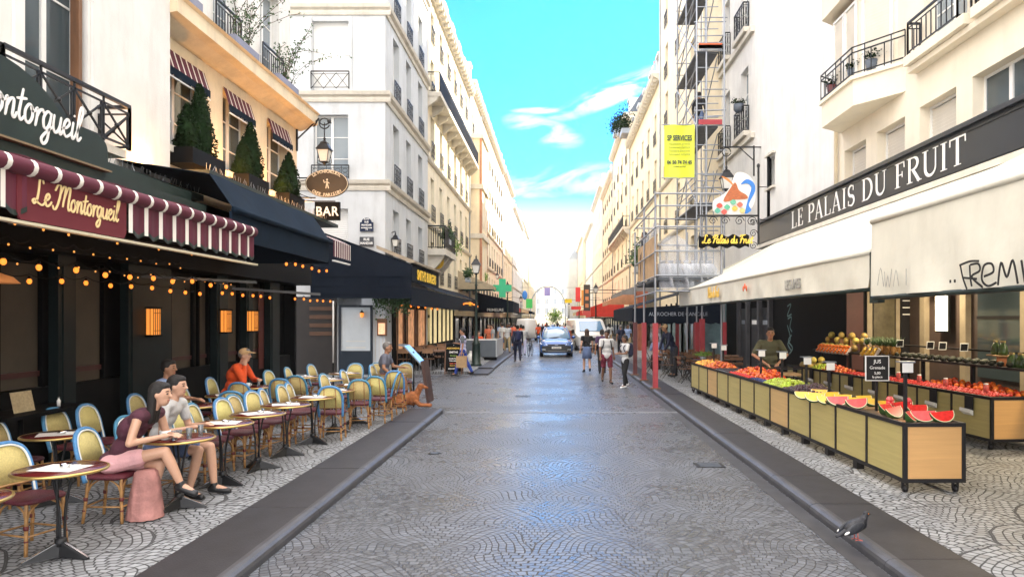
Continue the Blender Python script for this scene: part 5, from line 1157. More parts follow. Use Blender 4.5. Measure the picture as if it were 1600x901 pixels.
# lectern menu stand at the end of the terrace
t = thing('menu_lectern', (-3.12,16.95,0), 'tall dark menu lectern with a slanted glass lid at the end of the terrace', 'menu stand')
mb = W(t); mb.add([(-3.2,16.9,1.1),(-3.12,16.9,1.12),(-2.99,16.9,.12),(-3.05,16.9,.1),(-3.2,17.5,1.1),(-3.12,17.5,1.12),(-2.98,17.5,.12),(-3.06,17.5,.1)], [(0,3,2,1),(4,5,6,7),(0,1,5,4),(1,2,6,5),(2,3,7,6),(3,0,4,7)]); mb.build('side_board', mat('dark_oak', (.055,.025,.02), .45, var=.3, scale=4), t)
mb = W(t); mb.tube([(-3.42,17.2,.0),(-3.42,17.2,1.32)], .02, 8); mb.build('post', M_iron, t)
mb = W(t); mb.add([(-3.72,16.9,1.50),(-3.58,16.9,1.47),(-3.16,16.9,1.02),(-3.18,16.9,.99),(-3.6,16.9,1.445),(-3.73,16.9,1.475)]+[(-3.72,17.5,1.50),(-3.58,17.5,1.47),(-3.16,17.5,1.02),(-3.18,17.5,.99),(-3.6,17.5,1.445),(-3.73,17.5,1.475)], [(5,4,3,2,1,0),(6,7,8,9,10,11)]+[(i,(i+1)%6,6+(i+1)%6,6+i) for i in range(6)]); mb.build('slanted_lid', M_glassb, t)
# glass door and pole at cafe corner
t = thing('awning_pole', (-5.6,18.6,0), 'thin white metal pole under the end of the navy awning', 'pole'); mb = W(t); mb.tube([(-5.6,18.0,1.0),(-5.6,18.0,2.55)], .022, 8); mb.build('upper_tube', M_frame, t); mb = W(t); mb.tube([(-5.6,18.0,.1),(-5.6,18.0,1.0)], .018, 8); mb.build('lower_tube', M_black, t)

# ---- burger terrace: wooden benches and tables
def make_woodtable():
    t = thing('wooden_table', (0,0,0), 'x', 'table', 'dark wooden tables of the burger terrace'); mb = MB(); mb.box(-.38,.38,-.38,.38,.71,.75); mb.build('tabletop', M_wood, t)
    for sx in (-1,1):
        for sy in (-1,1): mb = MB(); mb.box(sx*.32-.025,sx*.32+.025,sy*.32-.025,sy*.32+.025,0,.71); mb.build('leg', M_black, t)
    return t
def make_woodchair():
    t = thing('wooden_chair', (0,0,0), 'x', 'chair', 'slim wooden chairs of the burger terrace'); mb = MB(); mb.box(-.2,.2,-.2,.2,.44,.47); mb.build('seat', M_wood, t)
    mb = MB(); mb.box(-.22,-.19,-.2,.2,.68,.86); mb.build('backrest', mat('tan_wood', (.30,.16,.08), .5, var=.2), t)
    for sx in (-1,1):
        for sy in (-1,1): mb = MB(); mb.box(sx*.18-.015,sx*.18+.015,sy*.18-.015,sy*.18+.015,0,.44 if sx > 0 else .84); mb.build('leg', M_black, t)
    return t
wt = make_woodtable(); wc = make_woodchair(); first = True
for i, (x, y) in enumerate(((-5.7,28.2),(-4.8,28.4),(-5.6,30.2),(-4.7,30.4),(-5.5,32.4),(-4.6,32.6))):
    ad_ = ['front left','front right','middle left','middle right','rear left','rear right'][i]
    lt = 'dark wooden table of the burger terrace, %s of six' % ad_
    if first: wt.location = (x,y,PZ0); wt['label'] = lt
    else: dup(wt, (x,y,PZ0), 0, lt)
    for j, (dx, dy, rz) in enumerate(((-.15,-.62,90),(.15,.62,-90))):
        lc = 'slim wooden chair on the %s side of the %s burger table' % (('near','far')[j], ad_)
        if first: wc.location = (x+dx,y+dy,PZ0); wc.rotation_euler = (0,0,R_(rz)); wc['label'] = lc; first = False
        else: dup(wc, (x+dx,y+dy,PZ0), R_(rz), lc)
# ================================================================ FRUIT SHOP
M_black2 = mat('satin_black_metal', (.012,.011,.012), .5, var=.1, spec=.3)
def rod(parent, p, q, r, m, name):
    """a tube between two world points; every tube shares one unit mesh per material"""
    key = ('rod', m.name)
    if key not in KIDS:
        mb = MB(); mb.tube([(0,0,0),(0,0,1)], 1, 8); me_o = mb.build(name, m); KIDS[key] = me_o.data; bpy.data.objects.remove(me_o)
    o = bpy.data.objects.new(name, KIDS[key]); COL.objects.link(o); o.parent = parent
    off = Vector(root_of(parent).location); p = Vector(p)-off; q = Vector(q)-off; d = q-p
    o.location = p; o.rotation_euler = d.to_track_quat('Z','Y').to_euler(); o.scale = (r, r, d.length)
    return o
# ---- name board
sg = thing('shop_sign', (7.1, 15, 4.5), 'long dark grey fascia with white serif shop name above the fruit stalls', 'sign')
M_fas = mat('anthracite_fascia', (.016,.019,.025), .35, var=.1, scale=2)
mb = W(sg); mb.box(6.92,7.19,-1.5,24.4,4.58,5.32); bd = mb.build('fascia_board', M_fas, sg)
mb = W(sg); mb.box(6.84,7.19,-1.55,24.45,5.32,5.40); mb.build('top_cornice', M_fas, sg)
for z in (4.64, 5.24): mb = W(sg); mb.box(6.90,6.92,-1.5,24.4,z,z+.03); mb.build('moulding', M_fas, sg)
mb = W(sg); mb.box(6.80,7.19,-1.55,24.45,4.47,4.58); mb.build('bottom_moulding', M_stone, sg)
sw_ = serif_w('LE PALAIS DU FRUIT')
serif('LE PALAIS DU FRUIT', .49, (6.915, 21.05, 4.74), (0,-1,0), (0,0,1), M_letter, bd, sx=9.0/(sw_*.49))
mb = W(sg); mb.box(7.0,7.19,-1.5,24.4,3.3,4.46); mb.build('shaded_gap_panel', M_black, sg)  # black panel put in for the shade of the gap below the sign
# ---- awnings
def canvas(name, label, y0, y1, xf0, xf1, zt, zb, xb, zbk, wr=.03, drape=False):
    aw = thing(name, ((xf0+xb)/2, (y0+y1)/2, zt), label, 'awning')
    rn = random.Random(name); ph = [rn.uniform(0,6) for _ in range(6)]
    def xf(b_): return xf0+(xf1-xf0)*b_
    def roof(a, b_):
        y = y0+(y1-y0)*b_; s = math.sin(math.pi*a); return (xf(b_)+(xb-xf(b_))*a, y, zt+(zbk-zt)*a-.06*s-wr*.6*math.sin(y*5+ph[0]+a*3)*s)
    mb = W(aw); mb.sheet(roof, 12, 60, .008); mb.build('awning_roof', M_canvas, aw)
    def val(a, b_):
        y = y0+(y1-y0)*b_; k = a
        w_ = wr*k*(math.sin(y*6+ph[1]+a*2)+.6*math.sin(y*13+ph[2]-a*3)+.5*math.sin(y*3.1+ph[3]+a*4))
        return (xf(b_)+w_*(.3+.5*k)-.0, y, zt+(zb-zt)*a)
    mb = W(aw); mb.sheet(val, 12, 110, .006, (-1,0,0)); v = mb.build('valance', M_canvas, aw)
    mb = W(aw); mb.tube([(xf(k/8)+.02, y0+(y1-y0)*k/8, zb-.02) for k in range(9)], .028, 8); mb.build('green_bottom_bar', M_green, aw)
    mb = W(aw); mb.tube([(xf(k/8)+.01, y0+(y1-y0)*k/8, zt-.01) for k in range(9)], .04, 8); mb.build('front_bar', M_canvas, aw)
    for yb in (y0+1.2, (y0+y1)/2, y1-1.2):
        mb = W(aw); mb.bar((xb,yb,zbk-.4),((xb+xf0)/2,yb+.5,zt+.25),.05); mb.bar(((xb+xf0)/2-.01,yb+.5,zt+.24),(xf0+.05,yb,zt-.05),.045); mb.build('folding_arm', M_steel, aw)
    return aw, v
awf, vf = canvas('cream_awning', 'long cream canvas awning over the far part of the fruit stall, with faded lettering', 9.2, 22.3, 4.02, 3.82, 2.97, 2.50, 6.9, 4.5, .02)
mb = W(awf); mb.prism([(3.85,2.72),(3.85,2.97),(6.9,4.5),(6.9,4.2)], 22.32, 22.34, 'y'); mb.build('end_flap', M_canvas, awf)
awn, vn = canvas('near_awning', 'nearest cream canvas awning hanging low with black graffiti on its curtain', -1, 8.86, 3.9, 3.9, 3.31, 2.38, 6.9, 4.72, .035)
M_faint = mat('faded_grey_print', (.32,.31,.28), .9, var=.3, scale=20); M_yel = mat('faded_yellow_print', (.80,.52,.10), .9, var=.1); M_redp = mat('red_print', (.70,.14,.06), .8, var=.1)
text('LEGUMES', .24, (3.955, 12.0, 2.60), (0,-1,0), (0,0,1), M_faint, vf, sx=.8, ext=.006)
script('Palais du Fruit', .125, (3.85, 18.2, 2.63), (0,-1,0), (0,0,1), M_yel, vf, wid=.22, d=.01)
mb = W(awf)
for k in range(3): mb.ell((3.85,14.75-.12*k,2.72+.05*(k%2)), (.012,.05,.06), 8, 6)
mb.build('printed_fruit', M_redp, vf)
# graffiti strokes
M_spray = mat('black_spray_paint', (.008,.008,.008), .7, var=0)
mb = W(awn); O = Vector((3.835,6.98,2.36)); u = Vector((0,-1,0)); v = Vector((0,0,1)); n = Vector((-1,0,0))
gr = [[(.16,.32),(.20,.16),(.26,.02)],[(.15,.31),(.3,.34),(.43,.33)],[(.2,.16),(.4,.13)],[(.30,.30),(.31,.15),(.33,.05)],[(.31,.3),(.42,.3),(.44,.22),(.33,.16),(.48,.03)],[(.5,.15),(.62,.19),(.6,.28),(.5,.27),(.47,.12),(.55,.04),(.66,.07)],[(.68,.04),(.72,.28),(.79,.12),(.86,.29),(.92,.04)],[(.96,.28),(1.0,.05)],[(.0,.13),(.02,.13)],[(.07,.13),(.09,.13)]]
for i, st in enumerate(gr):
    pts = crom([(p[0],p[1],0) for p in st], 6) if len(st) > 2 else [Vector((*p,0)) for p in st]
    mb.ribbon([(p.x*1.12,p.y*.80) for p in pts], [.020 if i < 8 else .030]*len(pts), O, u, v, .004+i*.0003, n)
mb.build('graffiti', M_spray, vn)
mb = W(awn); O = Vector((3.835,8.55,2.45))
for i, st in enumerate([[(0,.05),(.1,.25),(.2,.03)],[(.22,.2),(.27,.02),(.33,.15),(.38,.02),(.45,.22)],[(.5,.02),(.58,.2),(.66,.02)],[(.7,.02),(.7,.2)]]):
    mb.ribbon([(p.x*.8,p.y) for p in crom([(q[0],q[1],0) for q in st], 4)] if len(st) > 2 else st, .012, O, u, v, .003+i*.0003, n)
mb.build('faint_tag', M_faint, vn)
# awning support machinery between the two awnings
t = thing('awning_post', (4.6, 9.02, 2.4), 'dark green awning bracket in the gap between the two cream awnings', 'bracket'); mb = W(t); mb.box(4.0,4.08,8.9,9.15,2.3,2.95); mb.build('bracket_plate', M_green, t); mb = W(t); mb.tube([(4.1,9.0,2.95),(5.4,9.02,3.6)], .03, 8); mb.build('arm', M_steel, t)
# ---- shop interior and fronts
fr = thing('fruit_shop_interior', (8.5, 10, 0), 'dark fruit shop interior front with beige columns behind the stalls', 'shopfront')
mb = W(fr); mb.box(8.8,8.88,-2,17.85,.1,3.4); mb.build('back_wall', mat('dim_brown_wall', (.055,.035,.028), .7, var=.25, scale=2), fr)
M_beige = mat('beige_column', (.30,.25,.17), .7, var=.15, scale=4)
for y in (16.9,15.2,13.2,10.4): mb = W(fr); mb.box(8.68,8.8,y,y+.22,.1,3.4); mb.build('column', M_beige, fr)
for (y0,y1) in ((13.5,14.9),(10.8,12.9),(7.2,10.2)):
    mb = W(fr); mb.box(8.76,8.79,y0,y1,.9,3.0); g_ = mb.build('shop_window', M_glass, fr); mb = W(fr); mb.box(8.74,8.78,y0,y1,2.1,2.16); mb.build('transom', M_black2, fr)
mb = W(fr); mb.box(8.70,8.74,11.1,12.4,2.02,2.05); mb.build('glass_glint', mat('cool_glint_glow', (.7,.9,1), .5, var=0, emit=.35), fr)  # glowing strip stands in for a white reflection in the glass
y_ = 17.88
for (p0,p1,z0,z1,m_,nm) in ((1322,1348,.1,3.3,mat('oxblood_wall', (.06,.018,.016), .6),'maroon_panel'),(1354,1362,.1,3.3,M_beige,'column'),(1364,1397,.9,2.6,mat('dim_window', (.10,.085,.05), .3, var=.5, scale=3),'dim_window'),(1399,1405,.1,3.3,M_beige,'column'),(1407,1424,1.0,3.0,M_black2,'price_board')):
    mb = W(fr); mb.box(PX(p0,y_),PX(p1,y_),17.84,17.88,z0,z1); o_ = mb.build(nm, m_, fr)
for k in range(4):
    mb = W(fr); x0 = PX(1409,y_); mb.box(x0,x0+.2,17.83,17.838,2.2+.17*k,2.225+.17*k); mb.build('board_writing', M_letter, o_)
t = thing('lit_panel', (8.7, 16.1, 2.3), 'bright glowing white light panel inside the fruit shop under the near awning', 'light panel')
mb = W(t); mb.box(8.62,8.66,15.85,16.3,1.83,2.62); mb.build('glowing_panel', mat('white_panel_light', (1,.93,.75), .5, var=0, emit=.5, ecol=(1,.9,.68)), t); mb = W(t); mb.box(8.61,8.68,15.8,16.7,2.64,2.74); mb.build('red_header', mat('red_header', (.5,.03,.02), .5, var=0, emit=.08), t); mb = W(t); mb.box(8.665,8.68,15.8,16.35,1.8,2.64); mb.build('back_plate', M_black, t)
for y in (16.0, 12.4, 9.0):   # the shop's own ceiling lamps, as its lit panel shows
    ld = bpy.data.lights.new('shop_lamp', 'AREA'); ld.energy = 34; ld.color = (1,.80,.52); ld.size = .5; lo_ = bpy.data.objects.new('shop_lamp', ld); COL.objects.link(lo_); lo_.location = (7.9,y,3.2)
    t = thing('ceiling_lamp', (7.9,y,3.22), 'flat ceiling lamp inside the fruit shop '+{16.0:'by the white light panel',12.4:'over the middle of the shelf',9.0:'near the picture edge'}[y], 'ceiling lamp', 'ceiling lamps of the fruit shop'); m_ = MB(); m_.box(-.27,.27,-.27,.27,0,.05); m_.build('housing', M_black, t); m_ = MB(); m_.box(-.25,.25,-.25,.25,.051,.06); m_.build('back_plate', M_zinc, t)
# black wall with tag, dark doors between columns under R1
fr = thing('black_shutter_wall', (7.42, 24, 0), 'matte black shop wall with pale turquoise tag and doors beyond the fruit seller', 'shopfront')
mb = W(fr); mb.box(7.36,7.44,18.4,31,.1,3.2); wl = mb.build('wall_panel', M_black, fr)
mb = W(fr); O = Vector((7.355,22.9,1.0))
for i, st in enumerate([[(.1,1.5),(.45,1.55),(.1,1.2),(.5,1.25)],[(.15,1.1),(.5,1.15),(.35,.85),(.55,.7)],[(.1,.9),(.4,.5),(.15,.3),(.5,.1)],[(.5,.6),(.2,.4),(.6,.2),(.3,0)]]):
    pts = crom([(p[0],p[1],0) for p in st], 5); mb.ribbon([(p.x,p.y) for p in pts], .05, O, Vector((0,-1,0)), Vector((0,0,1)), .003+i*.0004, Vector((-1,0,0)))
mb.build('turquoise_tag', mat('turquoise_spray', (.13,.22,.21), .8, var=.2), wl)
for i, y in enumerate((24.3,25.6,27.2,28.5)): mb = W(fr); mb.box(7.22,7.36,y,y+.22,.1,3.2); mb.build('column', mat('grey_column', (.06,.06,.065), .5, var=.2), fr)
for i, y in enumerate((24.7,26.1,27.6)):
    mb = W(fr); mb.box(7.33,7.36,y,y+.8,.15,2.5); d_ = mb.build('door', mat('dark_grey_door', (.022,.024,.027), .35, var=.2), fr)
    mb = W(fr)
    mb.box(7.322,7.33,y+.1,y+.7,1.9,2.05); mb.build('door_sign', M_letter if i == 1 else M_zinc, d_)
# ---- stalls
M_wy = mat('stall_wood_side_tint', (.40,.33,.125), .45, var=.1, scale=3, stretch=(1,.3,7)); M_wo = mat('stall_wood_end_tint', (.58,.33,.125), .45, var=.08, scale=3, stretch=(.3,1,7))  # same wood twice, light on side and end put into the two tints
def stall_frame(A, B, wd):
    A = Vector((*A,0)); B = Vector((*B,0)); v = (B-A).normalized(); w_ = Vector((v.y,-v.x,0)); return A, v, w_, (B-A).length
def stall(name, label, A, B, wd, npan, h0=.125, h1=.81, tags_=False):
    A, v, w_, Lg = stall_frame(A, B, wd); t = thing(name, (A.x,A.y,PZ0), label, 'market stall')
    M_ = Matrix(((w_.x,v.x,0,A.x),(w_.y,v.y,0,A.y),(0,0,1,PZ0),(0,0,0,1)))   # local: x across, y along
    def S(): m = MB(); m.M = Matrix.Translation(-Vector(t.location)) @ M_; return m
    mb = S(); tt = .045
    for (x0,x1) in ((0,tt),(wd-tt,wd)):
        mb.box(x0,x1,0,Lg,h0,h0+tt); mb.box(x0,x1,0,Lg,h1-tt,h1)
        for k in range(npan+1): y = min(Lg-tt, max(0, Lg*k/npan-(tt/2 if 0 < k < npan else 0))); mb.box(x0+.001,x1-.001,y,y+tt,h0+tt,h1-tt)
    for y in (0, Lg-tt): mb.box(tt,wd-tt,y,y+tt,h0,h0+tt); mb.box(tt,wd-tt,y,y+tt,h1-tt,h1)
    mb.build('frame', M_black2, t)
    first = None
    for k in range(npan):
        y0 = Lg*k/npan+tt/2+.003; y1 = Lg*(k+1)/npan-tt/2-.003; 
        mb = S(); mb.box(.012,.03,max(y0,tt),min(y1,Lg-tt),h0+tt,h1-tt); mb.build('side_panel', M_wy if k % 5 != 4 or name != 'front_stall' else mat('tan_wood_panel', (.50,.33,.14), .45, var=.1, scale=3, stretch=(1,.3,7)), t)
    for y in (.012, Lg-.03): mb = S(); mb.box(tt,wd-tt,y,y+.018,h0+tt,h1-tt); mb.build('end_panel', M_wo, t)
    mb = S(); mb.box(tt,wd-tt,tt,Lg-tt,h1-.10,h1-.06); mb.build('display_tray', mat('dark_tray_wood', (.10,.065,.035), .7, var=.3, scale=7), t)
    for k in range(npan*1): 
        y = Lg*(k+.5)/npan
        if k in (0,): continue
        mb = S(); mb.box(.07,.17,y-.06,y+.06,0.0,h0-.0); mb.build('foot', M_black2, t)
    for (x, y) in ((.05,.08),(wd-.08,.08),(.05,Lg-.1),(wd-.08,Lg-.1)):
        mb = S(); mb.tube([(x-.018,y,.045),(x+.018,y,.045)], .045, 12); mb.tube([(x-.024,y,.045),(x+.024,y,.045)], .018, 8); mb.bar((x-.028,y,.045),(x-.028,y,h0),.008,.03); mb.bar((x+.028,y,.045),(x+.028,y,h0),.008,.03); mb.build('caster', M_black2, t)
    return t, M_, Lg
st1, MS1, L1s = stall('front_stall', 'long kerb-side fruit stall of pale wood panels on black frames and casters', (3.98,8.2), (3.68,19.6), .72, 12)
st2, MS2, L2s = stall('inner_stall', 'second wooden fruit stall near the shop with red strawberry punnets', (6.62,10.9), (6.04,18.8), .85, 8)
H1 = .75  # tray height above the pavement
def at1(s, t, z=0, M_=MS1): return M_ @ Vector((s, t, H1+z))
def at2(s, t, z=0): return MS2 @ Vector((s, t, H1+z))
# ---- fruit kinds
def single(name, mb_list, cat):
    o0 = mb_list[0][0].build(name, mb_list[0][1]); 
    for mb, m_, nm in [(a[0],a[1],a[2]) for a in mb_list[1:]]: mb.build(nm, m_, o0)
    tag(o0, 'x', cat); return o0
used = set()
def put(proto, loc, rot, label, group, sc=1):
    if proto.name not in used: used.add(proto.name); o = proto
    else: o = copy_tree(proto)
    o.location = loc; o.rotation_euler = rot; o.scale = (sc,sc,sc) if not isinstance(sc, tuple) else sc; o['label'] = label
    if group: o['group'] = group
    return o
def melonwedge(name, flesh, rind, R=.17, half=.55):
    t = thing(name, (0,0,0), 'x', 'melon slice'); seg = 16
    def prof(k, r): a = math.pi+math.pi*k/seg; return Vector((0, r*math.cos(a), r*math.sin(a)))
    rf_, rw = MB(), MB()
    # flesh: two flat faces meeting at the rind line, opened by 'half' radians
    def rot(p, an): return Vector((-p.z*math.sin(an)*1.0, p.y, p.z*math.cos(an)))
    for (mbx, r0, r1) in ((rf_, 0, R*.90),):
        for an in (0, half):
            vs = [Vector((0,0,0))]+[rot(prof(k,r1),an) for k in range(seg+1)]
            mbx.add(vs, [(0,k+1,k+2) if an else (0,k+2,k+1) for k in range(seg)])
    mbx = rw; mbx.m = 1
    for an in (0, half):
        vs = [rot(prof(k,R*.90),an) for k in range(seg+1)]+[rot(prof(k,R*.965),an) for k in range(seg+1)]
        mbx.add(vs, [(k,k+1,seg+2+k,seg+1+k) for k in range(seg)])
    mbx.m = 0
    for an in (0, half):
        vs = [rot(prof(k,R*.965),an) for k in range(seg+1)]+[rot(prof(k,R),an) for k in range(seg+1)]
        mbx.add(vs, [(k,k+1,seg+2+k,seg+1+k) for k in range(seg)])
    ns = 5; vs = [rot(prof(k,R), half*j/ns) for j in range(ns+1) for k in range(seg+1)]
    mbx.add(vs, [(j*(seg+1)+k, j*(seg+1)+k+1, (j+1)*(seg+1)+k+1, (j+1)*(seg+1)+k) for j in range(ns) for k in range(seg)], True)
    rf_.build('flesh', flesh, t); rw.build('rind', [rind, mat('pale_rind', (.62,.62,.40), .5, var=0)], t); return t
M_wr = mat('watermelon_rind', (.035,.10,.025), .35, var=.5, scale=12, stretch=(1,5,1))
M_wf = mat('watermelon_flesh', (.70,.035,.03), .25, var=.15, scale=25); M_wf2 = mat('pink_watermelon_flesh', (.72,.12,.12), .25, var=.12, scale=20)
M_mf = mat('yellow_melon_flesh', (.78,.46,.045), .35, var=.1, scale=12)
wedR = melonwedge('watermelon_slice', M_wf, M_wr, .15, .75); wedP = melonwedge('watermelon_slice', M_wf2, M_wr, .155, .9); wedY = melonwedge('melon_slice', M_mf, M_wr, .13, .5)
fl_ = [(wedP,3.98,10.15,-12,'pink watermelon slice, left of the leading pair beside the yellow slices'),(wedP,4.12,9.85,-5,'pink watermelon slice overlapping the one by the yellow slices'),
 (wedR,4.24,9.25,38,'watermelon wedge tilted left, behind the big front wedge'),(wedR,4.19,8.92,25,'big red watermelon wedge with green rind, third from the stall corner'),(wedR,4.20,8.55,52,'narrow watermelon wedge standing on edge at the front'),
 (wedP,4.38,8.56,-8,'pale pink watermelon slice, second from the stall corner'),(wedR,4.57,8.5,-2,'bright red watermelon slice on the near right stall corner'),(wedR,4.60,9.15,6,'red watermelon wedge in the back row behind the corner slices'),(wedR,4.58,9.5,0,'watermelon wedge in the back row, beside the juice cups')]
for p_, x, y, rz, lb in fl_: put(p_, (x,y,PZ0+H1+.155), (R_(-32),R_(random.uniform(-6,6)),R_(90+rz-2)) if False else (R_(random.uniform(-8,8)), R_(38), R_(90+rz)), lb, 'cut watermelon on the front stall')
yl = [(3.86,10.75,'nearest yellow slice at the stall edge'),(3.95,10.5,'yellow slice by the pink watermelon'),(3.84,11.15,'left yellow slice of the front run'),(4.30,10.75,'yellow slice in the back row, right'),(4.25,11.1,'yellow slice in the back row, middle'),(4.22,11.5,'yellow slice in the back row, left'),(4.0,11.0,'yellow slice between front and back rows')]
for x, y, lb in yl: put(wedY, (x,y,PZ0+H1+.12), (0,R_(40),R_(75+random.uniform(-15,15))), 'yellow melon, '+lb, 'cut yellow melon slices')
bdm = mat('chopping_board', (.36,.22,.10), .6, var=.2, scale=6)
for i, (x, y, lb) in enumerate(((4.45,9.4,'wooden board under the juice cups'),(4.18,8.75,'wooden board under the front watermelon'),(4.42,10.05,'wooden board between watermelon and yellow melon'),(4.3,10.6,'wooden board under the back yellow slices'))):
    o_ = thing('serving_board', (x,y,PZ0+H1), lb, 'board', 'wooden boards under the cut fruit'); m_ = MB(); m_.box(-.15,.15,-.2,.2,0,.02); m_.build('board_plank', bdm, o_); m_ = MB(); m_.box(-.15,.15,-.02,.02,.02,.024); m_.build('board_strap', M_wood, o_)
for i, (x, y, rz, lb) in enumerate(((4.42,10.1,20,'small yellow-orange papaya-like slice behind the pink watermelon'),(4.3,10.25,-15,'yellow slice lying on the middle board'),(4.5,10.5,10,'yellow slice at the inner edge by the chalk sign'),(4.52,9.85,0,'yellow slice behind the juice cups'))): put(wedY, (x,y,PZ0+H1+.13), (0,R_(50),R_(90+rz)), lb, 'cut yellow melon slices')
M_cup = mat('red_fruit_cup', (.62,.03,.035), .2, var=.5, scale=40)
def mkcup():
    t = thing('fruit_cup', (0,0,0), 'x', 'fruit cup', 'cups of cut watermelon'); mb = MB(); mb.lathe([(.038,0),(.05,.15),(0,.15)], 16); mb.build('cup', M_cup, t); mb = MB(); mb.lathe([(.055,.15),(.052,.165),(.035,.185),(.03,.2),(0,.2)], 16); mb.build('lid', mat('red_clear_lid', (.75,.10,.10), .15, var=.2), t); return t
cp_ = mkcup(); put(cp_, (4.40,9.45,PZ0+H1+.03), (0,0,0), 'left tall red cup of cut watermelon standing on the stall', 'cups of cut watermelon'); put(cp_, (4.56,9.3,PZ0+H1+.03), (0,0,0), 'right tall red cup of cut watermelon beside the price pole', 'cups of cut watermelon')
def sphere_fruit(name, cat, col, r, rough=.35, sq=1, stem=True, leafy=False, var=.2, scale=9):
    mb = MB(); mb.ell((0,0,0), (r,r,r*sq), 12, 8); o = mb.build(name, mat(name+'_skin', col, rough, var=var, scale=scale/r*.05, orand=.45)); tag(o, 'x', cat)
    if stem: mb = MB(); mb.tube([(0,0,r*sq*.9),(r*.1,0,r*sq*1.15)], r*.12, 5); mb.build('stem', M_leaf, o)
    return o
def heap(proto, f, s0, s1, t0, t1, r, rows, label, group, rnd, peak=None, jitter=.25):
    """fruit on a mound: staggered rows that climb to a few rounded peaks"""
    nx = max(2, int((s1-s0)/(1.72*r))); ny = max(2, int((t1-t0)/(1.62*r))); pk = peak if peak is not None else .055*rows; ph = rnd.uniform(0,6); n = 0
    for j in range(ny):
        for i in range(nx):
            s = s0+(i+.5+(.5 if j % 2 else 0)-.25)*(s1-s0)/nx+rnd.uniform(-1,1)*r*.3; t = t0+(j+.5)*(t1-t0)/ny+rnd.uniform(-1,1)*r*.35
            a = 2*(s-s0)/(s1-s0)-1; b_ = 2*(t-t0)/(t1-t0)-1; m = max(0,1-abs(a)**2.2)*max(0,1-abs(b_)**5)
            z = r+pk*m*(.72+.34*math.sin(t*7+ph)+.12*math.sin(s*19+t*3))+rnd.uniform(-.2,.35)*r
            put(proto, f(s, t, z), (rnd.uniform(-.8,.8),rnd.uniform(-.8,.8),rnd.uniform(0,6)), label, group, rnd.uniform(.86,1.12)); n += 1
    return n
rnd = random.Random(21)
fig = sphere_fruit('fig', 'fig', (.045,.014,.022), .032, .4, 1.15); lime = sphere_fruit('green_fig', 'fruit', (.38,.46,.04), .036, .35, .95)
tom = sphere_fruit('tomato', 'tomato', (.72,.11,.02), .046, .25, .82); apr = sphere_fruit('apricot', 'apricot', (.74,.33,.06), .042, .5, .95, False); pea = sphere_fruit('nectarine', 'nectarine', (.55,.10,.03), .045, .4, .95, False); plm = sphere_fruit('plum', 'plum', (.03,.035,.10), .03, .35, 1.05, False); bpy.data.objects.remove(plm)
N_ = [heap(fig, at1, .06, .66, 3.2, 4.25, .034, 2, 'dark purple fig heaped on the front stall between yellow melon and green fruit', 'dark figs heaped on the front stall', rnd),
 heap(lime, at1, .06, .66, 4.35, 5.35, .038, 2, 'small yellow-green fruit heaped on the front stall beside the dark figs', 'yellow-green fruit heaped on the front stall', rnd),
 heap(tom, at1, .24, .68, 5.5, 7.9, .046, 3, 'shiny orange-red tomato in the big heap before the green shirt seller', 'orange-red tomatoes heaped on the front stall', rnd),
 heap(pea, at1, .06, .66, 9.1, 10.0, .050, 2, 'reddish nectarine heaped near the far end of the front stall', 'nectarines near the far stall end', rnd),
 heap(apr, at1, .06, .66, 10.1, 11.2, .048, 2, 'pale orange apricot heaped at the very far end of the front stall', 'apricots at the far stall end', rnd)]
# punnets
def mkpunnet(name, fruitm, r, label, tray=None, n=16):
    t = thing(name, (0,0,0), label, 'punnet'); mb = MB(); pl = rr_poly(.09,.065,.02,3)
    k = len(pl); mb.add([(p[0]*.85,p[1]*.85,0) for p in pl]+[(*p,.055) for p in pl]+[(p[0]*1.05,p[1]*1.07,.058) for p in pl], [tuple(range(k-1,-1,-1))]+[(i,(i+1)%k,k+(i+1)%k,k+i) for i in range(k)]+[(k+i,k+(i+1)%k,2*k+(i+1)%k,2*k+i) for i in range(k)]); mb.build('tray', tray or mat('blue_tray', (.04,.07,.22), .4, var=.1), t)
    mb = MB(); rn = random.Random(name)
    mb.add([(p[0]*.9,p[1]*.9,.045) for p in pl], [tuple(range(k))])
    for i in range(n): mb.ell((rn.uniform(-.068,.068), rn.uniform(-.045,.045), .05+rn.uniform(0,.02)), (r,r*.9,r), 8, 6)
    o = mb.build('berries', fruitm, t); o['kind'] = 'stuff'; return t
pb = mkpunnet('blueberry_punnet', mat('blueberry_skin', (.02,.03,.11), .5, var=.3, scale=30), .014, 'x', n=26); pk = mkpunnet('blackberry_punnet', mat('blackberry_skin', (.02,.008,.014), .35, var=.3, scale=30), .016, 'x', tray=mat('pale_blue_tray', (.30,.36,.42), .5), n=22)
pst = mkpunnet('strawberry_punnet', mat('strawberry_skin', (.50,.02,.018), .3, var=.35, scale=30), .02, 'x', tray=M_wood, n=16)
for i in range(6):
    for j in range(2): put(pb, at1(.07+.09+.0, 5.45+.14*i, .0) if j == 0 else at1(.07+.28, 5.1+.14*i*.0+.0, -.2), (0,0,R_(90)*0), 'blueberry punnet in the line on the kerb edge beside the orange tomatoes', 'blueberry punnets on the front stall') if j == 0 else None
for i in range(7):
    for j in range(3): put(pk, at1(.15+.2*j, 8.0+.145*i, .0), (0,0,0), 'punnet of dark berries in the block between tomatoes and nectarines', 'dark berry punnets on the front stall')
for i in range(10): put(pst, at1(.15, 6.4+.15*i, 0), (0,0,0), 'red berry punnet along the kerb edge in front of the tomatoes', 'red berry punnets on the front stall')
mb = MB()
mb.M = Matrix.Translation((0,0,0)); 
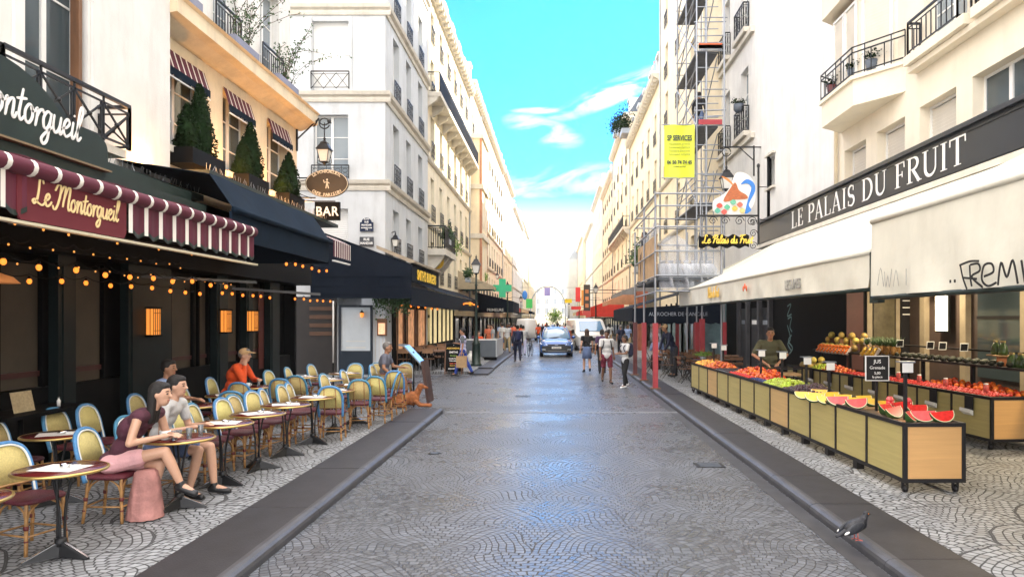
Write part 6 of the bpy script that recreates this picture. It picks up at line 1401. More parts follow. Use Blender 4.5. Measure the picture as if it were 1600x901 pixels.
for i in range(9):
    t = thing('produce_crate', at1(.36, .55+1.0*i if i < 3 else 3.2+.95*(i-3), -.04), ['crate liner under the corner watermelon','crate liner under the juice cups','crate liner under the yellow melon','white crate liner under the dark figs','white crate liner under the yellow-green fruit','wooden crate tray under the near tomatoes','wooden crate tray under the middle tomatoes','wooden crate tray under the dark berry punnets','wooden crate tray under the nectarines'][i], 'crate', 'shallow crates set in the front stall'); t.rotation_euler = (0,0,math.atan2(-MS1[0][1], MS1[1][1]))
    mw = MB(); mw.box(-.31,-.30,-.43,.43,0,.075); mw.box(.30,.31,-.43,.43,0,.075); mw.build('side_board', M_frame if i in (3,4) else mat('crate_wood', (.40,.25,.12), .7, var=.25, scale=8), t)
    mw = MB(); mw.box(-.30,.30,-.43,.43,.0,.02); mw.build('base_board', mat('crate_wood', (.4,.25,.12)), t)
# price posts
for i, (s, t_, zt, lb) in enumerate(((.36,10.3,.62,'farthest black price post on the front stall, by the apricots'),(.4,9.5,.6,'black price post by the nectarines'),(.3,6.2,.62,'black price post before the green shirt seller, left one'),(.45,5.4,.62,'black price post before the green shirt seller, right one'),(.5,4.3,.58,'black price post topped with limes'),(.45,3.2,.56,'black price post between figs and yellow melon'),(.3,.55,.72,'tall black price post with white card by the corner watermelon'))):
    p = at1(s, t_, 0); t = thing('price_post', p, lb, 'price post', 'black price posts on the front stall'); m_ = MB(); m_.box(-.018,.018,-.018,.018,0,zt); m_.box(-.05,.05,-.05,.05,0,.02); m_.build('post', M_black2, t)
    m_ = MB(); m_.box(-.09,.09,-.07,.07,zt,zt+.015); m_.build('top_plate', M_steel, t); m_ = MB(); m_.box(-.07,.06,-.075,-.07,zt-.12,zt-.005); m_.build('price_card', M_paper, t)
t = thing('chalk_price_sign', at1(.42,1.55,0), 'black chalkboard price sign on a post above the juice cups', 'sign'); m_ = MB(); m_.box(-.015,.015,-.015,.015,0,.45); m_.build('post', M_black2, t)
m_ = MB(); m_.box(-.15,.15,-.03,-.015,.42,.74); bd = m_.build('chalkboard', M_black2, t); m_ = MB()
for a_ in ((-.16,-.15,.41,.75),(.15,.16,.41,.75),(-.15,.15,.74,.75),(-.15,.15,.41,.42)): m_.box(a_[0],a_[1],-.036,-.012,a_[2],a_[3])
m_.build('white_frame', M_frame, bd)
P0 = Vector(t.location)
for s_, z, tx in ((.07,.65,'JUS'),(.06,.57,'Grenade'),(.05,.50,'5,00'),(.045,.45,'la piece')): text(tx, s_, P0+Vector((0,-.033,z)), (1,0,0), (0,0,1), M_letter, bd, ext=.002)
# ---- inner stall goods
for i in range(33):
    for j in range(2):
        tt_ = .18+.148*i
        if tt_ < 5.0: put(pst, at2(.14+.22*j, tt_, 0), (R_(0),0,R_(rnd.uniform(-5,5))), 'red strawberry punnet in the long rows along the edge of the inner stall', 'strawberry punnets on the inner stall', 1.05)
heap(tom, at2, .5, .8, .1, 2.6, .05, 2, 'red fruit heaped behind the strawberry punnets on the inner stall', 'red fruit on the inner stall', rnd)
heap(pea, at2, .08, .5, 5.1, 6.0, .05, 2, 'dark red nectarine heaped past the strawberries on the inner stall', 'nectarines on the inner stall', rnd)
heap(lime, at2, .08, .5, 5.5+.55, 6.6, .038, 2, 'green fruit heaped near the far end of the inner stall', 'green fruit on the inner stall', rnd)
mel = sphere_fruit('melon', 'melon', (.50,.36,.09), .085, .55, .97, True, var=.35, scale=26)
k = 0
for (s, t_, z) in ((.15,6.8,.085),(.36,6.75,.085),(.6,6.8,.085),(.15,7.05,.085),(.38,7.0,.085),(.6,7.05,.085),(.2,7.35,.085),(.45,7.3,.085),(.27,6.9,.23),(.48,6.9,.23),(.3,7.2,.23)): put(mel, at2(s,t_,z), (0,rnd.uniform(-1,1),rnd.uniform(0,6)), 'netted yellow melon in the low pile at the far end of the inner stall', 'low pile of melons')
# shelf tier behind the inner stall
sh = thing('display_shelf', (7.5,14,PZ0), 'long black shelf tier above the inner stall holding melons, pineapples and bags', 'shelf')
A, v2_, w2_, _l = stall_frame((7.35,9.6),(6.75,18.9),.5); MSH = Matrix(((w2_.x,v2_.x,0,A.x),(w2_.y,v2_.y,0,A.y),(0,0,1,PZ0),(0,0,0,1)))
def SH(): m = MB(); m.M = Matrix.Translation(-Vector(sh.location)) @ MSH; return m
mb = SH(); mb.box(0,.5,0,9.3,1.18,1.22); mb.build('shelf_board', M_black2, sh); mb = SH(); mb.box(.45,.5,0,9.3,1.42,1.45); mb.build('back_rail', M_black2, sh)
for k in range(7): mb = SH(); mb.box(.2,.26,k*1.53,k*1.53+.06,0,1.18); mb.build('upright', M_black2, sh)
def atS(s, t, z=0): return MSH @ Vector((s, t, 1.22+z))
for i, (s, t_, z) in enumerate(((.15,9.0,.085),(.15,8.75,.085),(.15,8.5,.085),(.3,8.85,.085),(.15,8.2,.085),(.15,7.95,.085),(.15,7.7,.085),(.15,7.3,.085),(.3,8.3,.085),(.3,9.0,.25),(.28,8.45,.25),(.28,7.95,.25),(.28,7.5,.25),(.3,7.2,.25))): put(mel, atS(s,t_,z), (0,0,rnd.uniform(0,6)), 'netted melon sitting on the black shelf behind the inner stall', 'melons on the black shelf')
for i, t_ in enumerate((9.0,8.45,7.9,7.3)):
    tb = thing('melon_pedestal', atS(.36,t_-.05,0), ['leftmost','second','third','rightmost'][i]+' brown block holding up a single melon on the shelf', 'block', 'brown blocks under single melons'); m_ = MB(); m_.box(-.07,.07,-.07,.07,0,.27); m_.build('block', M_wood, tb); m_ = MB(); m_.box(-.085,.085,-.085,.085,.27,.285); m_.build('cap', M_wood, tb)
    put(mel, atS(.36,t_-.05,.37), (0,0,i), ['leftmost','second','third','rightmost'][i]+' single melon raised on a brown block above the shelf', 'single raised melons')
pcc = mkpunnet('melon_cup', mat('orange_cut_melon', (.80,.20,.03), .3, var=.3, scale=25), .022, 'x', tray=mat('clear_tray', (.6,.55,.5), .2), n=14)
for i in range(9): put(pcc, atS(.06,8.9-.19*i,.0), (0,R_(-55),0), 'orange cut-melon tub leaning at the shelf front below the melons', 'orange cut-melon tubs', 1.3)
# pineapples
def mkpine():
    t = thing('pineapple', (0,0,0), 'x', 'pineapple', 'pineapples on the black shelf'); m_ = MB(); m_.ell((0,0,.1), (.065,.065,.1), 12, 9); m_.build('fruit_body', mat('pineapple_skin', (.30,.15,.03), .6, var=.5, scale=40), t)
    m_ = MB(); rn = random.Random(2)
    for k in range(16):
        a = k*2.4; r = .02+.006*k*.5; h = .3+rn.uniform(0,.1); m_.tube([(.015*math.cos(a),.015*math.sin(a),.19),(r*1.2*math.cos(a),r*1.2*math.sin(a),.27),(r*2.6*math.cos(a),r*2.6*math.sin(a),h)], [.012,.012,.002], 5, False, .4)
    m_.build('leaves', M_leaf, t); return t
pn_ = mkpine()
for i in range(9): put(pn_, atS(.15+.17*(i%2),6.7-.14*i,0), (0,0,i), 'spiky pineapple in the cluster right of the raised melons', 'pineapples on the black shelf')
tubY = mkpunnet('pineapple_tub', mat('cut_pineapple', (.78,.50,.06), .3, var=.25, scale=25), .022, 'x', tray=mat('clear_tray', (.6,.55,.5), .2), n=14)
for i in range(3): put(tubY, atS(.05,6.5-.22*i,.02), (0,R_(-60),0), 'yellow cut-pineapple tub leaning on the shelf front under the pineapples', 'cut-pineapple tubs', 1.4)
avo = sphere_fruit('avocado', 'avocado', (.018,.022,.012), .045, .6, 1.3, False)
for i in range(46): put(avo, atS(.07+.13*(i%3), 5.3-.075*i, .045), (R_(90),0,rnd.uniform(0,6)), 'dark avocado in the row at the middle of the black shelf', 'dark avocados on the shelf')
def mkbag():
    t = thing('salad_bag', (0,0,0), 'x', 'bag', 'bags of green salad on the shelf'); m_ = MB(); pr = [(.075,.06,0),(.085,.07,.05),(.075,.06,.14),(.05,.03,.19),(.06,.012,.21)]; n = 12
    vs = [(a*math.cos(2*math.pi*k/n)*(1+.06*math.sin(k*5+z*60)), b_*math.sin(2*math.pi*k/n), z) for a,b_,z in pr for k in range(n)]
    m_.add(vs, [tuple(range(n-1,-1,-1))]+[(i*n+k,i*n+(k+1)%n,(i+1)*n+(k+1)%n,(i+1)*n+k) for i in range(len(pr)-1) for k in range(n)]+[tuple((len(pr)-1)*n+k for k in range(n))], True)
    m_.build('green_bag', mat('salad_green', (.05,.09,.025), .3, var=.6, scale=25), t); m_ = MB(); m_.box(-.05,.05,-.014,.014,.205,.235); m_.build('twist_top', mat('gold_tie', (.45,.36,.14), .4), t); return t
bg_ = mkbag()
for i in range(11): put(bg_, atS(.12+.02*(i%2), 1.85-.175*i+.1, 0), (0,0,R_(90+rnd.uniform(-12,12))), 'upright bag of green salad in the row at the right end of the shelf', 'bags of green salad on the shelf')
t = thing('raised_box', atS(.2,2.35,0), 'wooden box raised on the shelf holding two bright bags', 'box'); m_ = MB(); m_.box(-.13,.13,-.16,.16,.16,.18); m_.build('lid_board', mat('crate_wood', (.4,.25,.12)), t); m_ = MB(); m_.box(-.1,.1,-.1,-.08,0,.16); m_.build('side_board', mat('terracotta_board', (.35,.12,.05), .6), t)
put(bg_, atS(.2,2.45,.18), (0,0,1.4), 'yellow-green bag on the raised box, left one', 'bags on the raised box'); put(bg_, atS(.2,2.27,.18), (0,0,1.7), 'darker green bag on the raised box, right one', 'bags on the raised box')
for i, t_ in enumerate((7.0,5.6,4.5,4.1,3.45,1.75,1.4,.75)):
    t = thing('price_card', atS(.3,t_,.2), 'white-framed black price card on the shelf rail, number %s from the left' % ['one','two','three','four','five','six','seven','eight'][i], 'price card', 'white-framed price cards'); t.rotation_euler = (R_(12),0,R_(-8))
    m_ = MB(); m_.box(-.06,.06,-.005,.005,0,.13); m_.build('card_face', M_black2, t); m_ = MB()
    for a_ in ((-.07,-.058,-.01,.14),(.058,.07,-.01,.14),(-.058,.058,.128,.14),(-.058,.058,-.01,.002)): m_.box(a_[0],a_[1],-.008,.008,a_[2],a_[3])
    m_.build('card_frame', M_frame, t)
for i, t_ in enumerate((.55,1.6,2.4,3.1)):
    t = thing('berry_jar', at2(.3,t_,.07), ['red and white berry jar nearest the stall corner','tilted clear jar of berries, second on the inner stall','pinkish berry jar, third on the inner stall','pinkish berry jar, farthest on the inner stall'][i], 'jar', 'berry jars on the inner stall'); m_ = MB(); m_.lathe([(.035,0),(.042,.1),(.03,.13),(0,.13)], 12); m_.build('jar_body', mat('jar_red', (.55,.12,.10), .2, var=.5, scale=40), t); m_ = MB(); m_.lathe([(.034,.13),(.034,.15),(0,.15)], 12); m_.build('lid', M_china, t)
# paper bag holders on the inner stall front
for i, t_ in enumerate((.5,1.45,2.45,3.4,4.4,5.4,6.35,7.3)):
    p = MS2 @ Vector((-.03, t_, .48)); t = thing('bag_holder', p, 'black holder with cream paper bags on the inner stall front, %s from the near corner' % ordn[i], 'bag holder', 'paper bag holders'); t.rotation_euler = (0,0,math.atan2(-MS2[0][1], MS2[1][1]))
    m_ = MB(); m_.box(-.0,.018,-.1,.1,.08,.3); m_.build('holder_plate', M_black2, t); m_ = MB(); m_.add([(-.07,-.13,.05),(-.07,.13,.06),(0,.12,.0),(0,-.12,0),(-.06,-.13,.1),(-.06,.13,.11),(0,.12,.08),(0,-.12,.08)], [(0,3,2,1),(4,5,6,7),(0,1,5,4),(1,2,6,5),(2,3,7,6),(3,0,4,7)]); m_.build('paper_bags', M_paper, t)
# crates stacked near the seller and at the stall end
for i in range(6):
    t = thing('grey_crate', (4.75,17.6,PZ0+.1*i), 'grey plastic crate in the stack left of the seller, %s from the floor' % ordn[i], 'crate', 'grey crates stacked beside the seller'); m_ = MB()
    for a_ in ((-.3,-.28,-.2,.2),(.28,.3,-.2,.2),(-.28,.28,-.2,-.18),(-.28,.28,.18,.2)): m_.box(a_[0],a_[1],a_[2],a_[3],0,.085)
    m_.build('crate_sides', mat('grey_plastic', (.18,.19,.2), .5), t); m_ = MB(); m_.box(-.28,.28,-.18,.18,.0,.015); m_.build('crate_base', mat('grey_plastic', (.18,.19,.2)), t)
t = thing('black_stand', (4.72,14.6,PZ0), 'small black tubular tray stand in front of the green shirt seller', 'stand'); m_ = MB()
for (x,y) in ((-.2,-.25),(.2,-.25),(-.2,.25),(.2,.25)): m_.bar((x,y,0),(x,y,1.0),.025)
for z in (.8,1.0): m_.bar((-.2,-.25,z),(.2,-.25,z),.025); m_.bar((-.2,.25,z),(.2,.25,z),.025); m_.bar((-.2,-.25,z),(-.2,.25,z),.025); m_.bar((.2,-.25,z),(.2,.25,z),.025)
m_.build('tube_frame', M_black2, t); m_ = MB(); m_.box(-.2,.2,-.25,.25,.86,.9); m_.build('tray', mat('crate_wood', (.4,.25,.12)), t)
# ---- hanging sign on bracket with painted cut-out
ys = 20.35
t = thing('hanging_shop_sign', (5.5, ys, 4.6), 'black scalloped hanging board with yellow script on a scroll-iron bracket', 'sign')
x0, x1 = PX(1092,ys), PX(1170,ys); z0, z1 = PZ(386,ys), PZ(368,ys)
mb = W(t); n = 24; topp = [(x1-(x1-x0)*k/n, z1+.04*math.sin(k*math.pi/3)) for k in range(n+1)]; bot = [(x0+(x1-x0)*k/n, z0-.035*math.sin(k*math.pi/3)) for k in range(n+1)]
mb.prism(bot+topp, ys-.03, ys+.03, 'y'); bd = mb.build('scalloped_board', M_black, t)
script('Le Palais du Fruit', 1.42/script_w('Le Palais du Fruit'), (x0+.09, ys-.031, z0+.11), (1,0,0), (0,0,1), mat('bright_yellow_letters', (.85,.62,.08), .5, var=0), bd, wid=.26, d=.008)
zb_ = PZ(337,ys); xr = PX(1185,ys); mb = W(t); mb.bar((x0-.05,ys,zb_),(xr,ys,zb_),.05); mb.bar((xr,ys,PZ(382,ys)),(xr,ys,PZ(262,ys)),.05); mb.ell((xr,ys,PZ(259,ys)),(.05,.05,.07),8,6)
for xx, r_, zc in ((x0+.4,.13,-.14),(x0+.75,.13,-.14),(x0+1.15,.14,-.15),(x0+1.5,.15,-.16),(xr-.14,.12,-.5),(xr-.14,.12,-.85),(xr-.14,.10,-.2)):
    mb.tube([(xx+r_*(1-k/16)*math.cos(k*.75),ys,zb_+zc+r_*(1-k/16)*math.sin(k*.75)) for k in range(15)], .012, 5)
mb.bar((x0+.2,ys,zb_),(x0+.2,ys,z1),.012); mb.bar((x1-.1,ys,zb_),(x1-.1,ys,z1),.012); mb.bar((xr,ys,zb_-.1),(7.15,24.2,5.42),.03); mb.bar((xr,ys,PZ(292,ys)),(7.15,24.2,PZ(292,24.2)),.03); mb.build('scroll_bracket', M_iron, t)
c0 = Vector((PX(1150,ys), ys, PZ(300,ys)))
def blob2(pts, m_, nm, dep):
    pts = [(a*.86, b_*.86) for a, b_ in pts]; mb = W(t); pp = crom([(c0.x+a,c0.z+b_,0) for a,b_ in pts], 4, True); pp = [(p.x,p.y) for p in pp]
    ar = sum(pp[i][0]*pp[(i+1)%len(pp)][1]-pp[(i+1)%len(pp)][0]*pp[i][1] for i in range(len(pp)))
    if ar < 0: pp = pp[::-1]
    mb.prism(pp, ys-dep-.012, ys-dep, 'y'); mb.build(nm, m_, t)
M_bl = mat('painted_blue', (.04,.20,.60), .5, var=.1); M_br = mat('painted_russet', (.42,.12,.04), .5, var=.3, scale=10, stretch=(1,1,4))
blob2([(-.2,.15),(0,.62),(.35,.6),(.6,.3),(.62,-.3),(.3,-.75),(-.3,-.74),(-.7,-.7),(-.75,-.3),(-.45,-.1)], mat('painted_white', (.75,.74,.70), .5), 'white_backing', -.02)
blob2([(-.42,-.3),(-.1,.25),(.0,.28),(.1,.05),(.34,-.1),(.36,-.22),(.0,-.25)], M_br, 'russet_horn', .004); blob2([(-.08,.2),(-.24,.42),(-.5,.52),(-.26,.34)], mat('painted_orange', (.6,.22,.05), .5), 'horn_tip', .02)
blob2([(.15,.25),(.35,.42),(.58,.3),(.62,.02),(.42,-.4),(.5,-.6),(.3,-.72),(.34,-.45),(.44,-.1),(.5,.15),(.36,.28)], M_bl, 'blue_ribbon', .006)
fc_ = [((.55,.08,.06),(-.55,-.45)),((.10,.40,.25),(-.3,-.5)),((.65,.45,.08),(-.05,-.55)),((.5,.15,.1),(.12,-.42)),((.15,.45,.3),(-.1,-.34)),((.6,.5,.2),(.2,-.62)),((.1,.4,.3),(-.62,-.62)),((.6,.1,.08),(-.4,-.66))]
for i, (cc, (a, b_)) in enumerate(fc_): blob2([(a-.1,b_),(a,b_+.09),(a+.1,b_),(a,b_-.09)], mat('painted_fruit_%s' % 'abcdefgh'[i], cc, .5), 'painted_fruit', .02+.002*i)
t = thing('black_wall_pole', (7.1,24.2,5), 'thick black pole with a finial rising beside the fruit shop fascia', 'pole'); xx = PX(1202,24.2); mb = W(t); mb.tube([(xx,24.2,5.4),(xx,24.2,PZ(246,24.2))], .075, 10); mb.build('pole', M_black, t); mb = W(t); mb.lathe([(.07,0),(.09,.03),(.03,.06),(.05,.12),(.0,.18)], 10, (xx,24.2,PZ(246,24.2))); mb.build('finial', M_black, t)
# wall lamp on the right
ys = 25.2
t = thing('wall_lamp', (7.0, ys, 7), 'ornate black lantern on a scroll bracket above the hanging fruit board', 'wall lamp'); xb = PX(1177,ys); xl = PX(1135,ys); zt = PZ(230,ys)
mb = W(t); mb.bar((xb,ys,zt),(xl-.1,ys,zt),.05); mb.bar((xb+.02,ys,zt+.05),(xb+.02,ys,PZ(275,ys)),.05); mb.bar((xb,ys,PZ(250,ys)),(xb-.5,ys,zt),.03); mb.bar((xb,ys,zt),(7.2,ys,zt),.04); mb.tube([(xl+.15*math.cos(a),ys,zt-.17+.15*math.sin(a)) for a in [k*.5 for k in range(13)]], .02, 6); mb.tube([(xl,ys,zt-.3),(xl,ys,PZ(258,ys))], .015, 6); mb.build('bracket', M_iron, t)
street_lantern(t, (xl, ys, PZ(299,ys)), .95)
# ================================================================ SCAFFOLD
M_redw = mat('red_painted_sleeve', (.33,.03,.04), .5, var=.12, scale=6); M_redd = mat('dark_red_sleeve', (.10,.02,.02), .5, var=.1)
sc = thing('scaffold', (5, 25, 0), 'grey tube scaffold tower with a low deck and red foot sleeves at the kerb', 'scaffold')
posts = [(2.85,20.6,5.75,M_redw),(2.87,23.4,5.75,M_redw),(2.83,25.7,5.2,M_redd),(6.05,20.8+5,18,M_redw),(5.1,30.2,18,M_redw),(5.85,30.2,18,M_redw),(5.1,26,18,M_redw),(4.75,20.6,5.75,None),(4.7,25.7,5.2,None)]
for x, y, h, m_ in posts:
    rod(sc, (x,y,PZ0), (x,y,h), .032, M_steel, 'standard')
    if m_: 
        mb = W(sc); mb.box(x-.07,x+.07,y-.07,y+.07,PZ0+.03,1.98); mb.build('sleeve', m_, sc); mb = W(sc); mb.box(x-.14,x+.14,y-.12,y+.12,PZ0,PZ0+.03); mb.build('base_board', M_wood, sc)
rod(sc, (PX(1097,27),27,PZ0), (PX(1097,27),27,3.2), .032, M_steel, 'standard'); mb = W(sc); xx = PX(1097,27); mb.box(xx-.09,xx+.09,26.91,27.09,PZ0,2.1); mb.build('sleeve', M_redw, sc)
for z in (2.9, 3.35, 4.05, 4.75, 5.35, 5.7):
    rod(sc, (2.85,20.6,z), (4.8,20.6,z), .024, M_steel, 'ledger'); rod(sc, (2.85,20.5,z-.03), (2.83,25.8,z-.03), .024, M_steel, 'ledger'); 
    if z > 3: rod(sc, (2.83,25.7,z), (5.1,25.9,z), .024, M_steel, 'ledger')
for x in (3.5,4.15): rod(sc, (x,20.6,3.35), (x,20.6,5.7 if x == 4.15 else 4.1), .024, M_steel, 'upright')
mb = W(sc); mb.box(2.9,4.8,20.7,25.7,3.22,3.30); mb.build('deck', mat('scaffold_deck', (.09,.10,.115), .6, .3, var=.3, scale=4), sc)
mb = W(sc); mb.box(2.90,2.93,20.75,25.4,3.35,4.55); mb.build('plywood_screen', mat('plywood', (.42,.27,.14), .7, var=.2, scale=3), sc)
for z in (2.95,): rod(sc, (2.9,20.7,z), (4.7,25.5,z), .02, M_steel, 'brace')
lifts = [6.3, 9.1, 11.8, 14.5, 17.2]
for i, z in enumerate(lifts):
    mb = W(sc); mb.box(5.12,5.88,26.05,30.15,z-.06,z); mb.build('deck', MATS['scaffold_deck'], sc)
    for dz in (0, .55, 1.05):
        rod(sc, (5.1,26,z+dz), (5.1,30.2,z+dz), .022, M_steel, 'guard_rail'); rod(sc, (5.0,26,z+dz), (6.15,25.95,z+dz), .024, M_steel, 'ledger'); rod(sc, (5.05,30.2,z+dz), (5.95,30.2,z+dz), .022, M_steel, 'ledger')
    rod(sc, (5.1,26,z), (5.1,30.2,z+2.6), .022, M_steel, 'brace'); rod(sc, (5.1,30.2,z+.1), (5.1,26,z+2.4), .022, M_steel, 'brace'); rod(sc, (6.05,25.8,z+.3), (6.05,29.8,z+1.4), .022, M_steel, 'brace')
rod(sc, (6.05,29.9,.1), (6.05,29.9,18), .028, M_steel, 'standard')
for z in (7.3,8.2,10.4,13.0): rod(sc, (5.3,25.95,z), (6.2,25.95,z), .022, M_steel, 'ledger')
for i, z in enumerate([5.0]+lifts):
    for dz in (.3,.8,1.6,2.1): rod(sc, (5.1,26,z+dz), (5.88,25.98,z+dz), .02, M_steel, 'ledger')
    for dz in (1.6, 2.1): rod(sc, (5.1,26,z+dz), (5.1,30.2,z+dz), .02, M_steel, 'guard_rail')
    rod(sc, (5.85,30.2,z), (5.85,26,z+2.5), .02, M_steel, 'brace')
rod(sc, (5.1,28.1,3.3), (5.1,28.1,18), .03, M_steel, 'standard'); rod(sc, (5.85,28.1,3.3), (5.85,28.1,18), .03, M_steel, 'standard'); rod(sc, (5.45,26,3.3), (5.45,26,18), .035, M_steel, 'standard')
# ladder-like bay below the tower
for k in range(14): rod(sc, (5.35,26.2,3.5+.28*k), (5.75,26.2,3.5+.28*k), .012, M_steel, 'ladder_rung')
for x in (5.35,5.75): rod(sc, (x,26.2,3.3), (x,26.2,7.5), .018, M_steel, 'ladder_rail')
for (z, nm) in ((9.1,1),(11.8,0)): mb = W(sc); mb.box(5.15,6.0,25.9,25.93,z+.02,z+.2); mb.build('toe_board', M_redw if nm else M_steel, sc)
mb = W(sc); mb.box(5.15,6.0,25.9,25.93,11.85,12.05); mb.build('toe_board', M_redp, sc)
# plastic sheet and rubble sacks on the low deck
mp_ = mat('translucent_plastic', (.62,.66,.72), .25, var=.1, trans=0, alpha=.30, bump=.4, bscale=5)
t = thing('plastic_sheet', (4.5, 20.8, 4.2), 'clear plastic dust sheet hung along the low scaffold deck', 'plastic sheet')
mb = W(t); mb.sheet(lambda a,b_: (3.0+1.8*a, 20.78+.10*math.sin(a*23+b_*3)+.08*math.sin(a*51+b_*9), 2.95+1.35*b_+.22*math.sin(a*7)*b_), 60, 14, .004, (0,-1,0)); mb.build('sheet', mp_, t)
mb = W(t); mb.sheet(lambda a,b_: (2.98+.06*math.sin(b_*9+a*20), 21+4.5*a, 3.9+1.0*b_+.1*math.sin(a*8)), 30, 8, .004, (-1,0,0)); mb.build('side_sheet', mp_, t)
for i in range(7):
    x = 3.2+.23*i; t = thing('rubble_sack', (x,21.5,3.3), 'white plastic rubble sack on the low scaffold deck, %s from the left' % ordn[i], 'sack', 'white rubble sacks on the deck'); rn = random.Random(i)
    m_ = MB(); n = 10; vs = []; pr = [(.2,0),(.25,.12),(.23,.3),(.16,.42),(.06,.48),(.09,.55)]
    for a_, z in pr:
        for k in range(n): f_ = 1+rn.uniform(-.12,.12); vs.append((a_*f_*math.cos(2*math.pi*k/n), a_*f_*math.sin(2*math.pi*k/n), z))
    m_.add(vs, [(j*n+k,j*n+(k+1)%n,(j+1)*n+(k+1)%n,(j+1)*n+k) for j in range(5) for k in range(n)]+[tuple(range(n-1,-1,-1)),tuple(50+k for k in range(n))], True); m_.build('sack_body', mat('white_sack', (.62,.63,.65), .45, var=.15, scale=8, bump=.5, bscale=8), t); m_ = MB(); m_.tube([(.07*math.cos(k*.7),.07*math.sin(k*.7),.48) for k in range(9)], .008, 5, True); m_.build('tie', M_black, t)
# yellow banner
ys = 25.8
t = thing('banner', (PX(1061,ys),ys,PZ(236,ys)), 'bright lime-yellow banner with black printing hung from the scaffold', 'banner'); x0,x1,z0,z1 = PX(1038,ys),PX(1085,ys),PZ(278,ys),PZ(195,ys)
mb = W(t); mb.sheet(lambda a,b_: (x0+(x1-x0)*a, ys+.025*math.sin(a*9+b_*2), z0+(z1-z0)*b_), 16, 6, .006, (0,-1,0)); bd = mb.build('banner_cloth', mat('lime_yellow_vinyl', (.68,.74,.04), .5, var=.03), t)
M_ink = mat('dark_ink', (.03,.05,.05), .6, var=0); xc = (x0+x1)/2; hh = z1-z0
text('SP SERVICES', .27, (xc,ys-.045,z1-hh*.30), (1,0,0), (0,0,1), M_ink, bd, bold=.008, sx=.62); text('06 50 74 74 45', .175, (xc,ys-.045,z1-hh*.74), (1,0,0), (0,0,1), M_ink, bd, bold=.006, sx=.84)
for k, tx in enumerate(('Maconnerie generale','Ravalement Peinture','Plomberie Electricite','Renovation complete')): text(tx, .10, (xc,ys-.045,z1-hh*(.38+.065*k)), (1,0,0), (0,0,1), mat('olive_ink', (.28,.32,.05), .6, var=0), bd, sx=.9)
text('contact services', .07, (xc,ys-.045,z1-hh*.8), (1,0,0), (0,0,1), M_ink, bd)
rod(t, (x0-.1,ys,z1), (x1+.1,ys,z1), .02, M_steel, 'top_pole'); rod(t, (x0-.1,ys,z0), (x1+.1,ys,z0), .02, M_steel, 'bottom_pole')
# ---- restaurant under the scaffold
aw = thing('oyster_awning', (5, 28.5, 2.5), 'dark navy awning of the restaurant behind the scaffold, scalloped with faint lettering', 'awning')
mb = W(aw); n = 34; sc_ = [(2.95+3.4*k/n, 1.95-.05*abs(math.sin(k*math.pi/2/1.0*.5))) for k in range(n+1)]; mb.prism(sc_+[(6.35,2.75),(2.95,2.5)], 27.6, 27.62, 'y'); bd = mb.build('end_valance', M_navy2, aw)
mb = W(aw); mb.sheet(lambda a,b_: (2.95+3.4*a, 27.62+9*b_, 2.55+.95*a), 5, 10, .02); mb.build('awning_roof', M_navy2, aw); mb = W(aw); mb.box(2.93,2.96,27.62,36.6,2.0,2.54); mb.build('front_valance', M_navy2, aw)
text('AU ROCHER DE CANCALE', .2, (4.7,27.59,2.22), (1,0,0), (0,0,1), M_zinc, bd, sx=.95)
t = thing('poster_board', (PX(1000,30),30,2.1), 'small red and white poster hung under the navy restaurant awning', 'poster'); mb = W(t); mb.box(PX(982,30),PX(1012,30),29.97,30,1.9,2.45); b2_ = mb.build('board', mat('cream_poster', (.6,.52,.42), .6, var=.2, scale=8), t); mb = W(t); mb.ell((PX(1003,30),29.96,2.1),(.22,.01,.12),12,6); mb.ell((PX(993,30),29.96,2.05),(.16,.012,.08),12,6); mb.build('red_shape', M_redp, b2_)
t = thing('restaurant_window', (6.3,32,0), 'pale lit restaurant window and dark frame behind the cafe tables on the right', 'shopfront'); mb = W(t); mb.box(6.1,6.14,29.5+1.8,40,.5,2.6); mb.build('window_glass', mat('pale_teal_glass', (.20,.30,.32), .15, var=.4, scale=2), t); mb = W(t)
for k in range(6): mb.box(6.02,6.1,31.3+k*1.6,31.4+k*1.6,.1,2.9)
mb.box(6.04,6.09,31.3,40,.1,.5); mb.build('window_frame', M_black, t)
mb = W(t); mb.box(6.38,7.4,31.15,31.2,.1,3.3); mb.build('corner_panel', mat('pale_teal_glass', (.2,.3,.32)), t)
# folding bistro set
def mkftable():
    t = thing('folding_table', (0,0,0), 'x', 'table', 'round folding tables of the right-hand terrace'); m_ = MB(); m_.lathe([(.34,.70),(.35,.71),(.35,.735),(0,.735)], 20); m_.build('tabletop', mat('dark_table_wood', (.05,.03,.02), .4), t)
    for s in (-1,1): m_ = MB(); m_.bar((-.28*s,-.2,0),(.22*s,-.2,.7),.02); m_.bar((-.28*s,.2,0),(.22*s,.2,.7),.02); m_.build('leg', M_iron, t)
    return t
def mkfchair():
    t = thing('folding_chair', (0,0,0), 'x', 'chair', 'dark folding chairs of the right-hand terrace'); m_ = MB()
    for k in range(5): m_.box(-.19+.08*k,-.13+.08*k,-.19,.19,.44,.455)
    m_.build('seat', M_wood, t); m_ = MB(); m_.box(-.23,-.21,-.19,.19,.74,.84); m_.box(-.225,-.205,-.19,.19,.60,.68); m_.build('backrest', M_wood, t)
    for s in (-1,1): m_ = MB(); m_.bar((.22,.18*s,0),(-.22,.18*s,.86),.018); m_.build('leg', M_iron, t); m_ = MB(); m_.bar((-.2,.16*s,0),(.15,.16*s,.44),.018); m_.build('leg', M_iron, t)
    return t
ft = mkftable(); fcx = mkfchair(); k = 0
pos = [(4.6,22.3,'front left, with the green pot'),(5.4,22.6,'front right by the wooden trays'),(4.3,24.2,'second row left'),(5.2,24.4,'second row right'),(4.0,26.3,'rear left'),(4.9,26.4,'rear right')]
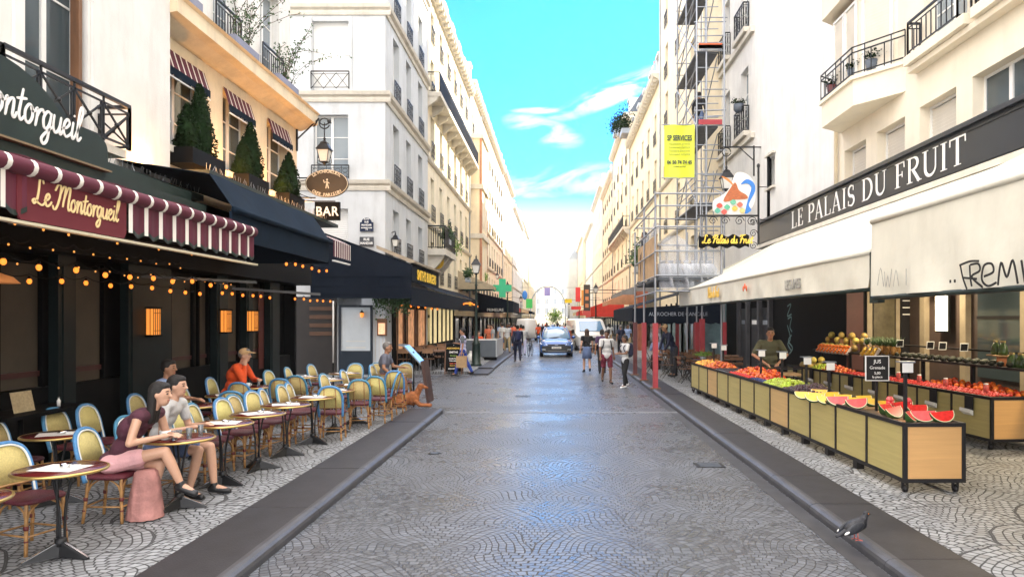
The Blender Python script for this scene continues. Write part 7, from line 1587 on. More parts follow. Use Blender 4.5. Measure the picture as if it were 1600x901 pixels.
for i, (x,y,l) in enumerate(pos):
    put(ft, (x,y,PZ0), (0,0,i), 'folding table under the scaffold, '+l, 'round folding tables of the right-hand terrace')
    for j, (dx,dy,rz) in enumerate(((-.55,.1,0),(.1,-.6,90),(.2,.6,-90))): put(fcx, (x+dx,y+dy,PZ0), (0,0,R_(rz+rnd.uniform(-15,15))), 'dark folding chair %s the %s table' % (('left of','on the near side of','on the far side of')[j], l.split(',')[0]), 'dark folding chairs of the right-hand terrace')
t = thing('potted_herb', (4.55,22.2,PZ0+.735), 'small green potted plant on the front folding table', 'plant'); m_ = MB(); m_.lathe([(.08,0),(.1,.1),(0,.1)], 12); m_.build('pot', M_zinc, t); m_ = MB(); foliage(m_, 260, lambda rn: ((rn.gauss(0,.13), rn.gauss(0,.09), .13+abs(rn.gauss(0,.06))), (0,0,1)), .06, rnd); m_.build('leaves', M_leafl, t)
for i in range(3):
    t = thing('wooden_tray', (5.4,22.5,PZ0+.735+.05*i), ['lowest','middle','top'][i]+' pale wooden tray stacked on the front right folding table', 'tray', 'pale wooden trays'); m_ = MB(); m_.box(-.3,.3,-.18,.18,0,.02); m_.build('tray_base', mat('tan_wood', (.3,.16,.08)), t); m_ = MB(); m_.box(-.3,-.28,-.18,.18,.02,.035); m_.box(.28,.3,-.18,.18,.02,.035); m_.build('tray_rim', M_wood, t)
# ================================================================ STREET FURNITURE AND VEHICLES
M_lampgreen = mat('lamp_post_green', (.018,.035,.030), .4, .2, var=.1)
def lamp(x, y, label, h=4.45, s=1.0):
    t = thing('street_lamp', (x,y,PZ0), label, 'street lamp', 'green street lamps along the kerbs')
    m_ = MB(); m_.lathe([(.24,0),(.24,.08),(.19,.12),(.17,.9),(.2,.95),(.12,1.05),(.075,1.3),(.06,1.6),(.05,3.4),(.07,3.45),(.04,3.5),(.035,h-.62*s)], 14); m_.build('post', M_lampgreen, t)
    m_ = MB(); m_.bar((-.28,0,h-.95),(.28,0,h-.95),.025); m_.build('cross_arm', M_lampgreen, t)
    c = Vector((x,y,PZ0+h-.62*s)); street_lantern(t, c, .85*s); return t
lamp(PX(744,30.6), 30.6, 'nearest green street lamp, beside the man with the paper bag', 4.5)
lamp(PX(793,50), 50, 'street lamp on the left kerb past the pharmacy cross', 4.4); lamp(PX(814,78), 78, 'third street lamp on the left, half way down the street', 4.4)
lamp(PX(931,56), 56, 'nearest street lamp on the right kerb, beyond the orange van', 4.6); lamp(PX(905,88), 88, 'second street lamp on the right, before the red awnings', 4.6); lamp(PX(889,120), 120, 'distant third street lamp on the right kerb', 4.6)
# wall lanterns on the left facades
for i, (px, py, Y) in enumerate(((618,379,27.0),(777,428,55))):
    x = -6.0; t = thing('facade_lantern', (x,Y,PZ(py,Y)), ['grey lantern on the wall of the grey corner house above the awning','small lantern on the facade left of the green pharmacy cross'][i], 'wall lamp')
    c = Vector((PX(px,Y),Y,PZ(py+8,Y))); m_ = W(t); m_.bar((-6.25,Y,c.z+.55),(c.x,Y,c.z+.62),.03); m_.build('bracket', M_iron, t); street_lantern(t, c, .6)
# pharmacy cross
Y = 48; t = thing('pharmacy_cross', (PX(785,Y),Y,PZ(450,Y)), 'green pharmacy cross sign projecting over the left pavement', 'sign'); c = Vector(t.location)
m_ = W(t); a = .22; b_ = .62; m_.prism([(c.x+x,c.z+z) for x,z in ((-a,-b_),(a,-b_),(a,-a),(b_,-a),(b_,a),(a,a),(a,b_),(-a,b_),(-a,a),(-b_,a),(-b_,-a),(-a,-a))], Y-.08, Y+.08, 'y'); m_.build('cross', mat('pharmacy_green', (.02,.42,.20), .4, var=.05, emit=.03), t)
m_ = W(t); m_.box(-6.25,c.x-b_-.02,Y-.06,Y+.06,c.z-.18,c.z+.18); m_.build('arm_board', mat('dark_teal_board', (.02,.12,.12), .4), t)
# round yellow sign and red-brown sign
Y = 36; t = thing('round_yellow_sign', (PX(683,Y),Y,PZ(409,Y)), 'round golden yellow hanging sign under a russet board, left side', 'sign'); c = Vector(t.location)
m_ = W(t); m_.prism([(c.x+.34*math.cos(k*math.pi/12), c.z+.36*math.sin(k*math.pi/12)) for k in range(24)][::1], Y-.03, Y+.03, 'y'); d_ = m_.build('disc', mat('golden_yellow', (.80,.50,.02), .5, var=.05), t)
text('BOULANGERIE', .085, (c.x,Y-.034,c.z+.02), (1,0,0), (0,0,1), M_wood, d_, bold=.002); text('ARTISAN', .08, (c.x,Y-.034,c.z-.11), (1,0,0), (0,0,1), M_wood, d_)
m_ = W(t); m_.bar((-6.3,Y,c.z+.42),(c.x+.3,Y,c.z+.42),.035); m_.bar((-6.25,Y,c.z+.3),(-6.25,Y,c.z+.75),.035); m_.build('bracket', M_iron, t)
Y = 36.6; t = thing('russet_sign', (PX(692,Y),Y,PZ(399,Y)), 'small russet rectangular sign with pale capitals above the round yellow one', 'sign'); c = Vector(t.location); m_ = W(t); m_.cbox(c, (.8,.06,.22)); d_ = m_.build('board', mat('russet_board', (.25,.05,.02), .5), t); text('NICOLAS', .16, (c.x+.05,Y-.034,c.z-.06), (1,0,0), (0,0,1), M_cl, d_, bold=.002)
m_ = W(t); m_.bar((-6.3,Y,c.z+.14),(c.x+.3,Y,c.z+.14),.03); m_.build('bracket', M_iron, t)
# plants on left balconies
for i, (x,y,z,s_,m2,lb) in enumerate(((-5.5,36.3,6.5,.35,M_leaf,'dark bushy plant on the black iron corner balcony'),(-5.6,38.6,6.1,.55,M_leafl,'bright yellow-green bush on the corner balcony'),(-5.6,55,5.4,.4,M_leafl,'small green plant at the foot of the oriel bay'),(-5.4,44,5.0,.3,M_leaf,'small trailing plant on the cream stone house'))):
    t = thing('balcony_plant', (x,y,z), lb, 'plant'); m_ = MB(); m_.box(-.15,.15,-.3,.3,-.65,-.4); m_.build('planter', M_zinc, t); m_ = MB(); foliage(m_, 700, lambda rn: ((rn.gauss(0,s_*.4), rn.gauss(0,s_*.7), rn.gauss(-.1,s_*.45)), (0,0,1)), .10, rnd); m_.build('leaves', m2, t)
for i, (x,y,z,lb) in enumerate(((6.0,66,19.6,'bushy roof terrace plant on the skyline, right side'),(5.7,60,17.9,'climbing roof plant beside the attic, right side'),(5.9,70,20.4,'feathery roof shrub farther along the right skyline'),(5.5,47,5.6,'pot plants over the cafe corner canopy on the right'))):
    t = thing('terrace_shrub', (x,y,z), lb, 'plant'); m_ = MB(); m_.box(-.3,.5,-1,1,-.5,-.1); m_.build('planter', M_zinc, t); m_ = MB(); foliage(m_, 900, lambda rn: ((rn.gauss(0,.35), rn.gauss(0,.9), abs(rn.gauss(0,.7))), (0,0,1)), .16, rnd); m_.build('leaves', M_leafd if i < 3 else M_leaf, t)
# pots on the right railings
t = thing('balcony_pot', (6.9,27.1,9.9), 'dark hanging flower pot on the white house balcony right of the scaffold', 'flower pot'); m_ = MB(); m_.lathe([(.12,0),(.2,.1),(.2,.3),(0,.3)], 12); m_.build('pot', M_slate, t); m_ = MB(); foliage(m_, 200, lambda rn: ((rn.gauss(0,.13),rn.gauss(0,.13),.33+abs(rn.gauss(0,.07))),(0,0,1)), .07, rnd); m_.build('leaves', M_leafd, t)
for i, (x,y,lb) in enumerate(((6.55,17.3,'dark pot with a red plant at the left end of the bay balcony'),(6.6,16.2,'dark pot in the middle of the bay balcony'),(6.75,15.6,'black planter at the bend of the bay balcony'))):
    t = thing('balcony_pot', (x+.12,y,7.42), lb, 'flower pot'); m_ = MB(); m_.lathe([(.1,0),(.14,.3),(0,.3)], 10); m_.build('pot', mat('oxblood_pot', (.12,.02,.02), .5) if i == 0 else M_slate, t); m_ = MB(); foliage(m_, 160, lambda rn: ((rn.gauss(0,.08),rn.gauss(0,.12),.33+abs(rn.gauss(0,.08))),(0,0,1)), .05, rnd); m_.build('leaves', M_leafd, t)
# A-frame chalkboard
Y = 26.8; t = thing('chalkboard_sign', (-3.85,Y,.02), 'black folding chalkboard with coloured writing beside the man with the paper bag', 'sign')
m_ = MB(); m_.add([(-.33,0,.12),(.33,0,.12),(.33,.16,1.15),(-.33,.16,1.15),(-.33,.03,.12),(.33,.03,.12),(.33,.19,1.15),(-.33,.19,1.15)], [(0,1,2,3),(7,6,5,4),(0,3,7,4),(1,5,6,2),(3,2,6,7),(0,4,5,1)]); bd = m_.build('front_board', M_black, t)
m_ = MB(); m_.add([(-.33,.42,.12),(.33,.42,.12),(.33,.2,1.15),(-.33,.2,1.15)], [(3,2,1,0)]); m_.build('rear_board', M_black, t)
for (x,y2) in ((-.31,-.02),(.31,-.02),(-.31,.44),(.31,.44)): m_ = MB(); m_.bar((x,y2,0),(x,.18,1.17),.035); m_.build('leg', M_wood, t)
P0 = Vector(t.location); dn = Vector((0,.153,.988)).normalized()
for s_, z, tx, mm in ((.06,1.06,'*',M_letter),(.085,.95,'AUJOURDHUI',M_yel),(.10,.80,'SMITHS',M_letter),(.09,.68,'Burger',M_leafl),(.055,.58,'Cheddar Bacon',M_letter),(.055,.50,'Frites maison',M_letter),(.055,.40,'Salade 12,50',M_redp),(.05,.32,'Dessert 6,00',M_yel),(.06,.2,'BON APPETIT',M_letter)):
    text(tx, s_, P0+Vector((0,(z-.12)/1.03*.16-.004,z)), (1,0,0), dn, mm, bd, ext=.002, bold=.002)
# grey windbreak planters with the barrier
Y = 35.0; t = thing('windbreak_screen', (-3.3,Y,PZ0), 'grey terrace windbreak panel with a white top edge around the seated guests', 'screen')
m_ = W(t); m_.box(-4.7,-2.95,Y,Y+.06,.25,1.05); m_.build('front_panel', mat('slate_grey_panel', (.09,.11,.13), .5, var=.15), t); m_ = W(t); m_.box(-2.95,-2.9,Y,Y+4,.25,1.1); m_.build('side_panel', mat('pale_panel', (.45,.48,.5), .3), t); m_ = W(t); m_.box(-4.75,-2.9,Y-.01,Y+.07,1.06,1.12); m_.build('top_rail', M_frame, t); m_ = W(t); m_.box(-3.5,-2.9,Y-.15,Y+.2,.1,.24); m_.build('foot', M_black, t)
for i, (x,w_) in enumerate(((-4.35,.35),(-4.0,.28))):
    t = thing('white_sack', (x,33.6,PZ0), ['white paper sack on the pavement behind the lamp post','smaller white sack beside the lamp post'][i], 'sack'); m_ = MB(); m_.lathe([(w_*.6,0),(w_*.7,.12),(w_*.55,.3),(w_*.2,.42)], 9); m_.build('sack_body', M_paper, t); m_ = MB(); m_.lathe([(w_*.18,.42),(w_*.3,.5)], 8); m_.build('neck', M_paper, t)
# ---- shop awnings farther on
def simple_awning(side, xw, y0, y1, zt, proj, zf, m, label, drop=.3, txt=None, tm=None):
    s = 1 if side == 'L' else -1; t = thing('shop_awning', (xw+s*proj,(y0+y1)/2,zf), label, 'awning'); xf = xw+s*proj
    mb = W(t); mb.sheet(lambda a,b_: (xw+(xf-xw)*a, y0+(y1-y0)*b_, zt+(zf-zt)*a), 4, 6, .02); mb.build('awning_roof', m, t)
    mb = W(t); n = max(4,int((y1-y0)/.4)); sc_ = [(y0+(y1-y0)*k/n, zf-drop-.05*(k%2)) for k in range(n+1)]; mb.prism(sc_+[(y1,zf),(y0,zf)], min(xf,xf-s*.02), max(xf,xf-s*.02), 'x'); v_ = mb.build('valance', m, t)
    mb = W(t); mb.prism([(xw,zt),(xf,zf),(xf,zf-drop),(xw,zf-drop)] if s < 0 else [(xw,zf-drop),(xf,zf-drop),(xf,zf),(xw,zt)], y0-.02, y0, 'y'); e_ = mb.build('end_flap', m, t)
    if txt: text(txt, .3, ((xw+xf)/2, y0-.025, zf-drop+.12), (1,0,0), (0,0,1), tm or M_letter, e_, bold=.006)
M_redc = mat('red_canvas', (.55,.035,.02), .8, var=.12); M_orc = mat('orange_canvas', (.62,.22,.08), .8, var=.12); M_tanc = mat('tan_canvas', (.55,.42,.25), .8, var=.12)
simple_awning('L', -6.3, 46, 56, 5.2, 2.3, 4.2, mat('pale_tan_awning', (.40,.33,.22), .7), 'tan shop canopy between burger awning and pharmacy cross', .2)
simple_awning('L', -6.3, 57, 66, 4.2, 2.9, 3.5, M_navy2, 'navy awning with white lettering under the pharmacy cross', .9, 'PRIMEURS')
simple_awning('L', -6.3, 74, 84, 4.0, 2.2, 3.3, M_redc, 'small red awning far down the left pavement', .4); simple_awning('L', -6.4, 92, 104, 4.0, 2.4, 3.3, M_tanc, 'tan awning far down the left pavement', .4); simple_awning('L', -6.3, 118, 130, 4.0, 2.4, 3.3, M_navy2, 'dark awning in the far left distance', .4)
simple_awning('R', 6.4, 46, 54, 4.6, 2.2, 3.9, mat('flat_grey_canopy', (.20,.20,.20), .6), 'flat grey corner canopy topped with pot plants on the right', .25)
simple_awning('R', 6.4, 55.5, 62, 4.6, 2.4, 3.5, mat('faded_orange_canvas', (.50,.24,.13), .8, var=.15), 'orange sloping awning past the cafe corner on the right', .3); simple_awning('R', 6.35, 67, 79, 4.3, 3.1, 3.2, M_redc, 'large bright red awning behind the orange van', .9)
simple_awning('R', 6.4, 82, 92, 4.2, 3.0, 3.2, M_redc, 'second red awning farther down the right side', .6); simple_awning('R', 6.4, 94, 100, 4.2, 2.8, 3.3, M_orc, 'small orange awning beyond the red ones', .4); simple_awning('R', 6.3, 104, 116, 4.2, 3.1, 3.2, M_redc, 'third red awning in the right distance', .6); simple_awning('R', 6.2, 126, 138, 4.0, 3.0, 3.2, M_tanc, 'tan awning in the right distance', .5)
# brick and green pillars of the right cafe corner
t = thing('brick_pier', (5.9,46,0), 'red-brown pilastered shop corner under the grey canopy on the right', 'pillar'); m_ = W(t); m_.box(5.2,5.7,45.4,45.9,.1,3.6); m_.build('shaft', mat('russet_pier', (.30,.09,.045), .6, var=.2), t); m_ = W(t); m_.box(5.1,5.8,45.3,46,3.6,3.85); m_.build('capital', mat('russet_pier', (.3,.09,.045)), t)
# flags and small hung signs on the right
for i, (px,py,Y,w_,h,cc,lb) in enumerate(((903,460,75,.5,1.5,(.65,.04,.04),'red vertical sign board, leftmost of the pair beyond the red awnings'),(912,465,70,.45,1.5,(.7,.3,.04),'orange vertical sign beside the dark lantern-shaped one'),(917,465,66,.6,2.4,(.05,.04,.03),'tall dark vertical sign with orange marks, right side'),(888,470,90,.9,.5,(.75,.62,.02),'small bright yellow sign over the far right pavement'),(900,481,88,1.2,.4,(.6,.03,.03),'low red rectangular sign near the red awnings'))):
    t = thing('projecting_sign', (PX(px,Y),Y,PZ(py,Y)), lb, 'sign'); m_ = MB(); m_.box(-w_/2,w_/2,-.06,.06,-h/2,h/2); d_ = m_.build('board', mat('sign_colour_'+'abcde'[i], cc, .5), t); m_ = MB(); m_.bar((w_/2,0,h*.3),(6.3-t.location.x,0,h*.3),.04); m_.build('bracket', M_iron, t)
    if i == 2:
        for k in range(3): m_ = MB(); m_.box(-.15,.15,-.08,-.062,-.9+.65*k,-.55+.65*k); m_.build('orange_mark', M_orc, d_)
t = thing('green_banner', (PX(827,100),100,PZ(474,100)), 'green hanging banner over the far left pavement', 'banner'); m_ = MB(); m_.box(-.45,.45,-.03,.03,-.65,.65); m_.build('cloth', mat('banner_green', (.05,.5,.12), .6), t); m_ = MB(); m_.bar((-.45,0,.67),(-6.3-t.location.x,0,.92),.04); m_.build('pole', M_iron, t)
t = thing('violet_banner', (PX(855,120),120,PZ(457,120)), 'white and violet banner hung across the distant street', 'banner'); m_ = MB(); m_.box(-.5,.5,-.03,.03,-.55,.83); m_.build('cloth', mat('banner_violet', (.30,.28,.6), .6), t); m_ = MB(); m_.bar((-6-t.location.x,0,.85),(6.2-t.location.x,0,.85),.04); m_.build('wire', M_iron, t)
t = thing('blue_balloon_sign', (PX(820,110),110,PZ(461,110)), 'small blue oval sign hanging over the far left pavement', 'sign'); m_ = MB(); m_.ell((0,0,0),(.4,.1,.7),12,8); m_.build('oval', mat('bright_blue', (.03,.22,.7), .5), t); m_ = MB(); m_.bar((0,0,.6),(-6.2-t.location.x,0,.6),.04); m_.build('arm', M_iron, t)
t = thing('entrance_arch', (0,140,0), 'dark iron arch spanning the street in the far distance', 'arch'); m_ = MB(); m_.tube([(3.4*math.cos(a)-1.6,0,4.3+4.2*math.sin(a)) for a in [math.pi*k/16 for k in range(17)]], .12, 8); m_.build('arch_tube', M_zinc, t)
for x in (-5.0,1.8): m_ = MB(); m_.tube([(x,0,0),(x,0,4.3)], .12, 8); m_.build('leg', M_zinc, t)
t = thing('distant_tree', (-.3,150,0), 'small yellow-green street tree at the far end of the road', 'tree'); m_ = MB(); m_.tube([(0,0,0),(0.1,0,1.6)], [.1,.06], 8); m_.build('trunk', M_bark, t); m_ = MB(); foliage(m_, 900, lambda rn: ((rn.gauss(0,.7),rn.gauss(0,.7),2.6+rn.gauss(0,.7)),(0,0,1)), .3, rnd); m_.build('crown', M_leafl, t)
for i, (x, y, lb) in enumerate(((2.2,10.3,'small dark iron drain cover beside the right gutter'),(-.9,19.5,'square iron manhole cover in the middle distance of the road'),(-1.9,11.2,'small round valve cover near the left kerb'))):
    t = thing('manhole_cover', (x,y,.003), lb, 'manhole cover'); m_ = MB(); m_.box(-.2,.2,-.16,.16,0,.006) if i != 2 else m_.lathe([(.1,0),(.1,.006),(0,.006)], 16); m_.build('cover', M_iron, t); m_ = MB()
    for k in range(4): m_.box(-.15,.15,-.12+.07*k,-.10+.07*k,.006,.009) if i != 2 else m_.box(-.06,.06,-.06+.035*k,-.045+.035*k,.006,.009)
    m_.build('ribs', M_slate, t)
# ---- vehicles
def loft(mb, st, sec, smooth=True):
    """st = list of stations, sec(st) -> half section points (x>=0) bottom to top; mirrored"""
    rows = []
    for s_ in st:
        h = sec(s_); rows.append([Vector((-p[0],p[1],p[2])) for p in h]+[Vector(p) for p in h[::-1]])
    n = len(rows[0]); vs = [p for r in rows for p in r]; fs = []
    for i in range(len(rows)-1):
        for k in range(n-1): a = i*n+k; fs.append((a, a+n, a+n+1, a+1))
        fs.append((i*n+n-1, (i+1)*n+n-1, (i+1)*n, i*n))
    fs.append(tuple(range(n))); fs.append(tuple(reversed(range((len(rows)-1)*n, len(rows)*n)))); mb.add(vs, fs, smooth)
M_tyre = mat('tyre_rubber', (.015,.015,.016), .8, var=.1); M_rim = mat('alloy_rim', (.30,.31,.33), .35, .8, var=0); M_lens = mat('headlamp_lens', (.80,.84,.88), .08, var=.05, emit=.05); M_blk = mat('black_trim', (.01,.01,.011), .4, var=0)
M_scr = mat('windscreen', (.05,.16,.30), .05, var=0, spec=.9, coat=1); M_plate = mat('number_plate', (.75,.75,.72), .5, var=0)
def wheels(t, xs, ys, r):
    for sx in (-1,1):
        for y in ys:
            m_ = MB(); m_.tube([(sx*xs-sx*.11,y,r),(sx*xs-sx*.1,y,r),(sx*xs+sx*.08,y,r),(sx*xs+sx*.1,y,r)], [r*.9,r,r,r*.92], 20); w_ = m_.build('wheel', M_tyre, t); m_ = MB(); m_.tube([(sx*xs+sx*.09,y,r),(sx*xs+sx*.108,y,r)], [r*.62,r*.5], 14); m_.build('rim', M_rim, w_)
def plate(t, par, y, z, txt, w_=.52):
    m_ = MB(); m_.box(-w_/2,w_/2,y-.012,y,z-.055,z+.055); p_ = m_.build('number_plate', M_plate, par); rt = Vector(t.location); rz = t.rotation_euler.z
    me = text_mesh(txt, .085, ext=.002, bold=.002); Mx = Matrix(((1,0,0,0),(0,0,-1,y-.014),(0,1,0,z-.03),(0,0,0,1))); me.transform(Mx); me.materials.clear(); me.materials.append(M_blk); o = bpy.data.objects.new('lettering', me); COL.objects.link(o); o.parent = p_
# crossover seen from the front; local -Y is forward
t = thing('blue_car', (.02,39.2,0), 'dark blue crossover car driving towards the camera with a pale number plate', 'car'); t.rotation_euler = (0,0,R_(1.5))
M_cp = mat('deep_blue_paint', (.006,.085,.34), .12, .2, var=0, coat=1)
hw = .92
bs = [(0,.80,.62,.30),(.05,.88,.78,.24),(.3,.92,.90,.22),(1.0,.93,1.00,.22),(1.35,.93,1.05,.22),(2.5,.93,1.02,.22),(3.6,.93,1.05,.22),(4.1,.90,1.02,.24),(4.3,.82,.85,.32)]
def sec(s_): y,w_,zt,zb = s_; return [(w_*.86,y,zb),(w_*.97,y,zb+.08),(w_,y,(zb+zt)*.5),(w_*.985,y,zt-.16),(w_*.90,y,zt-.04),(w_*.6,y,zt),(0.001,y,zt+.025)]
m_ = MB(); loft(m_, bs, sec); body = m_.build('body', M_cp, t)
cs = [(1.0,.80,1.0,1.01),(1.45,.80,1.0,1.34),(1.85,.79,1.0,1.53),(2.4,.78,1.0,1.59),(3.1,.77,1.0,1.56),(3.8,.75,1.0,1.36),(4.1,.74,1.0,1.05)]
def sec2(s_): y,w_,zb,zt = s_; f_ = (zt-zb)/.6; return [(w_,y,zb),(w_*(1-.06*f_),y,zb+(zt-zb)*.45),(w_*(1-.20*f_),y,zb+(zt-zb)*.88),(w_*(1-.30*f_),y,zt),(0.001,y,zt+.02*f_)]
m_ = MB(); loft(m_, cs, sec2); m_.build('windows', M_scr, t)
m_ = MB(); loft(m_, [(1.88,0,1.50,1.555),(2.4,0,1.54,1.615),(3.1,0,1.50,1.585),(3.7,0,1.38,1.42)], lambda s_: [(.62,s_[0],s_[2]-.03),(.60,s_[0],s_[3]-.02),(.45,s_[0],s_[3]),(.001,s_[0],s_[3]+.02)]); m_.build('roof', M_cp, t)
for s in (-1,1):
    m_ = MB(); m_.tube([(s*.80,1.02,1.02),(s*.72,1.5,1.38),(s*.62,1.88,1.55),(s*.60,2.6,1.60),(s*.62,3.7,1.42)], .035, 6); m_.build('pillar', M_cp, t)
    m_ = MB(); m_.ell((s*1.0,1.25,1.08),(.11,.07,.075),10,8); m_.bar((s*.85,1.25,1.05),(s*1.0,1.25,1.05),.04); m_.build('mirror', M_cp, t)
    m_ = MB(); m_.add([(s*.50,-.015,.66),(s*.86,.05,.72),(s*.90,.30,.80),(s*.56,.02,.76),(s*.50,.10,.66),(s*.84,.2,.72),(s*.88,.4,.80),(s*.56,.2,.76)], [(0,1,2,3),(7,6,5,4),(0,4,5,1),(1,5,6,2),(2,6,7,3),(3,7,4,0)]); m_.build('headlight', M_lens, t)
    m_ = MB(); m_.box(min(s*.60,s*.80),max(s*.60,s*.80),-.03,.05,.40,.46); m_.build('fog_light', M_lens, t)
    m_ = MB(); m_.bar((s*.55,-.02,.34),(s*.86,.06,.52),.05,.03); m_.build('bumper_blade', M_rim, t)
m_ = MB(); m_.box(-.48,.48,-.02,.05,.64,.72); m_.build('upper_grille', M_blk, t); m_ = MB(); m_.box(-.80,.80,-.03,.05,.28,.63); g_ = m_.build('lower_grille', M_blk, t)
m_ = MB(); m_.box(-.5,.5,-.035,-.024,.33,.35); m_.build('chrome_strip', M_rim, g_); plate(t, g_, -.026, .53, 'GH-274-BX')
m_ = MB(); m_.box(-.09,.09,-.03,-.021,.66,.70); m_.build('badge', M_rim, t); wheels(t, .82, (.85,3.45), .34)
for s in (-1,1): m_ = MB(); m_.bar((s*.1-.3,.98,1.03),(s*.1+.25,1.12,1.10),.02); m_.build('wiper', M_blk, t)
def van(x, y, rz, label, m1, m2, hw=1.0, H=2.1, L=5.0, name='van', txt='FT-518-KL'):
    t = thing(name, (x,y,0), label, 'van'); t.rotation_euler = (0,0,rz)
    st = [(0,hw*.86,.95,.35),(.08,hw*.95,1.05,.28),(.7,hw,1.22,.26),(1.0,hw,1.45,.26),(1.5,hw,H-.12,.26),(1.8,hw,H,.26),(L-.1,hw,H,.26),(L,hw*.94,H-.1,.35)]
    def sc2(s_): y,w_,zt,zb = s_; k = max(0,zt-1.15); return [(w_*.9,y,zb),(w_*.985,y,zb+.1),(w_,y,min(zt-.1,.9)),(w_*(1-.02*k),y,min(zt-.08,1.15)),(w_*(1-.13*k),y,zt-.09),(w_*(.92-.14*k),y,zt),(.001,y,zt+.03)]
    m_ = MB(); loft(m_, st, sc2); b_ = m_.build('body', [m1], t)
    # sides of the second colour sit 4 mm proud
    for s in (-1,1):
        m_ = MB(); m_.add([(s*(hw+.006),1.7,.5),(s*(hw+.006),L-.3,.5),(s*(hw*(1-.02*(H-1.15))+.03),L-.3,1.3),(s*(hw*(1-.02*(H-1.15))+.03),1.7,1.3)], [(0,1,2,3) if s > 0 else (3,2,1,0)]); m_.build('side_panel', m2, t)
        m_ = MB(); m_.box(min(s*(hw+.02),s*(hw+.2)),max(s*(hw+.02),s*(hw+.2)),.95,1.05,1.12,1.38); m_.build('mirror', M_blk, t)
        m_ = MB(); m_.box(min(s*.55,s*.84),max(s*.55,s*.84),-.02,.1,.74,.92); m_.build('headlight', M_lens, t)
    m_ = MB(); v = [(-.84,.72,1.26),(.84,.72,1.26),(.74,1.46,H-.17),(-.74,1.46,H-.17)]; m_.add(v+[(a,b2+.02,c-.03) for a,b2,c in v], [(0,1,2,3),(7,6,5,4),(0,4,5,1),(1,5,6,2),(2,6,7,3),(3,7,4,0)])
    for i in range(len(m_.v)): m_.v[i] += Vector((0,-.03,.035))
    m_.build('windscreen', M_scr, t)
    m_ = MB(); m_.box(-.55,.55,-.02,.06,.62,.86); g_ = m_.build('grille', M_blk, t); m_ = MB(); m_.box(-.85,.85,-.05,.1,.30,.56); m_.build('bumper', M_blk, t); plate(t, g_, -.052, .45, txt); wheels(t, hw-.1, (.9,L-.9), .35)
    return t
M_vw = mat('white_van_paint', (.62,.62,.62), .25, var=.03, coat=.6); M_vo = mat('orange_van_paint', (.68,.13,.035), .3, var=.05, coat=.5)
van(2.5, 47.5, R_(9), 'orange and white delivery van waiting behind the pedestrians on the right', M_vw, M_vo, hw=1.12)
van(-3.05+.2, 73, R_(180), 'plain white van parked on the left far behind the blue car', M_vw, M_vw, txt='EA-903-RC')
t_ = van(-3.3, 92, R_(178), 'second smaller white van farther away on the left', M_vw, M_vw, H=1.9, txt='DB-116-QV')
# bicycle
t = thing('bicycle', (-1.45,40.2,0), 'black bicycle pushed by the person in the white shirt', 'bicycle'); t.rotation_euler = (0,0,R_(82))
for i, x in enumerate((-.52,.52)):
    m_ = MB(); m_.tube([(x+.33*math.cos(a),0,.34+.33*math.sin(a)) for a in [k*math.pi/12 for k in range(24)]], .018, 6, True); w_ = m_.build('wheel', M_tyre, t); m_ = MB()
    for k in range(8): m_.bar((x,0,.34),(x+.32*math.cos(k*.785),0,.34+.32*math.sin(k*.785)),.006)
    m_.build('spokes', M_rim, w_)
m_ = MB()
for a, b_ in (((-.52,0,.34),(-.1,0,.34)),((-.1,0,.34),(-.22,0,.82)),((-.52,0,.34),(-.2,0,.72)),((-.1,0,.34),(.34,0,.78)),((-.2,0,.74),(.33,0,.80)),((.33,0,.9),(.52,0,.34))): m_.tube([a,b_], .016, 6)
m_.build('frame', M_blk, t); m_ = MB(); m_.ell((-.24,0,.88),(.13,.07,.035),10,6); m_.build('saddle', M_blk, t); m_ = MB(); m_.tube([(.25,-.28,.98),(.32,0,1.0),(.25,.28,.98)], .014, 6); m_.build('handlebar', M_blk, t)
# ---- the air of the long street
hzb = MB(); hzb.box(-45, 45, -12, 275, -2.1, 29); hz_o = hzb.build('haze', None)
hz_o['kind'] = 'stuff'; hm = bpy.data.materials.new('street_haze'); hm.use_nodes = True; ht = hm.node_tree; ht.nodes.clear(); ho = ht.nodes.new('ShaderNodeOutputMaterial'); hv = ht.nodes.new('ShaderNodeVolumePrincipled'); hv.inputs['Color'].default_value = (.96,.97,1,1); hv.inputs['Density'].default_value = .00032; ht.links.new(hv.outputs[0], ho.inputs['Volume']); hz_o.data.materials.clear(); hz_o.data.materials.append(hm)
# ================================================================ PEOPLE AND ANIMALS
def remesh(mb, name, m, parent, vox, sm=3):
    o = mb.build(name, m, parent); md = o.modifiers.new('r','REMESH'); md.mode = 'VOXEL'; md.voxel_size = vox; md.use_smooth_shade = True
    s2 = o.modifiers.new('s','SMOOTH'); s2.iterations = sm; s2.factor = .5
    o.parent = None; me = evaluated(o); o.modifiers.clear(); o.parent = parent; old = o.data; o.data = me; bpy.data.meshes.remove(old)
    me.materials.clear(); me.materials.append(m); me.polygons.foreach_set('use_smooth', [True]*len(me.polygons)); return o
def cap(mb, p, q, r0, r1, seg=10):
    p = Vector(p); q = Vector(q); d = q-p; L_ = d.length or 1e-4; n = d/L_; pts = []; rs = []
    for a in (80, 50, 20): pts.append(p-n*r0*math.sin(R_(a))); rs.append(r0*math.cos(R_(a)))
    pts += [p, p.lerp(q,.5), q]; rs += [r0, (r0+r1)/2*1.03, r1]
    for a in (20, 50, 80): pts.append(q+n*r1*math.sin(R_(a))); rs.append(r1*math.cos(R_(a)))
    mb.tube(pts, rs, seg)
SK = [mat('skin_light', (.52,.30,.20), .5, var=.06), mat('skin_tan', (.36,.18,.10), .5, var=.06), mat('skin_brown', (.16,.075,.04), .5, var=.06)]
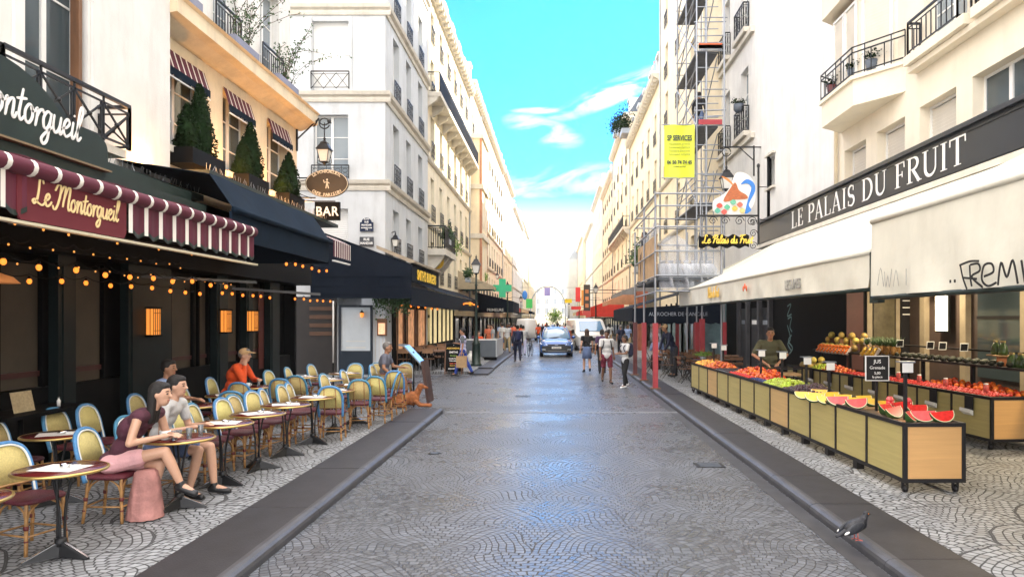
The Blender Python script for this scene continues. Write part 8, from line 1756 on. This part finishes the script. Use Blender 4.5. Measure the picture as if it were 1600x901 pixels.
HB = mat('black_hair', (.010,.008,.007), .6, var=.3, scale=60, bump=.5, bscale=120); HBr = mat('brown_hair', (.05,.025,.014), .6, var=.3, scale=60, bump=.5, bscale=120); HG = mat('grey_hair', (.16,.15,.14), .6, var=.3, scale=60, bump=.4, bscale=120)
def cloth(n, c, v=.12): return mat(n+'_cloth', c, .9, var=v, scale=6, bump=.9, bscale=13)
def V3(a): return Vector(a)
def stand(stride=.0, aL=None, aR=None, lean=0.0, head=(0,0)):
    P = dict(pel=V3((0,0,.93)), che=V3((lean*.6,0,1.27)), nek=V3((lean,0,1.45)), hed=V3((lean+.03+head[0],head[1],1.60)))
    sh = V3((lean*.95,0,1.40))
    for s, n in ((1,'L'),(-1,'R')):
        k = stride*s
        P['hip'+n] = V3((0,.095*s,.90)); P['kne'+n] = V3((k*.55+.03,.10*s,.50+abs(k)*.03)); P['ank'+n] = V3((k-(.05 if k < 0 else 0),.10*s,.09+(.05 if k < -.05 else 0))); P['toe'+n] = P['ank'+n]+V3((.15,.02*s,-.05))
        P['sh'+n] = sh+V3((0,.185*s,0)); a = (aL if s > 0 else aR) or ((-k*.5-.02,.23*s,1.12),(-k*.8+.08,.25*s,.88))
        P['elb'+n] = V3(a[0]); P['wri'+n] = V3(a[1])
    return P
def sit(lean=.05, seat=.47, kx=.43, kz=None, ank=None, aL=None, aR=None, head=(0,0), cross=False):
    z = seat+.09; P = dict(pel=V3((0,0,z)), che=V3((lean*.55-.02,0,z+.34)), nek=V3((lean,0,z+.52)), hed=V3((lean+.03+head[0],head[1],z+.67)))
    sh = V3((lean*.9,0,z+.47))
    for s, n in ((1,'L'),(-1,'R')):
        P['hip'+n] = V3((.02,.09*s,z-.01)); P['kne'+n] = V3((kx,.13*s,seat+.07)); P['ank'+n] = V3((kx-.03+(.08*s),.13*s,.09)); P['toe'+n] = P['ank'+n]+V3((.15,.02*s,-.045))
        P['sh'+n] = sh+V3((0,.185*s,0)); a = (aL if s > 0 else aR) or ((lean+.10,.24*s,z+.24),(lean+.34,.17*s,z+.22)); P['elb'+n] = V3(a[0]); P['wri'+n] = V3(a[1])
    if cross: P['kneR'] = V3((kx+.06,.0,seat+.19)); P['ankR'] = V3((kx+.20,.05,seat-.16)); P['toeR'] = V3((kx+.33,.06,seat-.24)); P['kneL'] = V3((kx-.04,.10,seat+.05)); P['ankL'] = V3((kx-.16,.06,.09)); P['toeL'] = P['ankL']+V3((.14,.02,-.045))
    return P
def person(loc, rz, label, P, sc=1.0, skin=0, hair=HB, hlen=0, top=None, sleeve=.5, bot=None, blen=1.0, shoe=None, vox=.014, w=1.0, cap_=None, face=0.0, group=None, skirt=None, pack=None):
    t = thing('person', loc, label, 'person', group, R_(rz)); t.scale = (sc,sc,sc); sk = SK[skin]; mb = MB()
    up = (P['nek']-P['pel']).normalized()
    def torso(mb, g):
        for f_, rx, ry, rz_ in ((0,.105,.155,.12),(.28,.092,.135,.13),(.6,.108,.158,.15),(.80,.098,.165,.11)):
            c = P['pel'].lerp(P['nek'], f_*1.0)*(1); c = c if f_ < .5 else P['che'].lerp(P['nek'], (f_-.6)/.4) if f_ >= .6 else c
            q = up.to_track_quat('Z','X').to_matrix(); Mx = Matrix(((up.z,0,up.x),(0,1,0),(-up.x,0,up.z))); mb.ell(c, (rx*w+g, ry*w+g, rz_+g*.5), 14, 10, Mx)
        cap(mb, P['shL']*.97+P['shR']*.03, P['shR']*.97+P['shL']*.03, .052+g, .052+g)
    torso(mb, 0); cap(mb, P['nek']-up*.06, P['hed']-V3((.02,0,.05)), .052, .048)
    fa = R_(face); Rf = Matrix.Rotation(fa, 3, 'Z'); H = P['hed']
    def hp(x,y,z): return H+Rf @ V3((x,y,z))
    mb.ell(H+V3((0,0,.015)), (.095,.076,.108), 14, 10, Rf); mb.ell(hp(.022,0,-.055), (.062,.056,.062), 12, 8, Rf); cap(mb, hp(.088,0,.015), hp(.104,0,-.018), .010, .015, 8)
    for s in (-1,1): mb.ell(hp(-.005,s*.078,-.005), (.018,.012,.028), 8, 6, Rf)
    for s, n in ((1,'L'),(-1,'R')):
        cap(mb, P['sh'+n], P['elb'+n], .047*w, .037); cap(mb, P['elb'+n], P['wri'+n], .037, .024)
        d = (P['wri'+n]-P['elb'+n]).normalized(); sd_ = V3((-d.y,d.x,0)); sd_ = sd_.normalized() if sd_.length > .1 else V3((0,1,0)); nn = d.cross(sd_); c = P['wri'+n]+d*.05
        cap(mb, P['wri'+n]+d*.01, c+sd_*.012, .024, .027, 8); cap(mb, P['wri'+n]+d*.01, c-sd_*.014, .024, .027, 8)
        for k, fl in enumerate((.065,.078,.074,.058)):
            b_ = c+sd_*(.027-.018*k)+d*.015; m1 = b_+d*fl*.5-nn*.004; cap(mb, b_, m1, .0095, .009, 6); cap(mb, m1, m1+(d*.8-nn*.55)*fl*.5, .009, .0075, 6)
        b_ = P['wri'+n]+d*.02+sd_*.022; m1 = b_+sd_*.03+d*.025; cap(mb, b_, m1, .012, .0105, 6); cap(mb, m1, m1+d*.032-nn*.01, .0105, .0085, 6)
        cap(mb, P['hip'+n], P['kne'+n], .083*w, .053); cap(mb, P['kne'+n], P['kne'+n].lerp(P['ank'+n],.35), .052, .054); cap(mb, P['kne'+n].lerp(P['ank'+n],.3), P['ank'+n], .055, .033); cap(mb, P['ank'+n], P['toe'+n], .036, .028)
    remesh(mb, 'body', sk, t, vox, 2)
    # clothes
    if top:
        mb = MB(); torso(mb, .014)
        for n in 'LR':
            if sleeve > 0:
                a, b_ = P['sh'+n], P['elb'+n]; f_ = min(1, sleeve*1.0 if sleeve <= 1 else 1); cap(mb, a, a.lerp(b_, f_*.95), .062*w, .056 if sleeve <= 1 else .050)
                if sleeve > 1: cap(mb, b_, b_.lerp(P['wri'+n], .92), .050, .037)
        if P['pel'].z > .7: c = P['pel']; mb.lathe([(.0,-.10),(.118*w,-.09),(.125*w,0),(.12*w,.1),(0,.11)], 14, c) if False else mb.ell(c-V3((0,0,.03)), (.118*w,.168*w,.11), 14, 8)
        remesh(mb, 'shirt', top, t, max(.011, vox), 3)
    if bot:
        mb = MB(); mb.ell(P['pel']-V3((0,0,.015)), (.118*w,.166*w,.115), 14, 10)
        for n in 'LR':
            a, k, e = P['hip'+n], P['kne'+n], P['ank'+n]
            if blen <= .5: cap(mb, a, a.lerp(k, blen*2*.85), .100*w, .085 if blen > .3 else .092)
            else: cap(mb, a, k, .098*w, .070); cap(mb, k, k.lerp(e, (blen-.5)*2*.93), .070, .055)
        remesh(mb, 'shorts' if blen <= .5 else 'trousers', bot, t, max(.011, vox), 3)
    if skirt:
        mb = MB(); c = P['pel']; mb.lathe([(.13,.10),(.165,.0),(.18,-.15),(.195,-.36),(.18,-.36)], 20, c); mb.build('skirt', skirt, t)
    if hair:
        mb = MB(); mb.ell(hp(-.024,0,.038), (.100,.087,.102), 14, 10, Rf); mb.ell(hp(.02,0,.085), (.07,.07,.045), 12, 8, Rf)
        if hlen: 
            for y in (-.045,0,.045): cap(mb, hp(-.05,y,.03), hp(-.085,y*1.15,-hlen), .052, .035)
        remesh(mb, 'hair', hair, t, .012, 2)
    if cap_:
        mb = MB(); mb.ell(hp(-.012,0,.055), (.105,.092,.085), 14, 8, Rf); cm_ = mb.build('cap', cap_, t); mb = MB(); mb.add([hp(.06,-.07,.06),hp(.17,-.05,.045),hp(.175,.05,.045),hp(.06,.07,.06),hp(.06,-.07,.072),hp(.17,-.05,.055),hp(.175,.05,.055),hp(.06,.07,.072)], [(0,3,2,1),(4,5,6,7),(0,1,5,4),(1,2,6,5),(2,3,7,6),(3,0,4,7)]); mb.build('peak', cap_, cm_)
    if vox < .013 or True:
        for s in (-1,1):
            mb = MB(); mb.ell(hp(.082,s*.032,.012), (.010,.013,.007), 8, 6, Rf); mb.build('eye', M_blk, t); mb = MB(); mb.tube([hp(.088,s*.018,.036),hp(.086,s*.034,.040),hp(.076,s*.050,.034)], .004, 5); mb.build('eyebrow', hair or HG, t)
        mb = MB(); mb.tube([hp(.075,-.022,-.058),hp(.083,0,-.055),hp(.075,.022,-.058)], .0055, 5); mb.build('mouth', mat('lip_red', (.30,.08,.07), .5, var=0), t)
    for n in 'LR':
        mb = MB(); d = (P['toe'+n]-P['ank'+n]); cap(mb, P['ank'+n]-d*.25-V3((0,0,.035)), P['toe'+n]-V3((0,0,.005)), .042, .036, 10); cap(mb, P['ank'+n]-V3((0,0,.0)), P['ank'+n].lerp(P['kne'+n],.06), .042, .042)
        remesh(mb, 'shoe', shoe or M_blk, t, .012, 2)
    if pack:
        c = P['che'].lerp(P['nek'], .2)-V3((.17,0,.05)); mb = MB(); cap(mb, c+V3((0,.07,.12)), c+V3((0,-.07,.12)), .075, .075); cap(mb, c+V3((0,.07,-.14)), c+V3((0,-.07,-.14)), .085, .085); cap(mb, c+V3((0,0,.1)), c-V3((0,0,.14)), .12, .12); bp_ = remesh(mb, 'backpack', pack, t, .016, 2)
        for s in (-1,1): mb = MB(); mb.tube(crom([c+V3((.06,s*.09,.16)), P['nek']+V3((-.02,s*.11,-.0)), P['che']+V3((.135,s*.12,.05)), P['che']+V3((.04,s*.16,-.16))],5), .016, 6, False); mb.build('strap', pack, bp_)
    return t
Z = PZ0
M_dark = cloth('charcoal', (.02,.02,.024)); M_navyc = cloth('navy', (.012,.016,.04)); M_whit = cloth('white', (.52,.52,.51), .05); M_blac = cloth('black', (.010,.010,.011)); M_pink = cloth('pale_pink', (.66,.36,.37)); M_lb = cloth('light_blue', (.28,.38,.62)); M_den = cloth('denim', (.09,.13,.24)); M_org = cloth('orange', (.70,.085,.015)); M_gry = cloth('grey_blue', (.13,.14,.18)); M_mar = cloth('maroon_print', (.13,.015,.03), .8); M_pur = cloth('purple', (.07,.04,.09)); M_olv = cloth('olive', (.085,.085,.045)); M_roy = cloth('royal_blue', (.02,.055,.30)); M_whs = cloth('white_shoe', (.75,.75,.75), .03); M_kh = cloth('khaki', (.36,.28,.16)); M_tcap = cloth('tan_cap', (.55,.36,.18)); M_lil = cloth('lilac', (.45,.45,.62)); M_wine = cloth('wine_top', (.075,.02,.035))
# terrace guests
tb = .75
w1 = person((-4.45,7.2,Z), 0, 'woman in pink shorts with long dark hair leaning on the table, legs crossed', sit(.40, .48, .46, aR=((.34,-.30,.80),(.52,-.08,.83)), aL=((.40,.26,.80),(.56,.10,.82)), cross=True, head=(.05,0)), 1.0, 0, HB, .26, M_wine, .0, M_pink, .30, M_blk, .0095)
mb = MB(); rn_ = random.Random(4); n_ = 28; rows_ = [(.495,.07,.09,.34),(.47,.10,.12,.34),(.36,.12,.14,.34),(.22,.14,.15,.33),(.10,.155,.165,.33),(.015,.165,.175,.33)]
vs_ = [(cx_2+a_*math.cos(2*math.pi*k/n_)*(1+.07*math.sin(k*2.3+z_*4)*(1-z_)), -.01+b_*math.sin(2*math.pi*k/n_)*(1+.07*math.sin(k*2.3+z_*4)*(1-z_)), z_) for z_, a_, b_, cx_2 in rows_ for k in range(n_)]
mb.add(vs_, [(i*n_+(k+1)%n_, i*n_+k, (i+1)*n_+k, (i+1)*n_+(k+1)%n_) for i in range(5) for k in range(n_)]+[tuple(range(n_))], True); mb.build('pink_drape', cloth('dusty_pink', (.40,.19,.17), .3), w1)
person((-4.5,8.05,Z), 0, 'dark-haired person in white top and denim shorts across from the woman in pink', sit(.22, .48, .55, aR=((.22,-.27,.76),(.46,-.14,.80)), aL=((.24,.26,.76),(.50,.12,.80))), 1.0, 0, HB, 0, M_whit, .6, M_den, .42, M_blk, .0105)
person((-5.78,10.42,Z), 0, 'man in a light blue shirt and curly black hair resting his hand on a table', sit(.12, .48, .42, aR=((.16,-.26,.80),(.42,-.14,.84))), 1.03, 1, HB, 0, M_lb, .75, M_dark, 1, M_blk, .0105)
wt_ = person((-6.1,13.35,Z), 0, 'man in a bright orange top and tan cap holding his cheek', sit(.24, .48, .42, aR=((.36,-.22,.80),(.33,-.10,1.07)), aL=((.34,.25,.80),(.52,.0,.82)), head=(.02,0)), 1.06, 0, HG, 0, M_org, 1.5, M_dark, 1, M_blk, .0115, 1.1, M_tcap)
person((-4.1,17.05,Z), 0, 'grey-haired man in a grey polo sitting at the terrace end, looking up the street', sit(.06, .48, .44, aR=((.06,-.27,.80),(.26,-.20,.62))), 1.06, 1, HG, 0, M_gry, .6, cloth('stone', (.36,.33,.27)), .42, M_blk, .0115, 1.08, face=-8)
# passers-by
pm = person((-3.4,26.2,.02), 180, 'walking man in a grey and white tee and royal blue trousers looking at his phone', stand(.26, aR=((.04,-.24,1.14),(.28,-.12,1.18)), aL=((-.02,.24,1.12),(.02,.26,.86))), 1.01, 1, HB, 0, M_lil, .7, M_roy, 1, M_blac, .013)
mb = MB(); P_ = (.0,0,1.33); mb.ell(P_, (.125,.185,.11), 14, 8); cap(mb, (.0,.185,1.40), (-.01,.235,1.24), .068, .064); cap(mb, (.0,-.185,1.40), (.01,-.235,1.24), .068, .064); remesh(mb, 'grey_yoke', cloth('mid_grey', (.10,.11,.12)), pm, .013, 3)
t = thing('phone', (-3.70,26.31,1.22), 'phone in the hand of the man with the paper bag', 'phone'); m_ = MB(); m_.box(-.006,.006,-.035,.035,-.01,.13); m_.build('case', M_blk, t); m_ = MB(); m_.box(.006,.008,-.031,.031,-.004,.124); m_.build('screen', M_glassb, t)
t = thing('paper_bag', (-3.42,25.93,.34), 'brown paper carrier bag hanging from the walking man hand', 'bag'); m_ = MB(); m_.box(-.19,.19,-.07,.07,0,.42); m_.build('bag_body', mat('brown_paper', (.34,.22,.11), .8, var=.15, scale=10), t)
for y in (-.06,.06): m_ = MB(); m_.tube(crom([V3((-.07,y,.42)),V3((-.05,y*.5,.53)),V3((.05,y*.5,.53)),V3((.07,y,.42))],4), .008, 5); m_.build('handle', MATS['brown_paper'], t)
person((-1.88,35,0), 98, 'person in a navy hoodie and backpack walking away left of the blue car', stand(.2), 1.04, 0, HB, 0, M_navyc, 1.5, M_navyc, 1, M_blac, .015, 1.08, pack=cloth('navy_pack', (.015,.02,.07)))
person((-1.85,40.3,0), 90, 'person in a white shirt walking away with a bicycle', stand(.16, aR=((.16,-.26,1.16),(.34,-.26,1.02))), 1.0, 0, HB, 0, M_whit, 1.4, M_lil, 1, M_blk, .017)
person((1.2,28,0), 95, 'woman with long brown hair, black top and denim skirt walking away', stand(.10), .99, 0, HBr, .42, M_blac, .4, None, 1, M_blac, .013, .92, skirt=M_den)
person((1.74,27.2,0), 82, 'person in a dark purple top with backpack behind the man in the white tee', stand(.14), .99, 1, HB, .05, M_pur, .7, M_dark, 1, M_blac, .014, pack=cloth('plum_pack', (.05,.02,.06)))
person((1.64,23.3,0), -82, 'man in a white tee and maroon patterned shorts walking towards the camera', stand(.16), 1.0, 2, HB, 0, M_whit, .65, M_mar, .48, M_blac, .011, 1.04, face=-25, pack=M_dark)
person((2.10,21.8,0), 205, 'woman in a white tee, black leggings and white sneakers looking at her phone', stand(.08, aR=((.06,-.22,1.15),(.26,-.08,1.14)), aL=((.08,.22,1.14),(.28,.04,1.12))), .93, 2, HB, .02, M_whit, .6, M_blac, 1, M_whs, .011, .92, pack=M_navyc)
# workers and sellers
person((4.72,15.9,Z), -100, 'fruit seller in an olive green tee bending over the stall', stand(0, aL=((.16,.34,1.16),(.34,.14,.98)), aR=((.14,-.34,1.16),(.34,-.10,.98)), lean=.16, head=(.06,0)), 1.05, 1, HB, 0, M_olv, .85, M_dark, 1, M_blk, .0115, 1.22)
person((4.1,24.9,Z), 200, 'man in a tan cap and blue apron leaning over the terrace tables', stand(0, lean=.28, aR=((.34,-.24,1.12),(.46,-.18,.88)), aL=((.34,.24,1.12),(.46,.18,.88)), head=(.05,0)), 1.05, 1, HBr, 0, M_navyc, 1.4, M_dark, 1, M_blk, .014, cap_=M_tcap)
person((3.95,28.0,Z), 90, 'elderly white-haired person seated at a terrace table on the right', sit(.05, .46), 1.0, 0, HG, 0, M_lb, 1, M_dark, 1, M_blk, .016)
person((5.5,27.6,9.1), 60, 'scaffold worker in black standing on the upper deck', stand(.04), 1.0, 1, HB, .06, M_blac, 1.5, M_den, 1, M_blk, .016)
person((3.05,24.6,3.3), 150, 'worker in dark clothes standing at the left end of the low scaffold deck', stand(.05), 1.03, 2, HB, 0, M_dark, 1.5, M_dark, 1, M_blk, .016)
# groups
grp = [(-3.95,36.2,-60,'orange',M_org,'seated guest in an orange top behind the windbreak, front',1),(-4.25,37.2,-40,'dark',M_wine,'seated guest in a dark top behind the windbreak, left',1),(-3.6,38.4,-100,'or',cloth('coral', (.6,.16,.08)),'standing guest in a coral top behind the windbreak',0),(-3.3,37.4,180,'g',cloth('pale_grey', (.35,.37,.40)),'guest in pale grey standing at the right end of the windbreak',0)]
for x,y,rz,_,m_,lb,st_ in grp: person((x,y,Z), rz, lb, sit(.08,.5) if st_ else stand(0), 1.0, 0, HBr, .1, m_, .5, M_dark, 1, M_blk, .02)
basev = []
fv = [(M_whit,M_den,.45,HB,0),(M_org,M_dark,1,HB,.1),(M_lb,M_kh,.45,HBr,0),(M_blac,M_den,1,HBr,.3),(M_navyc,M_dark,1,HG,0),(M_whit,M_kh,1,HB,.2),(M_redp,M_den,1,HBr,0)]
far = [(-2.9,42.5,-80,5,'pedestrian in a white top at the left kerb, left of the navy hoodie'),(-3.3,44,90,0,'pedestrian in a white tee and denim shorts behind the left kerb group'),(-2.7,45.5,80,6,'pedestrian in a red top near the left kerb'),(-3.6,47,-90,2,'pedestrian in light blue by the pharmacy front'),(-2.4,49,95,1,'pedestrian in orange beyond the bicycle'),(-3.4,52,90,4,'grey-haired pedestrian in navy by the second lamp'),
 (-1.55,62,90,1,'pedestrian in an orange top far behind the left kerb'),(-1.25,66,-90,4,'pedestrian in navy walking down the middle behind the blue car'),(-.9,70,90,3,'pedestrian in black behind the blue car roof, left'),(.3,58,-90,6,'pedestrian in red just over the blue car roof'),(.8,60,90,1,'pedestrian in orange over the blue car roof, right'),(1.5,57,-90,3,'dark-clothed pedestrian between the blue car and the van'),
 (-2.0,84,90,0,'distant pedestrian in white, left of centre'),(-.4,90,-90,2,'distant pedestrian in light blue at the street centre'),(1.0,95,90,5,'distant pedestrian in white and khaki, right of centre'),(-1.4,100,90,6,'distant pedestrian in red, left of centre'),(.2,108,90,3,'very distant pedestrian in black at the centre'),(2.2,80,-90,0,'distant pedestrian in white near the red awnings'),(3.6,40,90,4,'grey-haired pedestrian in navy on the right pavement'),(4.3,43,-90,2,'pedestrian in light blue on the right pavement behind the scaffold'),(3.9,52,90,5,'pedestrian in white and khaki under the flat grey canopy'),(4.0,66,-90,1,'pedestrian in orange near the orange awning')]
for x,y,rz,v_,lb in far:
    while len(basev) <= v_: basev.append(None)
    if basev[v_] is None:
        a = fv[v_]; basev[v_] = person((x,y,0 if KL < x < KR else Z), rz, lb, stand(.15+.03*v_), 1.0, v_ % 3, a[3], a[4], a[0], .6, a[1], a[2], M_blk, .022, group='pedestrians scattered down the street')
    else: c_ = dup(basev[v_], (x,y,0 if KL < x < KR else Z), R_(rz), lb, 'pedestrians scattered down the street'); s_ = .94+.1*((x*7) % 1); c_.scale = (s_,s_,s_)
# ---------------------------------------------------------------- dog lying by the menu stand
M_fur = mat('russet_fur', (.30,.10,.03), .85, var=.4, scale=14, bump=.8, bscale=70); M_furl = mat('pale_fur', (.50,.26,.12), .85, var=.3, scale=14, bump=.8, bscale=70)
t = thing('dog', (-3.42,16.35,Z), 'russet long-haired dog lying on the pavement beside the menu stand', 'dog', None, R_(8)); mb = MB()
mb.ell((-.08,0,.17), (.27,.135,.15), 14, 10); mb.ell((.14,0,.19), (.16,.13,.165), 14, 10); mb.ell((-.26,.03,.13), (.15,.15,.12), 12, 8)
cap(mb, (.22,0,.26), (.30,0,.42), .085, .068); mb.ell((.33,0,.46), (.085,.068,.07), 12, 8); cap(mb, (.38,0,.45), (.475,0,.425), .042, .028)
for s in (-1,1):
    cap(mb, (.22,s*.09,.12), (.30,s*.10,.045), .055, .04); cap(mb, (.30,s*.10,.04), (.50,s*.09,.03), .036, .028); cap(mb, (.50,s*.09,.03), (.55,s*.09,.026), .034, .03)
    cap(mb, (-.22,s*.13,.12), (-.04,s*.17,.10), .085, .055); cap(mb, (-.04,s*.17,.09), (-.16,s*.18,.035), .045, .03); cap(mb, (-.16,s*.18,.035), (-.02,s*.185,.028), .032, .028)
    cap(mb, (.31,s*.062,.49), (.30,s*.085,.40), .026, .020)
cap(mb, (-.38,.02,.12), (-.52,.10,.05), .04, .045); cap(mb, (-.52,.10,.05), (-.60,.22,.04), .045, .02)
remesh(mb, 'body', M_fur, t, .011, 2); mb = MB(); mb.ell((.48,0,.432), (.014,.016,.013), 8, 6); mb.build('nose', M_blk, t)
for s in (-1,1): mb = MB(); mb.ell((.385,s*.042,.487), (.009,.009,.009), 8, 6); mb.build('eye', M_blk, t)
# ---------------------------------------------------------------- pigeon on the kerb
py_ = F*2.0/(843-498); px_ = (1336-CX)/F*py_
t = thing('pigeon', (px_,py_,Z), 'dark grey pigeon standing on the right kerb in the foreground', 'pigeon', None, R_(12)); M_pg = mat('pigeon_grey', (.014,.015,.020), .55, var=.5, scale=35, bump=.4, bscale=60)
mb = MB(); Mx = Matrix.Rotation(R_(-22), 3, 'Y'); mb.ell((0,0,.125), (.115,.062,.062), 14, 10, Mx); mb.ell((.055,0,.148), (.062,.054,.06), 12, 8); cap(mb, (.075,0,.165), (.105,0,.215), .040, .026, 10); mb.ell((.112,0,.232), (.030,.024,.026), 12, 8); cap(mb, (-.07,0,.095), (-.185,0,.045), .032, .014, 8)
remesh(mb, 'body', M_pg, t, .005, 2)
for s in (-1,1):
    mb = MB(); mb.ell((-.035,s*.052,.118), (.105,.014,.042), 12, 8, Matrix.Rotation(R_(-24),3,'Y')); w_ = mb.build('wing', mat('wing_slate', (.022,.024,.030), .55, var=.5, scale=50), t); mb = MB(); mb.ell((-.115,s*.058,.085), (.035,.006,.012), 8, 6, Matrix.Rotation(R_(-24),3,'Y')); mb.build('wing_bar', M_furl if False else M_letter, w_)
    mb = MB(); mb.tube([(.01,s*.025,.08),(.012,s*.027,.008)], .0055, 6)
    for a in (-.5,0,.5): mb.tube([(.012,s*.027,.006),(.012+.04*math.cos(a),s*.027+.04*math.sin(a),.004)], .004, 5)
    mb.tube([(.012,s*.027,.006),(-.015,s*.027,.004)], .004, 5); mb.build('leg', mat('pigeon_foot', (.42,.10,.08), .6), t)
    mb = MB(); mb.ell((.122,s*.022,.236), (.005,.004,.005), 8, 6); mb.build('eye', mat('orange_eye', (.6,.2,.03), .3, var=0), t)
mb = MB(); mb.tube([(.135,0,.230),(.165,0,.222)], [.008,.002], 6); mb.build('beak', M_blk, t)
